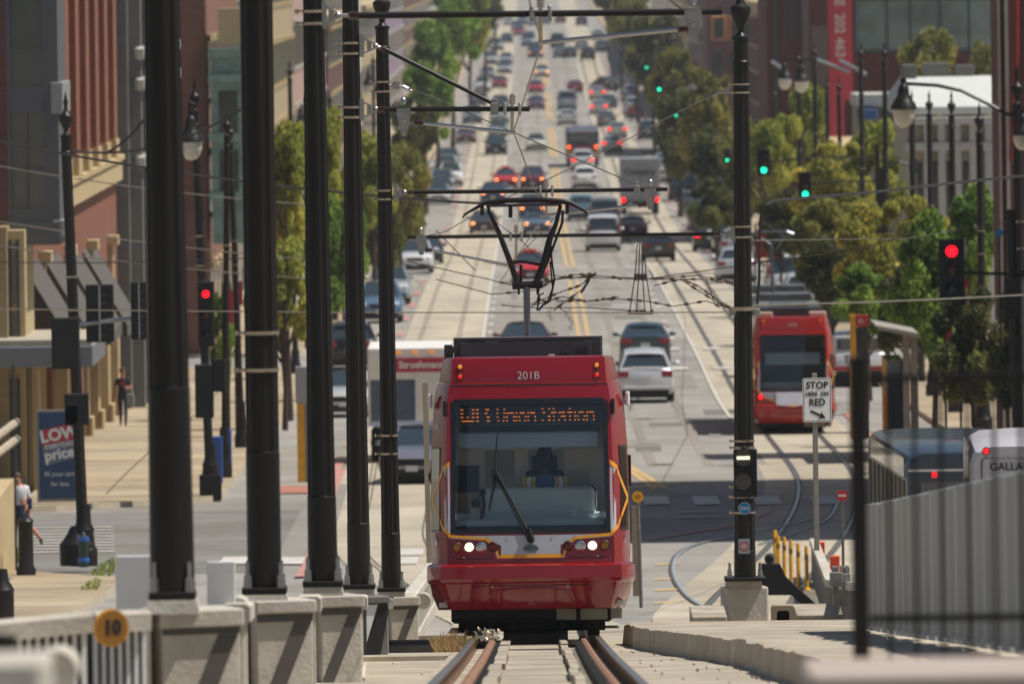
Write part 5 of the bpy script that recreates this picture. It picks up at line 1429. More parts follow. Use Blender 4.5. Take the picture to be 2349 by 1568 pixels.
# more cars standing along both kerbs
KC=['c8ccce','3a4248','7e8a90','b0b4b4','5a2a32','8a9294','20262c','d4d2cc','4c5c6c','9aa0a0']
KN=['white','charcoal','slate','silver','wine red','grey','black','cream','steel blue','pale grey']
for i,d in enumerate((790,800.5,812,823,834,846,858,870,882,894)):
    car('%s %s in the left kerb row, level with the %s'%(KN[i],('sedan','suv')[i%2],('box truck tail','box truck side','blue sedan','second taxi','second taxi bonnet','dark red suv','crossover behind the bus','bus wheels','bus rear window','bus roof')[i]),('sedan','suv')[i%2],0,0,KC[i],toward=True,X=-6.35,d=d,group='cars standing along the left kerb',detail=1)
for i,d in enumerate((598,611,624,637,650,663,676,689,702,715)):
    car('%s %s in the right kerb row, level with the %s'%(KN[-1-i],('suv','sedan')[i%2],('black sedan below the truck','black sedan bonnet','white van bumper','white van doors','maroon sedan','maroon sedan bonnet','slate van','teal car','lower truck lamps','truck doors')[i]),('suv','sedan')[i%2],0,0,KC[-1-i],X=10.9,d=d,group='cars standing along the right kerb',detail=1)
# bus (rear view)
def bus(label,g,L,Wd,H,cols,yaw=0.,name='bus',rear=None,tilt=True,group=None,curved=.18):
    t=thing(name,label,'bus',g,yaw,group=group,rx=(math.atan((gz(g.y+L)-gz(g.y))/L) if tilt else 0))
    hw=Wd/2; r=curved
    sec=lambda y,q=0:[(-hw+q,y,.35),(-hw+q,y,H-r*1.2),(-hw+r*.35+q,y,H-r*.45),(-hw+r+q,y,H-r*.12),(-hw*.3,y,H-q*.5),(hw*.3,y,H-q*.5),(hw-r-q,y,H-r*.12),(hw-r*.35-q,y,H-r*.45),(hw-q,y,H-r*1.2),(hw-q,y,.35)]
    m=MB(); m.loft([sec(0,.06),sec(.08,0),sec(L-.1,0),sec(L,.08)],True,True); m.build('body',cols[0],t,smooth=True,ang=35)
    for s in(-1,1):
        for yy in (2.4,L-2.4):
            w=MB(); w.lathe((s*(hw-.18),yy,.5),[(.46,-.14),(.5,-.1),(.5,.1),(.46,.14)],20,axis='x'); w.build('wheel',rubber,t,smooth=True)
        q=MB(); q.box(*(sorted((s*hw-.01,s*hw+.012))),.9,L-1,1.5,2.55); q.build('side_windows',dglass,t)
    return t
g=G(1337,384); tb=bus('city bus with orange tail lamps and orange lower panel in the outbound lane',g,12,2.6,3.0,[mat('bus_blue','2c3a62',.4,coat=.4)],rear=True)
m=MB(); m.box(-1.05,1.05,-.02,.03,1.75,2.75,.04); m.build('rear_window',dglass,tb)
m=MB(); m.box(-1.0,1.0,-.03,-.005,1.38,1.72); m.build('advert_band',mat('advert_pink','8a3450',.6,var=.1),tb)
m=MB(); m.box(-1.22,1.22,-.028,.0,.62,1.36,.02); m.build('rear_panel',mat('advert_gold','b8843c',.6,col2='8a5c34',scale=3,var=0),tb)
m=MB(); 
for i in range(3): m.box(-.55+i*.42,-.28+i*.42,-.036,-.03,.85,1.2)
m.build('advert_marks',mat('advert_blue','2a4a80',.6,var=.1),tb)
for s in(-1,1):
    m=MB(); m.sphere((s*1.08,-.04,1.62),.13,12,8,(1,.4,1)); m.build('tail_lamp',markerorange,tb,smooth=True)
m=MB(); m.box(-1.1,1.1,-.04,.0,2.78,2.95,.02); m.build('sign_panel',mat('bus_white','c4c6c8',.5),tb)
# box truck (rear)
def boxtruck(label,g,L,Wd,H,col,yaw=0.,toward=False,name='box_truck',cabh=2.3,hz=1.0):
    t=thing(name,label,'truck',g,yaw+(pi if toward else 0),rx=0)
    hw=Wd/2
    m=MB(); m.box(-hw,hw,0,L-2.1,hz,H,.04); m.build('cargo_box',col,t)
    m=MB(); m.box(-hw*.86,hw*.86,L-1.9,L-.6,.6,cabh,.15); m.box(-hw*.8,hw*.8,L-.8,L,.6,1.5,.12); m.build('cab',col,t,smooth=True,ang=30)
    m=MB(); m.box(-hw*.78,hw*.78,L-.62,L-.58,1.45,cabh-.12,.01); m.build('windscreen',dglass,t)
    m=MB(); m.box(-.45,.45,.2,L-.6,.5,.95); m.box(-hw*.95,hw*.95,-.02,.12,.5,.62); m.build('chassis',blackmat,t)
    for yy in (1.4,L-1.2):
        for s in(-1,1):
            w=MB(); w.lathe((s*(hw-.24),yy,.46),[(.42,-.18),(.46,-.14),(.46,.14),(.42,.18)],18,axis='x'); w.build('wheel',rubber,t,smooth=True)
    return t
g=G(1469,493); bt=boxtruck('grey box truck with black lettering and red lamps on its rear doors',g,7.5,2.6,3.75,mat('truck_grey','8a8c90',.6,var=.06),hz=.95)
m=MB(); m.text('Budget',.62,facing((0,-.012,2.85)),.01,bold=.02,sx=1.15) if False else m.text('Company',.58,facing((.0,-.012,2.85)),.01,bold=.02,sx=.9); m.build('lettering',mat('letter_dark','303438',.6,var=0),bt)
m=MB(); m.box(-1.2,1.2,-.012,-.001,1.12,1.17); m.box(-.012,.012,-.01,-.001,1.15,3.6); m.build('door_seams',dgrey,bt)
for s in(-1,1):
    m=MB(); m.sphere((s*1.12,-.03,1.0),.13,12,8,(1,.4,1.4)); m.build('tail_lamp',brakered,bt,smooth=True)
# bread delivery truck (left, between the poles), rear/roof towards us
g=G(942,1062); sb=boxtruck('white bread delivery truck with a red name board, left of the streetcar roof',Vector((g.x,g.y,gz(g.y))),7.6,2.25,3.1,mat('truck_white','dcdcd8',.5,var=.05),name='delivery_truck')
m=MB(); m.box(-.45,1.08,-.03,-.004,2.45,2.83,.005); b=m.build('name_board',mat('board_red','a8283c',.5,var=.05),sb)
m=MB(); m.text('Stroehmann',.27,facing((.33,-.04,2.64)),.004,bold=.006,sx=.93); m.build('lettering',signwhite,b)
m=MB(); m.box(-1.05,.15,-.02,.02,1.15,2.25,.02); m.build('rear_window',mat('truck_window','46566a',.15,var=.2),sb)
m=MB(); 
for x in (-.3,.15,.6): m.box(x-.08,x+.08,-.03,.02,2.95,3.01,.01)
m.build('marker_lights',amberlens,sb)
m=MB(); m.box(-1.1,1.1,-.025,-.003,1.0,1.13); m.build('blue_stripe',mat('stripe_blue','a8b8d8',.5),sb)
# right: dark blue bus and white bus
g=Vector((W(2236,1140,213).x,213.,gz(213))); H_=(W(2236,1008,213).z-gz(213))-.22
b1=bus('dark blue bus with a ribbed silver side behind the corrugated fence',g,11.,2.5,H_,[mat('bus_navy','1c2a3c',.3,coat=.5)],yaw=radians(2.2),tilt=False,curved=.22)
m=MB(); 
m.box(-1.262,-1.25,.2,10.6,.45,H_-.5); m.build('side_panel',mat('bus_rib','b4ac98',.45,metal=.3,var=.1),b1)
m=MB()
for i in range(9): m.box(-1.30,-1.2625,.5+i*1.15,1.0+i*1.15,.5,H_-.55)
m.build('side_ribs',mat('bus_rib_dark','5c5648',.6),b1)
m=MB(); m.box(-1.0,1.0,-.03,.03,1.45,H_-.55,.05); m.build('rear_window',dglass,b1)
m=MB(); m.box(-1.24,1.24,-.02,.01,.9,.96); m.build('bumper_strip',chrome,b1); m=MB(); m.box(-1.24,1.24,-.02,.01,H_-.36,H_-.32); m.build('rear_trim',chrome,b1)
for x,z,s in ((-1.05,H_-1.0,.10),(-.75,H_-.42,.055),(.75,H_-.36,.055),(1.05,H_-1.0,.1)):
    m=MB(); m.box(x-s,x+s,-.06,-.02,z-s,z+s,.01); m.build('tail_lamp',brakered if s>.08 else mat('lamp_dim','b02028',.4,var=0,emit='ff1820',est=.8),b1)
g=Vector((W(2398,1180,168).x,168.,gz(168))); H2=(W(2398,1007,168).z-gz(168))-.07
b2=bus('white shuttle bus lettered GALLAU at the right edge behind the corrugated fence',g,6.,2.2,H2,[mat('bus_white2','c4c0c4',.4,var=.03,coat=.3)],yaw=radians(-1.2),tilt=False,curved=.25)
m=MB(); m.text('GALLAUDET',.16,facing((-.81,-.03,H2-.33)),.004,align='LEFT',bold=.002); m.build('lettering',signblack,b2)
m=MB(); m.tube([(-.93,-.012,H2-1.2),(-.93,-.012,H2-.24),(-.88,-.012,H2-.19),(1.0,-.012,H2-.19)],.014,n=6); m.build('door_frame',mat('frame_grey','6c7074',.5,metal=.3),b2)
m=MB(); m.cyl((-.86,-.03,H2-.09),(-.86,.0,H2-.09),.06,n=16); l_=m.build('rear_lamp',signblack,b2); m=MB(); m.cyl((-.86,-.04,H2-.09),(-.86,-.03,H2-.09),.042,n=16); m.build('lens',brakered,l_)
# second streetcar
g=Vector((7.55,329.,gz(329.)+.01))
T2,FY2=tram('second red streetcar signed OKLAHOMA AVE standing on the right-hand street track',g,0.,'107B',near=False)
m=MB(); m.text('OKLAHOMA AVE',.23,facing((0,.405,2.63)),.004,sx=1.0); m.build('destination_text',mat('dest_dim','8a9a50',.5,emit='a0b040',est=.25,var=0),T2)
m=MB(); m.box(-.86,.86,.40,.41,2.47,2.82); m.build('display_box',mat('display_black','1c2226',.5,var=0),T2)
m=MB(); m.box(-1.1,1.1,1.6,1.65,.4,3.0); m.build('cab_wall',mat('cab_dark','3c4a56',.6,var=.3,scale=2),T2)
m=MB(); m.box(-.8,.8,.6,.64,2.0,2.35); m.build('sun_blind',mat('blind_blue','8298a6'),T2)
m=MB(); m.box(-.93,.93,.5,.93,1.2,1.5,.04); m.build('dashboard',mat('dash_grey','8ea2a6'),T2)
m=MB(); m.box(-1.0,-.55,.7,1.6,3.38,3.52,.03); m.box(.5,1.0,.7,1.6,3.38,3.52,.03); m.build('roof_fairing',mat('fairing_pale','c8a898',.5),T2)
m=MB(); m.box(-1.0,1.0,1.6,19.9,3.392,3.42,.01); m.build('roof_deck',mat('roof_deck_grey','84847e',.6,var=.15,scale=2),T2)
for i,(y0,y1,w,h) in enumerate(((3.4,5.4,.55,3.75),(6.2,8.4,.95,3.72),(9.4,12.5,.8,3.95),(13.5,16,.98,3.85),(16.8,19.4,.8,4.1))):
    m=MB(); m.box(-w,w,y0,y1,3.38,h,.05); m.build('roof_unit',mat('roof_unit_silver','8a8e8a',.4,metal=.4,var=.3,scale=3) if i%2 else mat('roof_unit_dark','55585a',.5,metal=.2,var=.3,scale=3),T2,smooth=True,ang=30)
m=MB(); m.tube([(-.35,9.5,3.9),(-.38,9.6,5.4)],.05,n=8); m.tube([(-.38,9.6,5.4),(-.9,9.6,5.75)],.025,n=6); m.tube([(-.38,9.6,5.4),(.2,9.6,5.75)],.025,n=6); m.tube([(-1.0,9.6,5.70),(-.8,9.6,5.78),(.1,9.6,5.78),(.3,9.6,5.70)],.03,n=6); m.build('pantograph',mat('mast_steel','6a6f7c'),T2)
m=MB(); m.cyl((-.95,-.03,1.09),(-.95,.02,1.09),.06,n=14); m.build('tail_lamp',brakered,T2)
# white van lettering etc.
# ---------------- right foreground ----------------
# corrugated fence
d0,d1=77.,118.; FX=3.47
t=thing('corrugated_fence','grey corrugated metal fence on the right, running along the walkway','fence',(FX,d0,gz(d0)+.13))
def fz(d): return gz(d)+.13
m=MB(); pr=None; i=0; d=d0
prof=[(0,0),(.035,.05),(.16,.05),(.195,0),(.36,0)]  # (offset along, depth)
pitch=1.9; pts=[]
dd=d0
while dd<d1:
    for a,b in ((0,0),(.35,.10),(1.0,.10),(1.35,0)): pts.append((dd+a,b))
    dd+=pitch
top=lambda d: W(1990,0,d).z*0+ (gz(d)+.13+1.29)
for (d,b) in pts:
    n=len(m.v); x=FX-b; z0=fz(d)+.07; z1=top(d)+.012*sin(d*2.3)
    m.v+=[Vector((x,d,z0)),Vector((x,d,z1))]
    if pr is not None: m.face((pr,n,n+1,pr+1))
    pr=n
fencem=mat('corrugated_grey','a2a6a7',.45,metal=.25,var=.16,scale=1.1,stretch=(3,1,.35),detail=7)
m.xf(Matrix.Translation(-t.location)); m.build('sheet',fencem,t)
m=MB(); m.tube([Vector((FX-.02,d,top(d)+.0))-t.location for d in ys(d0,d1)],.03,n=6); m.build('top_rail',fencem,t)
m=MB(); d=d0
while d<d1:
    p=Vector((FX-.075,d,fz(d)))-t.location
    m.loft([[(p.x,p.y,p.z+.03),(p.x+.06,p.y,p.z+.03),(p.x+.06,p.y,p.z+.10),(p.x,p.y,p.z+.09)],[(p.x,p.y+1.5,p.z+.03-.08),(p.x+.06,p.y+1.5,p.z+.03-.08),(p.x+.06,p.y+1.5,p.z+.10-.08),(p.x,p.y+1.5,p.z+.09-.08)]],True,True)
    d+=2.2
m.build('base_clip',mat('clip_white','c4c4c0',.5,var=.1),t)
# return leg of the fence end
# blurred black bar fence in front
D=50.; Z=lambda y:W(1976,y,D).z
X0=W(1976,1525,D).x; zb=Z(1528)
t=thing('bar_fence','blurred black bar fence standing in front of the corrugated fence','fence',(X0,D,zb)); k=D/F
m=MB(); m.box(-.036,.036,-.036,.036,0,Z(822)-zb,.008); m.box(-.041,.041,-.041,.041,Z(830)-zb,Z(818)-zb); m.build('post',black,t)
m=MB(); L_=1.25
for y in (1418,868): m.box(.042,L_,-.018,.018,Z(y+8)-zb,Z(y-8)-zb)
m.build('rail',black,t)
x=.13
while x<L_:
    m=MB(); m.box(x-.009,x+.009,-.009,.009,Z(1500)-zb-.06,Z(870)-zb+.0); m.build('bar',black,t); x+=.1165
# blurred parapet under it
A=W(1850,1546,40.); B=W(2480,1536,40.)
m=MB(); m.box(0,B.x-A.x,0,.9,-.5,0,.03); o=m.build('parapet',mat('parapet_pink','aca396',.8,col2='a8948c',scale=1.2,var=0)); o.location=(A.x,40.,A.z); tag(o,'blurred pinkish concrete parapet in the lower right corner','wall')
c=W(2352,640,56.); m=MB(); m.cyl((0,0,-2.2),(0,0,0),.03,n=12); o=m.build('pale_post',steel,smooth=True); o.location=c+Vector((0.02,0,0)); o['label']='blurred pale grey post at the right edge of the picture'; o['category']='post'
# stop sign plate
D=160.; k=D/F; c=W(1875,1262,D); 
t=thing('stop_here_sign','white STOP HERE ON RED sign with an arrow on a grey steel post','sign',c,radians(14))
Zl=lambda px,py,o=0.:W(px,py,D)-c+Vector((0,o,0))
m=MB(); tp=Zl(1874,856); m.box(-.035,.035,.01,.045,0,tp.z,.004)
m.build('post',mat('post_grey','8a857c',.5,metal=.5,var=.15,scale=4),t)
a=Zl(1841,968); b=Zl(1908,866); w=(b.x-a.x)/2; hx=(b.x+a.x)/2; h=(b.z-a.z)/2; hz=(a.z+b.z)/2
def rrect(w,h,r,n=5):
    P=[]
    for cx,cy,a0 in ((w-r,h-r,0),(-w+r,h-r,90),(-w+r,-h+r,180),(w-r,-h+r,270)):
        for i in range(n+1): q=radians(a0+90*i/n); P.append((cx+r*cos(q),cy+r*sin(q)))
    return P
m=MB(); m.prism([(hx+x,-.004,hz+y) for x,y in rrect(w,h,.035)],(0,.008,0)); m.build('plate',signwhite,t)
m=MB()
for (w2,w3) in ((w-.012,w-.02),):
    o_=rrect(w2,h-.012,.028); i_=rrect(w3,h-.02,.022); n=len(m.v)
    for p in o_+i_: m.v.append(Vector((hx+p[0],-.0065,hz+p[1])))
    kk=len(o_)
    for j in range(kk): m.face((n+j,n+(j+1)%kk,n+kk+(j+1)%kk,n+kk+j))
m.build('border',signblack,t)
m=MB()
m.text('STOP',.135,facing((hx,-.008,hz+.205)),.003,bold=.003,sx=1.0); m.text('HERE  ON',.075,facing((hx,-.008,hz+.085)),.003,bold=.002); m.text('RED',.135,facing((hx,-.008,hz-.035)),.003,bold=.003,sx=.95)
m.build('lettering',signblack,t)
m=MB(); ax,az=hx-.10,hz-.15; ex,ez=hx+.12,hz-.255; ux,uz=(ex-ax),(ez-az); ll=sqrt(ux*ux+uz*uz); ux/=ll;uz/=ll; px_,pz_=-uz,ux
def q(s,tw): return (ax+ux*s+px_*tw,-.008,az+uz*s+pz_*tw)
m.prism([q(0,-.016),q(ll-.08,-.016),q(ll-.10,-.055),q(ll,0),q(ll-.10,.055),q(ll-.08,.016),q(0,.016)],(0,.002,0)); m.build('arrow',signblack,t)
# no entry disc on perforated post
D=170.; k=D/F; c=W(1936,1390,D); t=thing('no_entry_sign','small red no-entry disc on a perforated post behind the grey boxes','sign',c)
hz=W(1932,1136,D).z-c.z; hx=W(1932,1136,D).x-c.x
m=MB(); m.tube([(0,.02,0),(hx,.02,hz+.06)],.022,n=6); m.build('post',mat('perf_post','5f5b56',.6,metal=.4,col2='8a867e',scale=30,var=0),t)
m=MB(); m.cyl((hx,-.01,hz),(hx,0,hz),13*k,n=24); m.build('disc',mat('sign_red','cf2f2c',.5,var=.03),t)
m=MB(); m.box(hx-9*k,hx+9*k,-.014,-.0105,hz-2.4*k,hz+2.4*k); m.build('white_bar',signwhite,t)
# yellow round sign right of streetcar
D=168.; k=D/F; c=W(1471,1393,D); t=thing('yellow_disc_sign','round yellow notice on a thin post right of the nearest streetcar','sign',c)
P_=W(1463,1139,D)-c
m=MB(); m.tube([(0,.02,0),(P_.x,.02,P_.z)],.028,n=6); m.build('post',mat('perf_post','5f5b56'),t)
m=MB(); m.cyl((P_.x,-.01,P_.z),(P_.x,0,P_.z),13*k,n=24); m.build('disc',yellowsign,t)
m=MB()
for i,w_ in enumerate((6,7.5,5.5)): m.box(P_.x-w_*k,P_.x+w_*k,-.014,-.0105,P_.z+(2.6-i*3.4)*k,P_.z+(4-i*3.4)*k)
m.build('lettering',mat('letter_brown','6a4a10',.6,var=0),t)
# tan post right of streetcar & light pole left
for (x0,y0,x1,y1,w_,D,lab,ml) in ((1459,1366,1456,1160,14,190,'plain tan square post partly behind the streetcar',mat('tan_post','8d8068',.7,var=.1)),(985,1290,975,876,13,180,'plain beige wooden post just left of the streetcar',mat('beige_post','a99c86',.7,var=.1,scale=3,stretch=(4,4,.5)))):
    c=W(x0,y0,D); q=W(x1,y1,D)-c; k=D/F; m=MB(); w_=w_*k/2; m.loft([[(a*w_,b*w_,0) for a,b in((-1,-1),(1,-1),(1,1),(-1,1))],[(q.x+a*w_,b*w_,q.z) for a,b in((-1,-1),(1,-1),(1,1),(-1,1))]],True,True)
    o=m.build('square_post',ml); o.location=c; tag(o,lab,'post')
# yellow bollards
ylab=['leftmost yellow bollard of the row right of the black pole','second yellow bollard from the left, close behind the first','third yellow bollard from the left','fourth yellow bollard from the left','fifth yellow bollard from the left','rightmost yellow bollard beside the grey barrier']
for (xb,yb,yt),lab in zip(((1779,1310,1215),(1786,1325,1228),(1800,1336,1231),(1815,1346,1238),(1832,1352,1245),(1851,1354,1251)),ylab):
    D=G(xb,yb).y; D=min(D,232); c=W(xb,yb,D); c.z=gz(D); k=D/F; r=4.5*k; h=W(xb,yt,D).z-c.z
    t=thing('bollard',lab,'bollard',c,group='yellow bollards'); m=MB(); m.lathe((0,0,0),[(r*2.0,0),(r*1.8,.04),(r*1.1,.06),(r,.08),(r,h-.03),(r*.7,h)],12); m.build('post',yellowpl,t,smooth=True,ang=40)
    m=MB(); m.lathe((0,0,0),[(r*1.04,h-.26),(r*1.04,h-.16)],12); m.build('band',mat('bollard_dark','8a5c14',.6,var=.2),t)
# low grey barrier with orange boxes & cabinets
def wallseg(name,label,cat,pts,hh,w=.16,slat=True):
    A=Vector(pts[0]); t=thing(name,label,cat,A)
    P_=[Vector(p)-A for p in pts]
    m=MB(); m.loft([[p+Vector((-w/2,0,hh-.12)),p+Vector((w/2,0,hh-.12)),p+Vector((w/2,0,hh)),p+Vector((-w/2,0,hh))] for p in P_],True,True); m.build('cap',barrierc,t)
    m=MB()
    for i in range(len(P_)-1):
        L_=(P_[i+1]-P_[i]).length; n=max(2,int(L_/.45))
        for j in range(n):
            p=P_[i].lerp(P_[i+1],(j+.5)/n); m.box(p.x-w*.3,p.x+w*.3,p.y-.13,p.y+.13,p.z-.1,p.z+hh-.11)
    m.build('slats',barrierd,t)
    return t
wallseg('low_barrier','low slatted grey barrier below the orange boxes on the right','barrier',[(W(1868,1372,228).x,228,gz(228)),(W(1905,1390,190).x,190,gz(190)-.12),(W(1960,1420,165).x,165,gz(165)-.15)],.78)
for (x0,x1,y0,y1,D,lab) in ((1868,1892,1243,1278,226,'upper orange box at the foot of the white sign post'),(1905,1926,1275,1311,205,'lower orange box behind the grey cabinets')):
    A=W(x0,y1,D);B=W(x1,y0,D); m=MB(); m.box(0,B.x-A.x,0,.3,0,B.z-A.z,.01); o=m.build('orange_box',orange); o.location=A; tag(o,lab,'box','orange boxes on the low barrier')
D=168; 
t=thing('electric_cabinets','cluster of small grey electric cabinets on the low barrier','cabinet',W(1925,1392,D)); b0=t.location
m=MB()
for (x0,x1,y0,y1,o) in ((1904,1933,1312,1344,0),(1929,1951,1316,1345,.05),(1911,1924,1300,1392,.2),(1937,1950,1302,1392,.25)):
    A=W(x0,y1,D)-b0;B=W(x1,y0,D)-b0; m.box(A.x,B.x,o,o+.15,A.z,B.z,.008)
m.build('cabinets',mat('cabinet_grey','8a8a86',.5,metal=.3,var=.12,scale=4),t)
m=MB()
for x0 in (1916,1928,1940): 
    A=W(x0,1318,D)-b0;B=W(x0+7,1298,D)-b0; m.box(A.x,B.x,.21,.24,A.z,B.z)
m.build('brackets',steel,t)
# black buffer device
D=186.; k=D/F
t=thing('track_buffer','black steel buffer block with a slanting leg behind the right-hand footing','buffer',W(1815,1412,D)); b0=t.location
def q(x,y,o=0.): return W(x,y,D)-b0+Vector((0,o,0))
m=MB(); m.prism([q(1741,1295),q(1790,1294),q(1803,1323),q(1826,1345),q(1890,1402),q(1889,1411),q(1862,1410),q(1816,1364),q(1741,1364)],(0,.5,0)); m.build('frame',blackmat,t)
m=MB(); m.cyl(q(1767,1281,.1),q(1767,1281,.25),13*k,n=20); m.build('reflector',mat('reflector_grey','b5b2a8',.3,metal=.3),t,smooth=True)
m=MB(); m.cyl(q(1764,1283,.0),q(1764,1283,.09),10*k,n=16); m.build('hub',blackmat,t,smooth=True)
# square concrete block with a dark round hole
D=171.; k=D/F; A=W(1770,1438,D);B=W(1823,1388,D); w=(B.x-A.x)/2;h=(B.z-A.z)/2
t=thing('block_with_hole','square beige concrete block with a dark round hole beside the right-hand footing','block',((A.x+B.x)/2,D,A.z))
m=MB(); P_=rrect(w,h,.05,3); n=len(m.v); K=len(P_); r=17*k
for y,sc in ((0,1),(.5,1)):
    m.v+=[Vector((x,y,h+z)) for x,z in P_]
hole=[]
for x,z in P_:
    a=math.atan2(z,x); hole.append((r*cos(a),h+r*sin(a)))
m.v+=[Vector((x,0,z)) for x,z in hole]+[Vector((x,.45,z)) for x,z in hole]
for j in range(K):
    jj=(j+1)%K
    m.face((n+j,n+jj,n+K+jj,n+K+j)); m.face((n+j,n+jj,n+2*K+jj,n+2*K+j)); m.mat(1).face((n+2*K+j,n+2*K+jj,n+3*K+jj,n+3*K+j)); m.mat(0)
m.mat(1).face([n+3*K+j for j in range(K)]); m.build('block',[mat('block_beige','9b8d76',.85,var=.15,scale=4,bump=.3),mat('hole_rust','3a2c24',.9,var=.2)],t)
# step ledges (right, beyond the kerb)
m=MB()
for (x0,x1,yt,yb,D,h) in ((1588,1668,1413,1432,172,.0),(1828,1968,1408,1432,173,0),(1568,1664,1440,1448,160,0)):
    A=W(x0,yb,D);B=W(x1,yt,D); 
    if yb-yt>10: m.box(A.x,B.x,D,D+3,A.z-.2,B.z,.02)
struct(m.build('ledge',slab))
# cables & rods by the rails
for x,lab,mm_ in ((.575,'brown ribbed hose running beside the right rail',mat('hose_rust','8a6650',.6,var=.3,scale=12)),(-.53,'brown ribbed hose running beside the left rail',mat('hose_rust','8a6650'))):
    m=MB(); rings=[]; d=60.; i=0
    while d<141:
        r=.048 if i%2==0 else .036
        rings.append([Vector((x+r*cos(a),d,gz(d)-.07+r*sin(a))) for a in [pi*j/5-.2 for j in range(7)]]); d+=.17; i+=1
    m.loft(rings,closed=False); o=m.build('ribbed_hose',mm_,smooth=False); tag(o,lab,'hose','ribbed hoses beside the rails')
for x,lab in ((.495,'ribbed black rubber strip inside the right rail'),(-.44,'ribbed black rubber strip beside the left hose')):
    m=MB(); d=60.; rings=[]; i=0
    while d<136:
        for (q,h) in ((0,-.135),(.015,-.05),(.2,-.05),(.215,-.135)):
            y=d+q; z=gz(y); rings.append([(x-.03,y,z-.15),(x-.03,y,z+h),(x+.03,y,z+h),(x+.03,y,z-.15)])
        d+=.36
    m.loft(rings,closed=False); o=m.build('rubber_strip',rubber); tag(o,lab,'rubber strip','rubber strips beside the rails')
# crumpled foil and weeds
m=MB(); rr=random.Random(4); c=G(1118,1463); 
for i in range(60):
    p=Vector((rr.uniform(-.14,.14),rr.uniform(-.3,.3),rr.uniform(0,.12))); a=Vector((rr.uniform(-1,1),rr.uniform(-1,1),rr.uniform(-1,1))).normalized()*.05; b_=a.orthogonal().normalized()*.04
    m.poly([p,p+a,p+b_])
o=m.build('crumpled_foil',mat('foil','d8c8a8',.15,metal=.9,var=.1)); o.location=(W(1118,1463,135).x,136,gz(136)-.02); tag(o,'crumpled shiny foil lying at the left rail in front of the streetcar wheels','litter')
def weeds(name,label,c,rx,ry,h,n,ml,cat='weeds'):
    m=MB(); rr=random.Random(int(abs(c[0])*100))
    for i in range(n):
        a=rr.uniform(0,2*pi); q=rr.random()**.5; p=Vector((rx*q*cos(a),ry*q*sin(a),0)); t=p+Vector((rr.uniform(-.25,.25)*h*2,rr.uniform(-.2,.2)*h,rr.uniform(.4,1.)*h)); w=Vector((rr.uniform(-1,1),rr.uniform(-1,1),0)).normalized()*.012
        mid=p.lerp(t,.55)+Vector((0,0,.12*h)); m.quad(p-w,p+w,mid+w*.7,mid-w*.7); m.poly([mid-w*.7,mid+w*.7,t])
    o=m.build(name,ml); o.location=c; return tag(o,label,kind='stuff')
weeds('dry_weeds','dry brown weeds growing at the slab edge left of the streetcar',Vector((W(1042,1490,134).x,134,gl(134)+.02)),.22,1.2,.26,420,leafmat('dry_grass','8a7048','b89a68'))
weeds('green_weeds','green weeds at the foot of the beige wall on the left',G(15,1312)+Vector((0,0,.15)),.22,3,.4,300,leafmat('weed_green','5e7428','9aaa40'))
weeds('green_weeds','green weeds along the near left kerb',G(236,1325)+Vector((0,0,.1)),.22,5,.10,420,MATS['weed_green'])
weeds('green_weeds','tuft of weeds lower down the near left kerb',G(200,1372)+Vector((0,0,.1)),.18,5,.08,360,MATS['weed_green'])
# ---------------- trees ----------------
LG=leafmat('leaves_yellow_green','4c5e24','9caa48','e0d468'); LD=leafmat('leaves_green','365226','6c943c','b4c858'); LK_=leafmat('leaves_dark','2c3820','525e30','928f46'); LY=leafmat('leaves_golden','4e5a22','a6a846','ecd868')
LBR=leafmat('leaves_bronze','424c26','7e8442','c8ba5c')
bark=mat('bark','3c3026',.9,var=.3,scale=6,bump=.4)
def crown_mesh(seed,n,ls,rx,rz,matl,nb=34):
    """leaf cards scattered through several overlapping clumps; crown centre at origin"""
    r=random.Random(seed); m=MB(); cl=[]
    for i in range(nb):
        a=r.uniform(0,2*pi); z=r.uniform(-.8,.9); q=sqrt(max(0,1-z*z*.8))*r.uniform(.2,.95)
        cl.append((Vector((q*cos(a)*rx*.85,q*sin(a)*rx*.85,z*.85)),r.uniform(.12,.34)))
    for i in range(n):
        c,rad=r.choice(cl)
        d=Vector((r.gauss(0,1),r.gauss(0,1),r.gauss(0,1))).normalized()*rad*(r.random()**.45)
        p=c+Vector((d.x,d.y,d.z*.85))
        a=Vector((r.gauss(0,1),r.gauss(0,1),r.gauss(0,1)+.4)).normalized(); u=a.orthogonal().normalized(); w=a.cross(u); t=r.uniform(0,2*pi)
        u,w=u*cos(t)+w*sin(t),w*cos(t)-u*sin(t); s=ls*r.uniform(.6,1.3)
        m.quad(p-u*s,p-w*s*.6,p+u*s,p+w*s*.6)
    me=m.mesh('crown',matl)
    return me
CM={}
for key,ml in (('yg',LG),('g',LD),('d',LK_),('y',LY),('b',LBR)):
    for v in (0,1):
        CM[key,v,'n']=crown_mesh(len(CM)+11,30000,.042,1.,1.25,ml)
        CM[key,v,'f']=crown_mesh(len(CM)+40,11000,.052,1.,1.2,ml)
def limbs_mesh(seed):
    r=random.Random(seed); m=MB()
    m.tube([(0,0,0),(.02,.0,.25),(-.01,.02,.5),(.02,0,.8)],.03,n=8,rs=[.034,.026,.022,.012])
    for i in range(8):
        a=r.uniform(0,2*pi); z=r.uniform(.38,.62); l=r.uniform(.2,.32)
        p=Vector((0,0,z)); e=p+Vector((cos(a)*l,sin(a)*l,r.uniform(.14,.34)))
        mid=p.lerp(e,.5)+Vector((0,0,-.02)); m.tube([p,mid,e],.01,n=5,rs=[.014,.010,.004])
    return m.mesh('trunk',bark,True)
TRK=[limbs_mesh(s) for s in (1,2,3)]
tn=[0]
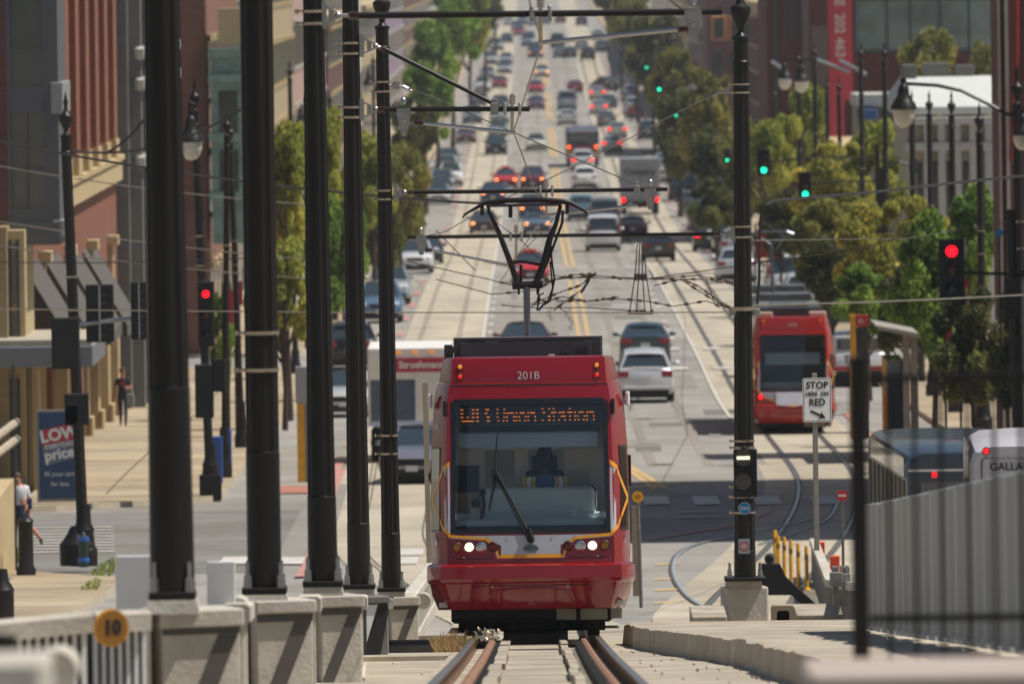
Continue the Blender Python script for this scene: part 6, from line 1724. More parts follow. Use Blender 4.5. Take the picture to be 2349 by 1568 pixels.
def tree(label,px,ytop,ybot,wpx,key,d,group='street trees',near=None):
    """crown spans ytop..ybot (px) and wpx wide at distance d; trunk down to the ground"""
    tn[0]+=1
    c=W(px,(ytop+ybot)/2,d); g=Vector((c.x,d,gl(d)+.1)); k=d/F; rad=wpx*k/2; rz=(ybot-ytop)*k/2; zc=c.z-g.z
    t=thing('tree',label,'tree',g,R.uniform(0,6.28),group=group)
    n=near if near is not None else d<560
    ry=max(rad,min(rz,3.2))
    o=add('crown',CM[key,tn[0]%2,'n' if n else 'f'],t,(0,0,zc),scale=(rad*1.08,rad*1.08,rz))
    o.rotation_euler=(0,0,0)
    H=zc+rz*.6; add('trunk',TRK[tn[0]%3],t,scale=(H*.55,H*.55,H))
    return t
# left trees
TL=[('tall yellow-green tree between the second and third poles, its top the higher',655,225,620,150,'yg',350),
 ('leafy tree low between the second and third poles, below the tall yellow-green one',650,540,840,170,'yg',338),
 ('green tree beside the third pole, lower left street',745,440,800,150,'g',372),
 ('yellow-green tree between the third and fourth poles',745,240,560,120,'yg',395),
 ('leafy tree behind the grey fourth pole',790,420,720,110,'g',440),
 ('bronze green round tree left of the fifth pole arm',858,300,600,150,'yg',480),
 ('olive tree right of the fifth pole, lit from the right',915,312,600,150,'b',520),
 ('low green tree below the olive one beside the fifth pole',872,430,640,110,'d',500),
 ('dark olive tree behind the fifth pole urn',950,215,440,120,'d',640),
 ('green tree behind the sloping brace arm',975,130,350,140,'g',760),
 ('large bright green tree left of the street, under the long top arm',1000,40,290,130,'g',850),
 ('broad green tree at the top left side of the street',1035,-30,190,140,'g',960),
 ('tall olive tree touching the top edge left of the street',1078,-45,140,110,'yg',1080),
 ('distant green tree left of the topmost cars',1110,-60,95,80,'d',1230),
 ('hazy tree at the very end of the left side',1135,-70,60,70,'d',1420),
 ('small leafy tree low behind the left poles beside the blue signs',512,640,930,70,'g',330)]
for l,px,yt,yb,w,k,d in TL: tree(l,px,yt,yb,w,k,d)
TR=[('golden green tree below the pair of right-hand teardrop lamps',1900,300,560,200,'y',430),
 ('yellow-green tree reaching up between the right-hand ornamental poles',2000,270,560,150,'yg',450),
 ('broad golden tree right of the second streetcar under the black cable',1990,430,740,210,'y',365),
 ('dark shaded tree low behind the second streetcar roof, right side',1910,520,730,170,'d',385),
 ('green tree filling the space above the pickup with a cap',1985,600,780,150,'g',352),
 ('olive tree filling the gap below the green traffic lights',1890,450,660,200,'b',395),
 ('dark leafy tree around the red traffic light',2140,480,860,210,'g',315),
 ('green tree with fresh leaves left of the right edge signal pole',2230,420,700,170,'g',330),
 ('yellow tree behind the last ornamental poles on the right',2110,430,640,160,'y',385),
 ('low dense tree above the dark blue bus',2230,640,960,210,'d',292),
 ('shaded tree just left of the low dense one, over the shelter',2080,600,820,150,'d',330),
 ('green tree at the far right edge over the white bus',2345,600,980,150,'d',280),
 ('yellow-green tree left of the hanging right-hand lamps',1780,230,470,120,'yg',520),
 ('pale green tree with light top between the two right-hand lamps',1850,175,420,110,'yg',560),
 ('olive tree above the second streetcar pantograph',1790,430,600,130,'d',470),
 ('olive tree tucked behind the right-hand black pole',1720,250,520,150,'b',560),
 ('dark tree behind the upper part of the right-hand black pole',1650,270,520,150,'d',600),
 ('dark tree overhanging the parked pickups',1640,400,540,130,'d',545),
 ('olive tree with sunny patches left of the right-hand pole',1620,140,400,150,'b',690),
 ('dark green tree behind the middle green signal',1560,200,430,130,'d',740),
 ('olive tree beside the far green signals',1545,90,320,130,'b',820),
 ('green tree under the right end of the long top arm',1500,20,250,130,'d',930),
 ('olive tree right of the far traffic, near the top',1462,-20,180,120,'b',1060),
 ('distant green tree at the top right of the street',1425,-45,110,90,'yg',1220),
 ('hazy tree at the far right end of the street',1395,-60,70,80,'d',1420)]
for l,px,yt,yb,w,k,d in TR: tree(l,px,yt,yb,w,k,d)
tree('bronze tree standing in front of the far red brick building, upper right',2130,45,290,150,'b',620,group=None)
tree('thin brown tree in front of the red brick building near its right end',2250,80,280,90,'b',600,group=None)
# far wooded mass closing the street
m=MB(); r=random.Random(9)
for i in range(26000):
    x=r.uniform(-190,230); y=r.uniform(2000,2500)
    p=Vector((x,y,gz(y)+r.random()**.7*(20+5*sin(x*.09)))); 
    if -16<x<18 and y<2350: continue
    a=Vector((r.gauss(0,1),r.gauss(0,1),r.gauss(0,1))).normalized(); u=a.orthogonal().normalized(); w=a.cross(u); s=r.uniform(.6,1.4)
    m.quad(p-u*s,p-w*s*.7,p+u*s,p+w*s*.7)
o=m.build('distant_wood',LK_); tag(o,'hazy far-off wooded mass closing the street at the top',kind='stuff')
# planter
g=G(320,895); g.z=gl(g.y)+.15; t=thing('planter','tall brown planter with bright green shrub beside the left awnings','planter',g); 
m=MB(); m.lathe((0,0,0),[(.26,0),(.34,.9),(.38,.92),(.38,.98)],20); m.build('pot',mat('pot_brown','4c4036',.7,var=.1),t,smooth=True)
add('shrub',CM['g',0,'f'],t,(0,0,1.45),scale=(.42,.42,.55)); 
# ---------------- buildings ----------------
brick=brickmat('brick_red','7c4430','8c4e38','8c6a54'); brickd=brickmat('brick_dark','5c3430','6a3c36','6e5c54'); brickt=brickmat('brick_tan','a08c68','927e5c','9c8c70',bw=.3,bh=.12); brickc=brickmat('brick_clay','7c4c3c','885646','8a6e5c')
cream=mat('stone_cream','b8a47c',.8,var=.08,scale=1.2,bump=.2,bscale=10); creamd=mat('stone_beige','a99878',.8,var=.08,scale=1)
baygrey=mat('bay_grey','56585c',.6,var=.05); awn=mat('awning_grey','56534d',.8,var=.06); awnd=mat('awning_side','3e3833',.85,var=.08)
greyblue=mat('grey_stone','6a6a67',.75,var=.08); whiteb=mat('white_wall','b8b6b0',.7,var=.06); greenm=mat('copper_green','7c9488',.6,var=.2,scale=3)
FXL=-13.3
def bld(name,label,loc,cat='building',group=None): return thing(name,label,cat,loc,group=group)
# ---- building A (brick, cream piers, awnings) d 288..366
def zz(px,py,d,t): return W(px,py,d).z
dA0,dA1=291.,366.; z0=gl(dA0)+.1
A_=bld('brick_building','sunlit red brick building with cream stone piers and grey awnings on the left pavement',(FXL,dA0,z0))
H=30
m=MB(); m.box(-12,0,0,dA1-dA0,-2,H); m.build('wall',brick,A_)
# cream base piers and lintel band, stepping down with each bay
N_=9; bw=(dA1-dA0)/N_
for i in range(N_):
    y=i*bw
    zb=gl(dA0+y)-z0
    m=MB(); m.box(.003,.32,y,y+1.1,zb-.3,zb+3.6,.03); m.build('stone_pier',cream,A_)
    m=MB(); m.box(.33,.45,y-.05,y+1.15,zb-.2,zb+.7,.02); m.build('pier_base',cream,A_)
    w=MB(); w.box(.003,.06,y+1.3,y+bw-.2,zb+.5,zb+3.2); w.build('shop_window',dglass,A_)
    if i%2==0:
        m=MB(); m.box(.003,.18,y+.2,y+1.0,zb+4.2,zb+5.7,.02); m.box(.003,.35,y+.05,y+1.15,zb+5.5,zb+5.8,.02); m.build('stone_bracket',cream,A_)
for i in range(4):
    y=8+i*13.; zb=gl(dA0+y)-z0
    m=MB(); aw=[(0,y,zb+5.5),(1.3,y,zb+3.3),(1.3,y,zb+2.95),(0,y,zb+2.95)]
    q=[Vector(p) for p in aw]; w=Vector((0,8.5,0))
    m.mat(1).poly(q); m.mat(1).poly([p+w for p in reversed(q)]); m.mat(0).quad(q[0],q[1],q[1]+w,q[0]+w); m.mat(0).quad(q[1],q[2],q[2]+w,q[1]+w); m.mat(1).quad(q[2],q[3],q[3]+w,q[2]+w)
    m.build('awning',[awn,awnd],A_)
# cream band + pilasters
zb=6.5
m=MB(); m.box(.003,.22,0,dA1-dA0,6.3,7.0,.02); m.box(.003,.30,0,dA1-dA0,6.95,7.12,.02); m.build('stone_band',cream,A_)
for i in range(10):
    y=.3+i*7.5
    m=MB(); m.box(.003,.24,y,y+2.6,7.7,H); m.build('pilaster',brick,A_)
    m=MB(); m.box(.003,.30,y-.1,y+2.7,7.1,7.7); m.build('stone_jamb',cream,A_); m=MB(); m.box(.003,.1,y+2.8,y+7.1,7.1,7.35) ; m.build('stone_sill',cream,A_)
    w=MB()
    for k in range(5): w.box(.02,.06,y+3.,y+7.,9.6+k*4,12.4+k*4)
    w.build('windows',winglass,A_)
# ---- grey bay on the left edge
dB=286.
B_=bld('bay_building','dark grey metal bay window building at the far left edge',(W(20,560,dB).x,dB,gl(dB)))
zbt=W(60,545,dB).z-gl(dB); wB=W(138,500,dB).x-W(20,500,dB).x
m=MB(); m.box(-9,0,.0,4.6,0,30); m.build('wall',brickd,B_)
m=MB(); m.box(0,wB,.35,4.6,zbt,30); m.build('bay_core',baygrey,B_)
k=dB/F; fx=lambda px:(px-20)*k; fzz=lambda py:(W(60,py,dB).z-gl(dB))
for (y0,y1) in ((-260,-100),(-90,60),(66,190),(260,480)):
    pass
m=MB()
for (p0,p1,q0,q1) in ((20,30,-300,560),(104,138,-300,560)):
    m.box(fx(p0),fx(p1),0,.35,fzz(q1),fzz(q0))
for (q0,q1) in ((200,258),(480,516),(-60,-20)):
    m.box(fx(30),fx(104),-.02,.35,fzz(q1),fzz(q0))
m.box(fx(58)*0+fx(64),fx(67),.04,.35,fzz(480),fzz(260)) ; m.box(fx(30),fx(104),.04,.35,fzz(392),fzz(386)); m.box(fx(30),fx(104),.04,.35,fzz(115),fzz(108))
m.build('bay_frame',baygrey,B_)
m=MB(); m.box(fx(30),fx(104),.2,.24,fzz(480),fzz(258)); m.box(fx(30),fx(104),.2,.24,fzz(200),fzz(-20)); m.build('bay_windows',winglass,B_)
m=MB(); m.box(wB*.86,wB+.12,-.05,4.6,fzz(262),fzz(190),.02); m.box(wB*.86,wB+.12,-.05,4.6,fzz(545),fzz(506),.02); m.build('bay_cornice',mat('bay_light','8e8f8e',.6,var=.05),B_)
m=MB(); m.box(-.05,wB,-.1,4.4,fzz(562),fzz(512)); m.build('bay_soffit',baygrey,B_)
# storefront below bay
C_=bld('corner_store','tan stone corner store with a flat grey canopy under the bay windows, far left',(W(0,1100,284).x,284,gl(284)))
k=284/F; X_=lambda px:(px)*k; Z_=lambda py:(W(60,py,284).z-gl(284))
m=MB(); m.box(X_(-150),X_(22),0,7,0,Z_(520)); m.build('wall',brickt,C_)
m=MB(); m.box(X_(-150),X_(225),-2.2,6,Z_(836),Z_(788),.03); m.build('canopy',mat('canopy_grey','6e7276',.6,var=.05),C_)
m=MB(); m.box(X_(-150),X_(222),-2.1,5.9,Z_(788),Z_(774)); m.build('canopy_top',mat('canopy_top','a8a090',.8,var=.1),C_)
m=MB(); m.box(X_(22),X_(60),.8,6,0,Z_(530)); m.build('side_wall',cream,C_)
for (a,b,c0,c1) in ((30,42,560,700),(30,42,720,770),(-60,-10,880,1090),(26,40,880,1090)):
    m=MB(); m.box(X_(a),X_(b),-.05 if a<0 else .74,.0 if a<0 else .79,Z_(c1),Z_(c0)); m.build('window',winglass,C_)
    m=MB(); m.box(X_(a)-.06,X_(a),-.09 if a<0 else .70,.0 if a<0 else .8,Z_(c1)-.1,Z_(c0)+.1); m.box(X_(b),X_(b)+.06,-.09 if a<0 else .70,.0 if a<0 else .8,Z_(c1)-.1,Z_(c0)+.1); m.build('window_frame',dgrey,C_)
for i,px in enumerate((72,98,125,152)):
    m=MB(); m.box(X_(px),X_(px+13),1+i*2.,2.2+i*2.,0,Z_(836)); m.build('pier',cream if i%2==0 else brick,C_)
# price sign
c=W(85,1100,276); c.z=gl(276)+.15; k=276/F; hgt=(W(85,940,276).z-c.z); w=(190-85)*k
t=thing('poster_stand','blue poster reading LOW EVERYDAY price by the left store wall','sign',c)
m=MB(); m.box(0,w,0,.12,.05,hgt,.01); m.build('frame',mat('stand_grey','8c8a84',.5,metal=.3),t)
m=MB(); m.box(.06,w-.06,-.012,-.001,.12,hgt-.06); m.build('poster',mat('poster_blue','2a4468',.6,var=.06),t)
cx=w*.5; rot=Matrix.Rotation(radians(-9),4,'Y')
def tq(x,z): return Matrix.Translation((x,-.03,z))@rot@TX
m=MB(); m.prism([(.10,-.016,hgt-.50),(w-.08,-.016,hgt-.28),(w-.07,-.016,hgt-.70),(.13,-.016,hgt-.88)],(0,-.004,0)); m.build('red_flash',mat('poster_red','b8323c',.6,var=.03),t)
m=MB(); m.prism([(.12,-.016,hgt-.88),(w-.07,-.016,hgt-.70),(w-.1,-.016,hgt-1.15),(.2,-.016,hgt-1.36)],(0,-.003,0)); m.build('grey_flash',mat('poster_grey','6a7484',.6,var=.03),t)
for tx_,sz_,M_,bo in (('LOW',.40,tq(cx,hgt-.60),.015),('EVERYDAY',.15,tq(cx,hgt-.86),.003),('price',.36,tq(cx,hgt-1.07),.012),('fill your cart',.15,facing((cx,-.02,.72)),0),('for less',.15,facing((cx,-.02,.48)),0)):
    m=MB(); m.text(tx_,sz_,M_,.004,bold=bo); m.build('lettering',signwhite,t)
# ---- buildings further down the left side
def facade(name,label,d0,d1,H,wallm,X=FXL,depth=12,side=1,floors=4,trim=cream,bays=None,fw=None,win=winglass,cornice=True,z_extra=0):
    """building with street facade at X (side=1: faces +x; -1: faces -x)"""
    z=gl((d0+d1)/2); t=bld(name,label,(X,d0,z)); L=d1-d0
    m=MB(); m.box(*sorted((0,-side*depth)),0,L,-4,H); m.build('wall',wallm,t)
    nb=bays or max(2,int(L/5)); fh=H/floors; wy=L/nb*.5; wz=fh*.5
    m=MB(); m.box(*sorted((side*.01,side*.04)),0,wy,0,wz); m.mat(1); m.box(*sorted((side*.0,side*.12)),-.15,wy+.15,-.2,0); m.box(*sorted((side*.0,side*.14)),-.15,wy+.15,wz,wz+.25); wme=m.mesh('window',[win,trim])
    m=MB(); m.box(-.55,.55,-.03,-.005,0,wz); m.mat(1); m.box(-.67,.67,-.10,-.0,wz,wz+.22); m.box(-.67,.67,-.10,0,-.16,0); eme=m.mesh('window',[win,trim])
    for q in range(floors):
        za=q*fh+fh*.3
        for i in range(nb): add('window',wme,t,(0,(i+.25)*L/nb,za))
        for j in range(2): add('window',eme,t,(-side*(1.75+j*2.6),0,za))
    if cornice:
        m=MB(); m.box(*sorted((-side*depth,side*.5)),-.35,L+.1,H-.05,H+.35); m.box(*sorted((side*.0,side*.3)),-.2,L,H-.6,H-.051); m.build('cornice',trim,t)
    return t
g_=facade('grey_building','tall grey stone building with knobbed cornice bands beyond the left brick building',366.5,405,34,greyblue,X=-12.9,floors=7,trim=whiteb)
for i in range(8):
    m=MB(); m.box(.003,.4,1+i*4.8,2.2+i*4.8,0,34); m.build('pilaster',greyblue,g_)
    for z in (8.0,10.5,11.5):
        m=MB(); m.box(.2,.62,.8+i*4.8,2.4+i*4.8,z,z+.42,.12); m.build('stone_knob',whiteb,g_)
c_=facade('brick_house','brick row house with a green copper bay and cornice between the first and second poles',424.5,470,17,brickc,X=-12.0,floors=4,trim=cream)
bx=W(484,330,423).x-(-12.0)
m=MB(); 
bz=lambda py:W(500,py,423).z-gl(447)
m.loft([[(bx-.0,-.9,z),(bx+1.35,-.9,z),(bx+1.7,-.2,z),(bx+1.7,3,z),(bx,3,z)] for z in (bz(560),bz(130))],True,True); m.build('copper_bay',greenm,c_)
m=MB()
for z in (bz(132),bz(190),bz(325),bz(460)): m.loft([[(bx-.1,-1.05,z+q),(bx+1.45,-1.05,z+q),(bx+1.85,-.3,z+q),(bx+1.85,3.1,z+q),(bx-.1,3.1,z+q)] for q in (0,.3)],True,True)
m.build('bay_cornice',greenm,c_)
m=MB()
for (a,b) in ((310,210),(440,345)): m.box(bx+.3,bx+1.0,-.95,-.905,bz(a),bz(b))
m.build('bay_windows',winglass,c_)
m=MB(); m.box(bx+.3,bx+1.9,-.8,2,bz(100),bz(20)); m.build('dormer',cream,c_)
facade('green_fronted_house','narrow house with a green and cream front hidden between the first two poles',470.5,500,14,greenm,X=-12.8,floors=3)
facade('grey_shop_building','slate grey building above the tree between the second and third poles',500.5,555,21,mat('slate_wall','4e545c',.7,var=.08),X=-13.3,floors=5,trim=greyblue)
facade('beige_building','beige building right of the second pole top',576,640,17,creamd,X=-13.2,floors=4)
facade('pink_building','pale pink stone building between the third and fourth poles',640.5,740,19,mat('pink_stone','b0948a',.75,var=.08),X=-13.2,floors=4,trim=whiteb)
facade('red_shop_row','dark red shop row between the fourth and fifth poles',762,840,13,brickd,X=-13.4,floors=3)
facade('white_building','white building with red upper windows right of the fifth pole urn',840.5,905,17,whiteb,X=-13.2,floors=4,trim=brickc)
facade('cream_row','cream row of shops behind the left trees',924,1058,12,creamd,X=-13.5,floors=3)
facade('lilac_building','lilac grey building at the top left of the street',1082,1240,22,mat('lilac_wall','8c7c90',.75,var=.08),X=-13.5,floors=5,trim=whiteb)
facade('far_left_row','distant brick row at the far end of the left side',1272,1600,12,brickd,X=-13.8,floors=3)
# ---- right side
z=gl(600)
Rr=bld('red_brick_block','large dark red brick block with a long glass strip, filling the upper right',(W(1760,200,660).x,660,gl(660)))
k=660/F; X_=lambda px:(px-1760)*k; Z_=lambda py:(W(1900,py,660).z-gl(660))
maroon=brickmat('brick_maroon','5e302c','683630','5c3834')
m=MB(); m.box(0,X_(2700),0,25,-2,Z_(-260)); m.build('wall',maroon,Rr)
m=MB(); m.box(X_(1962),X_(2200),-.06,-.01,Z_(370),Z_(255)); m.build('lower_window_strip',winglass,Rr)
m=MB(); m.box(X_(1962),X_(2310),-.06,-.01,Z_(116),Z_(4)); m.build('window_strip',mat('strip_glass','6c8080',.15,var=.5,scale=.35,spec=1,detail=6),Rr)
m=MB()
for px in (1960,2034,2087,2155,2222,2300): m.box(X_(px),X_(px+5),-.14,-.0,Z_(120),Z_(0))
m.box(X_(1958),X_(2312),-.16,-.0,Z_(124),Z_(116)); m.box(X_(1958),X_(2312),-.16,-.0,Z_(4),Z_(-3)); m.build('mullions',mat('mullion','3a4448',.5,metal=.3),Rr)
m=MB()
for px in (1800,1812,1824,1836): m.box(X_(px),X_(px+8),-.1,0,Z_(90),Z_(-260))
m.box(X_(1776),X_(1784),-.2,0,Z_(400),Z_(-260)); m.build('tall_windows',dgrey,Rr)
m=MB(); m.box(X_(1842),X_(1858),-.25,0,Z_(400),Z_(-260)); m.box(X_(1862),X_(1900),-.2,0,Z_(300),Z_(60)); m.build('stone_strip',mat('mauve_stone','6c5c5c',.75,var=.06),Rr)
# banner
t=thing('banner','tall red banner with white digits 202 463 hanging on the red brick block','banner',(W(1904,340,655).x,655,W(1904,365,655).z)); k=655/F
w=(1960-1904)*k; hb=W(1904,-200,655).z-W(1904,365,655).z
m=MB(); m.box(0,w*.98,0,.08,0,hb*.30+0*k+(365-240)*k*0,.01) if False else m.box(0,w*.98,0,.08,(365-232)*k,hb); m.box(0,w*.60,0,.08,0,(365-232)*k-.003); m.build('cloth',mat('banner_red','b03340',.7,var=.03),t)
RM=Matrix.Rotation(radians(-90),4,'Z')
m=MB()
m.text('E  202 463',28*k*1.1,Matrix.Translation((w*.46,-.05,(365-66)*k))@TX@RM,.02,bold=.02,align='CENTER'); m.build('lettering',mat('banner_white','c9b8b8',.7,var=0),t)
# low white-roof building
D=455.; k=D/F; Q=bld('white_roof_building','low cream building with a bright white roof and pilasters, upper right',(W(2078,300,D).x,D,gl(D)))
X_=lambda px:(px-2078)*k; Z_=lambda py:(W(2180,py,D).z-gl(D))
m=MB(); m.box(0,X_(2330),0,20,0,Z_(290)); m.build('wall',mat('cream_wall','a8a494',.75,var=.06),Q)
m=MB(); m.loft([[(-.3,-.3,Z_(262)),(X_(2330),-.3,Z_(262)),(X_(2330),20,Z_(262)),(-.3,20,Z_(262))],[(-.3,-.3,Z_(245)),(X_(2330),-.3,Z_(245)),(X_(2330),20,Z_(245)),(-.3,20,Z_(245))],[(.2,9,Z_(182)),(X_(2300),9,Z_(182)),(X_(2300),12,Z_(182)),(.2,12,Z_(182))]],True,True); m.build('roof',mat('roof_white','c9ccc8',.6,var=.05),Q)
m=MB()
for px in (2118,2150,2186,2222,2258,2290): m.box(X_(px),X_(px+17),-.35,-.0,0,Z_(282),.03)
m.build('pilasters',whiteb,Q)
m=MB(); m.box(X_(2075),X_(2330),-.5,-.001,Z_(286),Z_(268),.04); m.box(X_(2075),X_(2330),-.42,-.001,Z_(345),Z_(326),.04); m.build('cornice',whiteb,Q)
m=MB()
for px in (2102,2138,2170,2208): m.box(X_(px),X_(px+12),-.04,-.0,Z_(520),Z_(370))
m.build('windows',winglass,Q)
for a_,b_,y0_,y1_,z0_,z1_ in ((2080,2110,3,6,182,150),(2140,2200,10,12,182,150),(2215,2260,10,12,180,156)):
    m=MB(); m.box(X_(a_),X_(b_),y0_,y1_,Z_(z0_),Z_(z1_),.02); m.build('air_unit',mat('air_unit','6a6862',.6,metal=.2,var=.1),Q)
D=560.; k=D/F; Q=bld('low_grey_shop','low grey shop with a flat pale roof and a blue awning behind the right-hand poles',(W(1930,300,D).x,D,gl(D)))
X_=lambda px:(px-1930)*k; Z_=lambda py:(W(2000,py,D).z-gl(D))
m=MB(); m.box(X_(1966),X_(2100),0,8,0,Z_(236)); m.build('wall',mat('shop_beige','8c8478',.75,var=.06),Q)
m=MB(); m.box(X_(1962),X_(2105),-.3,8,Z_(243),Z_(216),.03); m.build('roof_edge',whiteb,Q)
m=MB(); m.box(X_(1968),X_(2012),-.9,-.01,Z_(272),Z_(250),.05); m.build('awning',mat('awning_blue','2c5488',.6,var=.05),Q)
m=MB(); m.box(X_(2020),X_(2060),-.05,0,Z_(320),Z_(250)); m.build('window',winglass,Q)
# orange window building behind the long arm
D=930.; k=D/F; Q=bld('orange_window_building','brick building with orange-framed arched windows behind the right end of the long arm',(W(1625,200,D).x,D,gl(D)))
X_=lambda px:(px-1625)*k; Z_=lambda py:(W(1700,py,D).z-gl(D))
m=MB(); m.box(0,X_(1860),0,30,0,Z_(-120)); m.build('wall',mat('far_brick','6e4c4a',.8,var=.08),Q)
m=MB(); m.box(X_(1720),X_(1760),-.3,0,0,Z_(-120)); m.build('pale_strip',mat('mauve_stone2','80706c',.75),Q)
for px in (1640,1680,1700):
    m=MB(); m.box(X_(px)-.3,X_(px+22)+.3,-.25,0,Z_(92),Z_(34),.2); m.build('window_surround',mat('surround_orange','b87c48',.7),Q)
    m=MB(); m.box(X_(px),X_(px+22),-.32,-.26,Z_(88),Z_(42),.15); m.build('window',winglass,Q)
    m=MB(); m.box(X_(px)-.1,X_(px+14),-.3,-.0,Z_(168),Z_(120)); m.build('lower_window',winglass,Q)
for l,d0,d1,H,wm,fl in (('dark brick row house partly hidden by the far right trees',775,900,13,brickd,3),('brick shops behind the trees right of the box truck',600,655,5.5,brick,3),('far brown row on the right side near the top',1085,1240,14,mat('brown_wall','5c4c46',.8),4),('distant pale row at the far right end of the street',1275,1600,13,creamd,3)):
    facade('shop_row',l,d0,d1,H,wm,X=17.5,side=-1,floors=fl,depth=14)
# right edge column building
D=305.; k=D/F; Q=bld('corner_building','brown brick and pale stone corner building at the right edge behind the signal poles',(W(2296,500,D).x,D,gl(D)))
X_=lambda px:(px-2296)*k; Z_=lambda py:(W(2320,py,D).z-gl(D))
m=MB(); m.box(0,9,0,5,0,Z_(-300)); m.build('wall',brickd,Q)
m=MB(); m.box(X_(2310),X_(2318),-.2,0,0,Z_(-300)); m.box(-.02,X_(2300),-.1,0,0,Z_(-300)); m.build('pale_strip',whiteb,Q)
m=MB(); m.tube([(X_(2338),-.3,Z_(-50)),(X_(2336),-.3,Z_(120)),(X_(2326),-.3,Z_(240)),(X_(2322),-.3,Z_(370))],.07,n=8); m.build('red_pipe',mat('pipe_red','8a2824',.6),Q)
# building outside the frame on the right whose shadow crosses the junction
Q=bld('shade_building','brick corner block just outside the right edge, casting the junction shadow',(14.6,251,gl(260)))
m=MB(); m.box(0,14,0,37,-2,25.5); m.build('wall',brick,Q)
m=MB(); m.box(-.4,14.4,-.4,37.4,25.5,26.1); m.build('cornice',cream,Q)
m=MB()
for q in range(5):
    for j in range(5): m.box(-.04,-.0,2+j*5,4.2+j*5,1.5+q*4,3.8+q*4); m.box(1+j*2.7,2.6+j*2.7,-.04,0,1.5+q*4,3.8+q*4)
m.build('windows',winglass,Q)
# wall and railing on the far left edge near the woman
c=W(36,1285,236); c.z=gl(236); t=thing('boundary_wall','beige boundary wall with a dark rail at the left edge','wall',c)
m=MB(); m.loft([[(-2.5,-22,1.0),(0-.6,-22,1.0),(-.6,-22,-1),(-2.5,-22,-1)],[(-2.2,0,2.05),(0,0,2.05),(0,0,-.2),(-2.2,0,-.2)]],True,True); m.build('wall',cream,t)
m=MB(); m.box(-.03,.03,-.03,.03,-.1,4.4); m.box(-1.6,-1.5,-.03,.03,1,3.2); m.build('posts',dgrey,t)
m=MB()
for z in (2.5,2.85): m.tube([(-.9,-6,z-.3),(0.05,0,z+.35)],.09,n=8)
m.build('rails',mat('rail_pale','a89c88',.6,var=.1),t)
c=W(60,1310,232); c.z=gl(232)+.15; t=thing('bollard','dark round bollard in front of the striding woman','bollard',c); m=MB(); m.lathe((0,0,0),[(.2,0),(.2,.12),(.155,.2),(.15,1.05),(.17,1.1),(.12,1.16),(0.02,1.2)],16); m.build('post',black,t,smooth=True)
c=W(4,1400,192); c.z=gl(192)+.12; t=thing('bollard','dark bollard cut off by the left edge low down','bollard',c); m=MB(); m.lathe((0,0,0),[(.21,0),(.21,.5),(.22,.55),(.13,.7),(.1,.9)],16); m.build('post',black,t,smooth=True)
# ---------------- street furniture ----------------
def teardrop(px,ytop,ybot,d,parent):
    """hanging teardrop lamp, local to parent"""
    c=W(px,ytop,d)-parent.location; h=(ybot-ytop)*d/F
    m=MB(); m.lathe(c+Vector((0,0,-h)),[(h*.05,h*1.06),(h*.07,h*.98),(h*.05,h*.93),(h*.10,h*.88),(h*.12,h*.78),(h*.13,h*.68),(h*.2,h*.58),(h*.27,h*.46),(h*.29,h*.40),(h*.27,h*.385)],16); o=m.build('lamp_hood',black,parent,smooth=True,ang=50)
    m=MB(); m.lathe(c+Vector((0,0,-h)),[(.005,0),(h*.10,h*.02),(h*.18,h*.10),(h*.235,h*.25),(h*.24,h*.38)],16); m.build('globe',lampglass,o,smooth=True)
def dpole(label,xb,yt,d,w,base='ground',group='black ornamental poles along the street',flare=True,lamp=None,X=None,arm_=None,xt=None):
    k=d/F; yb=None
    # base on ground directly below
    T_=W(xb if xt is None else xt,yt,d); g=Vector((T_.x if xt is None else W(xb,yt,d).x,d,gl(d)+.14)); 
    t=thing('ornamental_pole',label,'pole',g,group=group)
    r=w*k/2; fin=r*11.8*.9; T=Vector((T_.x-g.x,0,T_.z-g.z-fin))
    column(t,Vector((0,0,0)),T,r,r*.86,True,0.,16); 
    m=MB(); m.lathe(T,[(a*r*.9,b*r*.9) for a,b in FIN],12); m.build('finial',black,t,smooth=True,ang=40)
    m=MB(); m.lathe((0,0,0),[(r*2.3,0),(r*2.3,.35),(r*1.9,.42),(r*1.7,.7),(r*1.8,.76),(r*1.3,.9),(r*1.2,1.2),(r*1.05,1.3)],12); m.build('base',black,t,smooth=True,ang=30)
    for q in (.62,.70):
        m=MB(); m.lathe(T*q,[(r*1.05,-.02),(r*1.1,-.02),(r*1.1,.02),(r*1.05,.02)],12); m.build('band',steelband,t)
    return t
RP=[(2332,145,300,25,'black ornamental pole at the right edge, nearest on that side'),(2246,232,325,19,'black pole with a glossy urn finial, second from the right edge'),(2182,205,347,16,'black ornamental pole in front of the pale building, third from the right edge'),
 (2131,205,368,15,'black ornamental pole in front of the pale building, fourth from the right edge'),(2091,205,388,15,'black ornamental pole just right of the lone teardrop lamp'),(2028,92,415,13,'black ornamental pole standing tallest beside the red banner'),
 (1974,95,443,12,'tall black ornamental pole left of the tallest one'),(1924,175,474,11,'black ornamental pole below the red banner'),(1896,175,494,10,'black ornamental pole just left of the banner foot'),(1868,95,515,11,'black ornamental pole bearing the pair of teardrop lamps'),(1831,110,548,11,'black ornamental pole behind the right lamp of the pair'),(1776,195,600,9,'thin far black ornamental pole left of the lamp pair')]
rps={}
for x,yt,d,w,l in RP: rps[x]=dpole(l,x,yt,d,w)
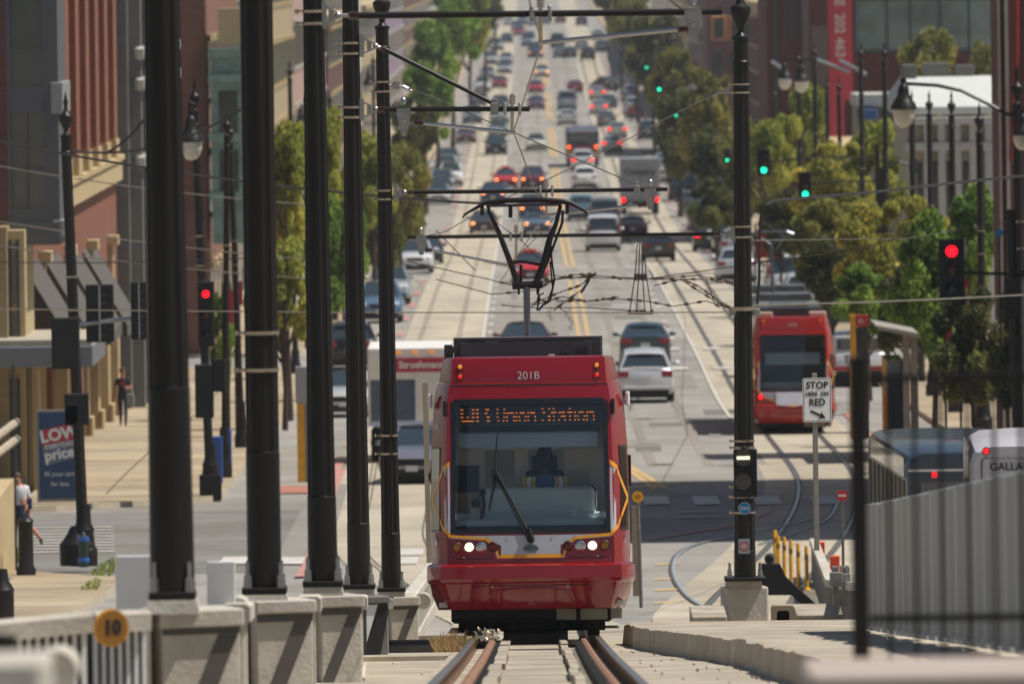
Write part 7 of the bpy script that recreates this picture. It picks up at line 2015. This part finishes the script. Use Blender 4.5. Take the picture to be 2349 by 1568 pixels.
# lamp pair
def lamparm(t,pts,d,r=.035):
    m=MB(); m.tube([W(x,y,d)-t.location for x,y in pts],r,n=6); m.build('lamp_arm',black,t,smooth=True)
t=rps[1868]; d=515; lamparm(t,[(1868,150),(1868,138),(1800,137)],d); teardrop(1800,140,206,d,t); teardrop(1838,145,213,d,t)
t=rps[2332]; d=300; lamparm(t,[(2332,266),(2310,262),(2270,240),(2205,208),(2150,196),(2078,192)],d,.05); teardrop(2072,185,293,d,t); teardrop(2345,255,345,d-4,t)
# left ornamental poles
a=dpole('black ornamental pole with a heavy base at the left pavement, carrying signal heads',178,208,238,27,xt=150)
D=238.; loc=a.location; k=D/F
Lq=lambda x,y,o=0.:W(x,y,D)-loc+Vector((0,o,0))
c=W(178,1290,D); m=MB(); 
m.lathe(Lq(178,1296),[(40*k,0),(41*k,50*k),(34*k,56*k),(22*k,75*k),(18*k,84*k),(14*k,90*k)],12); m.build('plinth',black,a,smooth=True,ang=30)
m=MB(); m.lathe(Lq(190,1302),[(10*k,0),(12*k,10*k),(10*k,40*k),(12*k,60*k),(4*k,70*k)],12,); o=m.build('hydrant_cap',mat('hydrant_green','24443c',.5),a) if False else None
t=thing('hydrant','small dark hydrant with blue bands in front of the left ornamental pole base','hydrant',W(192,1300,235)); k2=235/F
m=MB(); m.lathe((0,0,0),[(10*k2,0),(12*k2,12*k2),(10*k2,14*k2),(11*k2,50*k2),(13*k2,56*k2),(8*k2,72*k2),(2*k2,82*k2)],14); m.build('barrel',mat('hydrant_green','1c3a34',.5,var=.1),t,smooth=True,ang=40)
m=MB(); 
for z in (12,60): m.lathe((0,0,z*k2),[(13.4*k2,0),(13.6*k2,1*k2),(13.6*k2,8*k2),(13.2*k2,9*k2)],14)
m.build('blue_band',mat('band_blue','2c5cb0',.5,var=.05),t)
def sighead(t,x0,x1,y0,y1,d,matl=blackmat,lit=None,back=False,o=0.,lens=True,brk=True):
    k=d/F; A=W(x0,y1,d)-t.location+Vector((0,o,0)); B=W(x1,y0,d)-t.location; w=B.x-A.x; h=B.z-A.z
    m=MB(); m.box(A.x,B.x,A.y,A.y+.16,A.z,B.z,.03); hd=m.build('signal_head',matl,t)
    if back:
        m=MB(); m.box(A.x+w*.45,A.x+w*.53,A.y-.05,A.y-.01,A.z+h*.02,B.z-h*.02,.01); m.build('mounting_bar',mat('bar_light','8c9096',.4,metal=.5),hd)
        m=MB()
        for i in range(6): m.box(A.x+w*.58,A.x+w*.75,A.y-.02,A.y-.004,A.z+h*(.1+i*.14),A.z+h*(.13+i*.14))
        m.build('latches',dgrey,hd)
    elif lens:
        n=3; r=min(w*.23,h/9)
        for i in range(n):
            c=Vector((A.x+w/2,A.y,B.z-h*(i+.5)/n*.92-h*.04))
            v=MB(); v.loft([[c+Vector((r*1.12*cos(q),-.0 ,r*1.12*sin(q))) for q in [pi*j/8-.4 for j in range(12)]],[c+Vector((r*1.15*cos(q),-.2,r*1.15*sin(q))) for q in [pi*j/8-.4 for j in range(12)]]],closed=False); v.build('visor',blackmat,hd)
            v=MB(); v.sphere(c+Vector((0,-.01,0)),r,12,8,(1,.35,1))
            ml={0:(sigred if lit=='r' else mat('lens_red_off','3c1414',.4,var=0)),1:mat('lens_amber_off','5a3414',.4,var=0),2:(siggreen if lit=='g' else mat('lens_green_off','16302c',.4,var=0))}[i]
            v.build('lens',ml,hd,smooth=True)
    return hd
def heads(t,d,*L_): 
    for h in L_: sighead(t,*h[0],d,**h[1])
heads(a,236.,((198,260,652,785),dict(back=True)),((302,338,645,778),dict(back=True,o=-.2)),((120,183,727,845),dict(lens=False,o=-.3)))
m=MB(); m.tube([W(176,745,236)-loc,W(335,726,236)-loc],.05,n=8); m.build('mast_arm',mat('arm_silver','8a9298',.35,metal=.6,var=.1),a,smooth=True)
m=MB(); A=W(150,985,236)-loc; m.box(A.x,A.x+.5,A.y-.3,A.y,A.z+.1,A.z+.75,.02); A=W(150,945,236)-loc; m.box(A.x,A.x+.28,A.y-.3,A.y,A.z-.25,A.z+.15,.02); m.build('pedestrian_signal',blackmat,a)
b=dpole('black ornamental pole with a teardrop lamp seen right of the thickest pole',470,175,280,21,xt=446)
D=280.; m=MB(); m.box(-.27,.27,-.25,.25,-.1,.52,.02); m.build('pedestal',black,b)
lamparm(b,[(446,240),(437,236),(434,250)],277,.05); teardrop(437,258,368,277,b)
heads(b,277.,((455,490,645,795),dict(lit='r')),)
m=MB(); A=W(448,930,277)-b.location; m.box(A.x,A.x+.45,A.y-.1,A.y+.2,A.z-.3,A.z+1.0,.03); A=W(490,870,277)-b.location; m.box(A.x,A.x+.3,A.y-.1,A.y+.1,A.z-.3,A.z+.5,.02); m.build('pedestrian_signal',blackmat,b)
c_=dpole('slim black pole with a flower-shaped base right of the red-lit signal',503,250,292,16,xt=520)
LPS=[(545,270,318,15,528,'black ornamental pole with a finial seen between the first two thick poles'),(668,138,400,11,664,'thin black ornamental pole between the second and third thick poles'),(757,205,470,10,757,'thin black ornamental pole with two bulbs between the third and fourth thick poles')]
for xb,yt,d,w,xt,l in LPS: dpole(l,xb,yt,d,w,xt=xt)
for x,y0,y1,d,l in ((757,170,300,520,'hanging lamp'),): pass
for i,(px,y0,y1,d) in enumerate(((845,165,215,560),(868,180,232,585),(690,255,320,430))):
    t=dpole(('lamp pole just left of the fifth thick pole','lamp pole just right of the fourth pole','lamp pole hidden behind the third thick pole')[i],px+10,y0-45,d,8)
    lamparm(t,[(px+10,y0-10),(px,y0-14),(px,y0)],d,.03); teardrop(px,y0,y1,d,t)
# right-hand mast arm with red signal
t=thing('traffic_signal_pole','black signal pole at the right edge holding the large red traffic light','traffic light',Vector((W(2338,1000,262).x,262,gl(262)+.1)),group='traffic lights')
H=W(2338,480,262).z-t.location.z
column(t,Vector((0,0,0)),Vector((-.12,0,H)),.13,.10,True,0,16)
m=MB(); m.tube([W(2338,628,262)-t.location,W(2205,626,262)-t.location],.035,n=8); m.build('mast_arm',black,t)
heads(t,261.,((2155,2212,548,692),dict(lit='r')))
m=MB(); A=W(2325,880,261)-t.location; m.box(A.x,A.x+.45,A.y-.1,A.y+.1,A.z,A.z+1.1,.03); A=W(2305,730,261)-t.location; m.box(A.x,A.x+.5,A.y-.1,A.y+.1,A.z,A.z+.9,.03); m.build('side_signal',blackmat,t)
# green signals over the street
def gsignal(label,px,py,d,sz,base_x=None,pole=True):
    """py = green lens centre; sz = housing height px"""
    X=RK+.6 if px>1300 else LK-.4
    t=thing('traffic_signal',label,'traffic light',Vector((X,d,gl(d)+.1)),group='traffic lights')
    sighead(t,px-sz*.24,px+sz*.24,py-sz*.80,py+sz*.20,d,lit='g')
    c=W(px,py-sz*.3,d)-t.location
    m=MB(); m.cyl((0,.2,0),(0,.2,c.z+.6),.11,.08,n=10); m.build('pole',black,t)
    m=MB(); m.tube([(0,.2,c.z+.1),(c.x*.5,.2,c.z+.15),(c.x,.2,c.z)],.04,n=6); m.build('mast_arm',black,t)
for px,py,d,sz,l in ((1752,390,408,62,'green traffic light just right of the right-hand black pole'),(1847,445,404,64,'green traffic light right of the first, under the golden tree'),(1512,205,742,36,'green traffic light left of the right-hand pole in the dark trees'),(1668,367,556,30,'small green traffic light close to the left of the right-hand pole'),
    (1551,265,735,24,'small green traffic light right of the middle one in the dark trees'),(1483,155,905,24,'small green traffic light high in the right trees'),(1455,112,1060,22,'smallest green traffic light near the top of the right trees'),(2095,392,400,36,'green traffic light in the trees below the lone teardrop lamp')):
    gsignal(l,px,py,d,sz)
# blue round sign, red banners, pylon & shelter
t=thing('blue_disc','blue round disc on a slim post in the trees at the right','sign',W(2292,560,290)); m=MB(); m.cyl((0,0,0),(0,-.03,0),.11,n=20); 
m=MB(); r=9*290/F; z=W(2292,534,290)-t.location; m.cyl(z,z+Vector((0,.03,0)),r,n=20); m.build('disc',mat('sign_blue','1b86c8'),t); m=MB(); m.tube([z+Vector((0,.06,0)),(0,.06,gl(290)-t.location.z)],.03,n=6); m.build('post',black,t)
D=318.; c=W(1974,1010,D); c.z=gl(D)+.15; t=thing('station_pylon','streetcar stop pylon with a red top panel beside the second streetcar','sign',c)
q=lambda x,y,o=0.:W(x,y,D)-t.location+Vector((0,o,0))
A=q(1954,1000);B=q(1962,722); m=MB(); m.box(A.x,B.x,0,.3,0,B.z,.01); m.build('yellow_edge',yellowpl,t)
m=MB(); A=q(1962,1000);B=q(1990,750); m.box(A.x,B.x,.02,.25,0,B.z,.01); m.build('panel',mat('panel_brown','3c3430',.5,var=.1),t)
m=MB(); A=q(1963,750);B=q(1991,722); m.box(A.x,B.x,.0,.25,A.z+.01,B.z,.01); m.build('red_top',mat('sign_red2','b8302c',.5),t)
m=MB(); a_=q(1970,736,-.02); m.text('dc',.2,facing(a_+Vector((.06,0,0))),.004); m.build('lettering',signwhite,t)
# ticket box, yellow post & grey panel behind P2/P3 (left)
D=292.; c=W(700,1100,D); c.z=gl(D); t=thing('station_pylon','left-hand stop pylon with yellow edge and pale head, between second and third poles','sign',c)
q=lambda x,y,o=0.:W(x,y,D)-t.location+Vector((0,o,0))
A=q(683,1100);B=q(700,925); m=MB(); m.box(A.x,B.x,0,.2,0,B.z,.01); m.build('yellow_edge',yellowpl,t)
A=q(700,1100);B=q(718,925); m=MB(); m.box(A.x,B.x,0,.2,0,B.z,.01); m.build('panel',mat('panel_grey','7c7e80',.5),t)
A=q(678,925);B=q(722,840); m=MB(); m.box(A.x,B.x,-.02,.22,A.z,B.z,.02); m.build('head',mat('head_grey','9c9ea2',.5,var=.05),t)
# bus shelter on the right
D=300.; c=W(2060,1080,D); c.z=gl(D)+.14; t=thing('bus_shelter','streetcar stop shelter with a sloping pale roof right of the pylon','shelter',c)
q=lambda x,y,o=0.:W(x,y,D)-t.location+Vector((0,o,0))
m=MB(); m.prism([q(2010,746),q(2108,765),q(2108,775),q(2016,756)],(0,6,0)); m.build('roof',mat('shelter_roof','9a948a',.6,var=.1),t)
for x in (2075,2093): 
    A=q(x,1000);B=q(x+12,770); m=MB(); m.box(A.x,B.x,.5,.65,0,B.z); m.build('column',mat('shelter_col','8a7e74',.6,var=.1),t)
m=MB(); A=q(2040,1000); B=q(2078,830); m.box(A.x,B.x,1.2,5.5,.5,B.z); m.build('glass_side',dglass,t)
# railings & bollards near shelter
labs=['short black bollard below the shelter, leftmost','short black bollard below the shelter, second','short black bollard below the shelter, third','short black bollard below the shelter, rightmost']
for i,px in enumerate((2016,2034,2052,2085)):
    D=262.; c=W(px,1075,D); c.z=gl(D)+.1; t=thing('bollard',labs[i],'bollard',c,group='black bollards below the shelter'); m=MB(); h=W(px,990,D).z-c.z; m.lathe((0,0,0),[(.1,0),(.08,.1),(.075,h-.2),(.1,h-.12),(.05,h)],10); m.build('post',black,t,smooth=True)
for (x0,x1,y0,y1,D,c_,l) in ((541,556,645,700,330,'9c2430','red banner on a pole seen left of the second thick pole'),(525,535,665,740,325,'a02834','lower red banner seen left of the second thick pole'),(2170,2182,640,790,300,'7c2028','red banner in the dark tree under the red traffic light'),(2205,2222,640,790,300,'8c242c','right red banner in the dark tree under the red traffic light'),(1735,1790,527,592,470,'b02c30','red shelter panel above the second streetcar')):
    A=W(x0,y1,D);B=W(x1,y0,D); t=thing('banner',l,'banner',A); m=MB(); m.box(0,B.x-A.x,0,.06,0,B.z-A.z); m.build('cloth',mat('banner_'+c_,c_,.7,var=.1),t)
    m=MB(); m.cyl((-.03,.03,gl(D)-A.z),(-.03,.03,B.z-A.z+.3),.035,n=8); m.build('pole',black,t)
# blue a-frame and newspaper box near left poles
for (px,py,D,l) in ((497,1010,288,'blue sign panel at the foot of the left poles'),(518,995,292,'second blue sign panel right of the first')):
    A=W(px,py,D); t=thing('pavement_sign',l,'sign',Vector((A.x,D,gl(D)+.15))); h=A.z-t.location.z+.1; m=MB(); m.box(-.12,.14,0,.3,0,max(h,.8),.02); m.build('panel',mat('sign_blue2','2450a0',.5,var=.1),t)
# ---------------- wires ----------------
def wire(name,label,pts,r,ml=wirem,group='overhead wires',cat='wire'):
    """pts (px,py,d)"""
    P=[W(*p) for p in pts]; o=P[0]; m=MB(); m.tube([p-o for p in P],r,n=5,cap=False); w=m.build(name,ml); w.location=o; return tag(w,label,cat,group)
def arc(p,q,d0,d1,sag,n=10):
    return [(p[0]+(q[0]-p[0])*i/n,p[1]+(q[1]-p[1])*i/n+sag*4*(i/n)*(1-i/n),d0+(d1-d0)*i/n) for i in range(n+1)]
wire('contact_wire','zigzag contact wire passing the registration arms above the nearest streetcar',[(1196,-60,88),(1243,98,105),(1178,303,131),(1250,492,158),(1150,642,176.5),(1085,560,240)][:5],.0085,mat('copper_wire','6e5c48',.4,metal=.7,var=.2))
wire('contact_wire','contact wire along the right-hand street track',[(1690,713,178),(1760,600,250),(1800,545,330),(1700,470,470),(1560,300,800)],.012,wirem)
wire('span_wire','bright span wire crossing the whole picture below the pantograph',arc((-20,708),(1690,716),210,176,4)[:],.012,wirebright)
wire('span_wire','bright span wire rising from the right-hand pole to the right edge',arc((1724,700),(2380,674),176,190,3),.016,wirebright)
wire('feeder_cable','thick twisted cable sagging from the left edge to the pantograph',arc((-20,322),(1160,470),205,178,22),.022,mat('cable_black','262422',.6,var=.1))
wire('feeder_cable','black cable rising to the right edge above the second streetcar',[(1737,700,180),(1742,640,180),(1742,560,180),(1745,500,180),(1756,470,180),(1775,460,181),(1830,455,184),(2000,441,190),(2200,418,196),(2380,400,200)],.024,mat('cable_black','262422'))
wire('span_wire','thin span wire from the right-hand pole clamp out to the right trees',[(1730,551,176),(1900,549,200),(2080,547,230),(2180,530,250),(2360,500,270)],.009,wirebright)
wire('guy_wire','thin guy wire slanting down from the fifth pole to the end of its arm',[(937,202,158),(975,216,158),(1165,298,158),(1250,335,158),(1340,372,158),(1461,424,158)],.009,wirem)
wire('guy_wire','thin guy wire slanting from the right-hand pole down to the arm hanger',[(1630,222,176),(1560,255,174),(1420,330,170),(1253,413,158.1)],.008,wirem)
wire('guy_wire','thin continuation wire below the arm hanger to the pantograph side',[(1250,412,158),(1130,470,160),(1020,532,165),(966,543,176)],.007,wirem)
wire('messenger_wire','messenger wire at the top running up from the long arm end',[(1565,22,105),(1530,-5,103),(1480,-40,100)],.012,wirem)
wire('messenger_wire','upper wire dropping to the long arm hanger',[(1240,-30,104),(1239,-10,105)],.012,wirem)
for i,(a,b,sg) in enumerate((((-20,378),(720,470),10),((-20,505),(760,600),8),((-20,560),(730,640),8),((-20,600),(560,592),6),((240,352),(330,275),10),((165,345),(555,250),38))):
    wire('span_wire',('blurred span wire low behind the left poles','second blurred span wire behind the left poles','third blurred span wire behind the left poles','faint dark wire across the left awnings','short cable at the left ornamental pole','black hanging cable between the left ornamental poles')[i],arc(a,b,262,262,sg),.014 if i<4 else .03,wirebright if i<3 else mat('cable_black','262422'))
# the crossing hardware network
NET=[((1130,675),(1230,665),(1275,640),(1315,630),(1360,628)),((1200,705),(1290,668),(1330,655),(1365,628)),((1225,700),(1290,680),(1340,690),(1420,685),(1480,690),(1545,702),(1620,690),(1690,712)),((1275,690),(1360,690),(1420,680)),((1120,640),(1200,660),(1280,640),(1360,632),(1500,640),(1620,640),(1700,655)),
 ((1110,600),(1290,635),(1470,640),(1600,632),(1690,648)),((1500,655),(1560,640),(1640,690),(1690,714)),((1560,638),(1600,655),(1650,690),(1690,712)),((1360,628),(1340,660),(1270,712)),((1150,700),(1230,706),(1345,705),(1500,716)),((1480,640),(1760,600),(1980,570),(2140,520)),((1730,600),(1850,590),(2000,560)),((1620,640),(1640,700),(1650,706)),((1490,620),(1500,640)),((1290,690),(1285,708),(1300,716)),
 ((1000,640),(1130,675)),((940,600),(1120,640)),((1000,528),(1090,620))]
m=MB(); d=185.; o=W(1174,660,d)
for L_ in NET: m.tube([W(x,y,d)-o for x,y in L_],.009,n=5)
rr=random.Random(2)
for L_ in NET[:9]:
    for i in range(len(L_)-1):
        for t_ in (.3,.7):
            x=L_[i][0]+(L_[i+1][0]-L_[i][0])*t_; y=L_[i][1]+(L_[i+1][1]-L_[i][1])*t_; p=W(x,y,d)-o; x2=x+14*(1 if L_[i+1][0]>L_[i][0] else -1); y2=y+(L_[i+1][1]-L_[i][1])/(L_[i+1][0]-L_[i][0]+.01)*(x2-x); q=W(x2,y2,d)-o
            m.tube([p,p.lerp(q,.3),p.lerp(q,.7),q],.03,n=6,rs=[.01,.024,.024,.01])
n_=m.build('wire_crossing',mat('crossing_metal','4a4238',.5,metal=.5,var=.3,scale=10)); n_.location=o; tag(n_,'tangle of overhead wire junction fittings right of the pantograph mast','wire fitting')
m=MB(); o=W(1470,718,d)
for x0,x1 in ((1462,1444),(1467,1460),(1472,1479),(1477,1495)): m.tube([W(x0,560,d)-o,W((x0+x1)/2*.5+x0*.5,625,d)-o,W(x1,716,d)-o],.010,n=5); p=W((x0+x1)/2*.4+x0*.6,635,d)-o; m.sphere(p,.045,8,6,(.7,.7,1.6))
m.tube([W(1440,718,d)-o,W(1497,718,d)-o],.022,n=6)
for x in (1444,1461,1472,1478,1495): m.cbox(W(x,715,d)-o,.06,.06,.07,.01)
n_=m.build('section_hanger',mat('crossing_metal','4a4238')); n_.location=o; tag(n_,'fan of four hanger rods with a cross bar over the street, right of the pantograph','wire fitting')
o=W(1480,540,205)
# white arms of distant span poles (upper right)
for a,b,l in (((1874,137),(1950,166),'short bright mast arm by the red banner foot'),((1925,138),(1988,170),'second bright mast arm right of the banner'),((1770,140),(1795,157),'bright mast arm left of the lamp pair')):
    wire('span_arm',l,[(a[0],a[1],560),(b[0],b[1],560)],.10,alum,group='bright span arms at the upper right',cat='span arm')
wire('span_arm','blurred silver strut beside the second green light',[(1810,345,420),(1750,330,420)],.03,alum,group=None,cat='arm') if False else None
# ---------------- air, light, camera ----------------
m=MB(); m.box(-330,330,-40,2700,-25,45); hz_=m.build('haze',None) if False else None
hm=bpy.data.materials.new('haze'); hm.use_nodes=True; nt=hm.node_tree; nt.nodes.remove(nt.nodes['Principled BSDF'])
vp=nt.nodes.new('ShaderNodeVolumePrincipled'); vp.inputs['Density'].default_value=HAZE; vp.inputs['Color'].default_value=(.82,.86,.92,1); vp.inputs['Anisotropy'].default_value=.2
nt.links.new(vp.outputs['Volume'],nt.nodes['Material Output'].inputs['Volume'])
zs_=[gz(d) for d in ST]
m=MB(); m.box(-600,600,-80,3650,min(zs_)-2,max(max(zs_),60)+40)
if HAZE>0: tag(m.build('haze',hm),'pale summer haze over the street',kind='stuff')
w=bpy.data.worlds.new('World'); S.world=w; w.use_nodes=True; nt=w.node_tree; bg=nt.nodes['Background']
sky=nt.nodes.new('ShaderNodeTexSky'); sky.sky_type='NISHITA'; sky.sun_disc=False
EL=radians(63); AZ=radians(3)   # sun on the right, slightly behind the camera
sd=Vector((cos(EL)*cos(AZ),-cos(EL)*sin(AZ),sin(EL)))
sky.sun_elevation=EL; sky.sun_rotation=math.atan2(sd.x,sd.y); sky.air_density=1.2; sky.dust_density=1.5
nt.links.new(sky.outputs[0],bg.inputs['Color']); bg.inputs['Strength'].default_value=SKYS
l=bpy.data.lights.new('sun','SUN'); l.energy=SUNS; l.angle=radians(.5); l.color=(1,.945,.87); so=bpy.data.objects.new('sun',l); COL.objects.link(so); so.rotation_euler=(-sd).to_track_quat('-Z','Y').to_euler(); so.location=(40,-20,80)
cam=bpy.data.cameras.new('camera'); co=bpy.data.objects.new('camera',cam); COL.objects.link(co); S.camera=co
cam.sensor_width=36; cam.lens=F/2349*36; cam.clip_end=8000; cam.clip_start=1
co.location=(0,0,CAMZ); co.rotation_euler=(Matrix.Rotation(pi/2,3,'X')@Matrix.Rotation(-TH,3,'Z')).to_euler()
up_,vp_=VPU-1174.5,HZ-784.0
a_=up_*_ct+vp_*_st; b_=-up_*_st+vp_*_ct
cam.shift_x=-a_/2349; cam.shift_y=b_/2349
cam.dof.use_dof=True; cam.dof.focus_distance=140; cam.dof.aperture_fstop=6.0
S.view_settings.view_transform='Standard'; S.view_settings.look='None'; S.view_settings.exposure=EXPO
S.cycles.max_bounces=6; S.cycles.transparent_max_bounces=12; S.cycles.volume_bounces=0; S.cycles.use_denoising=True; S.cycles.sample_clamp_indirect=4
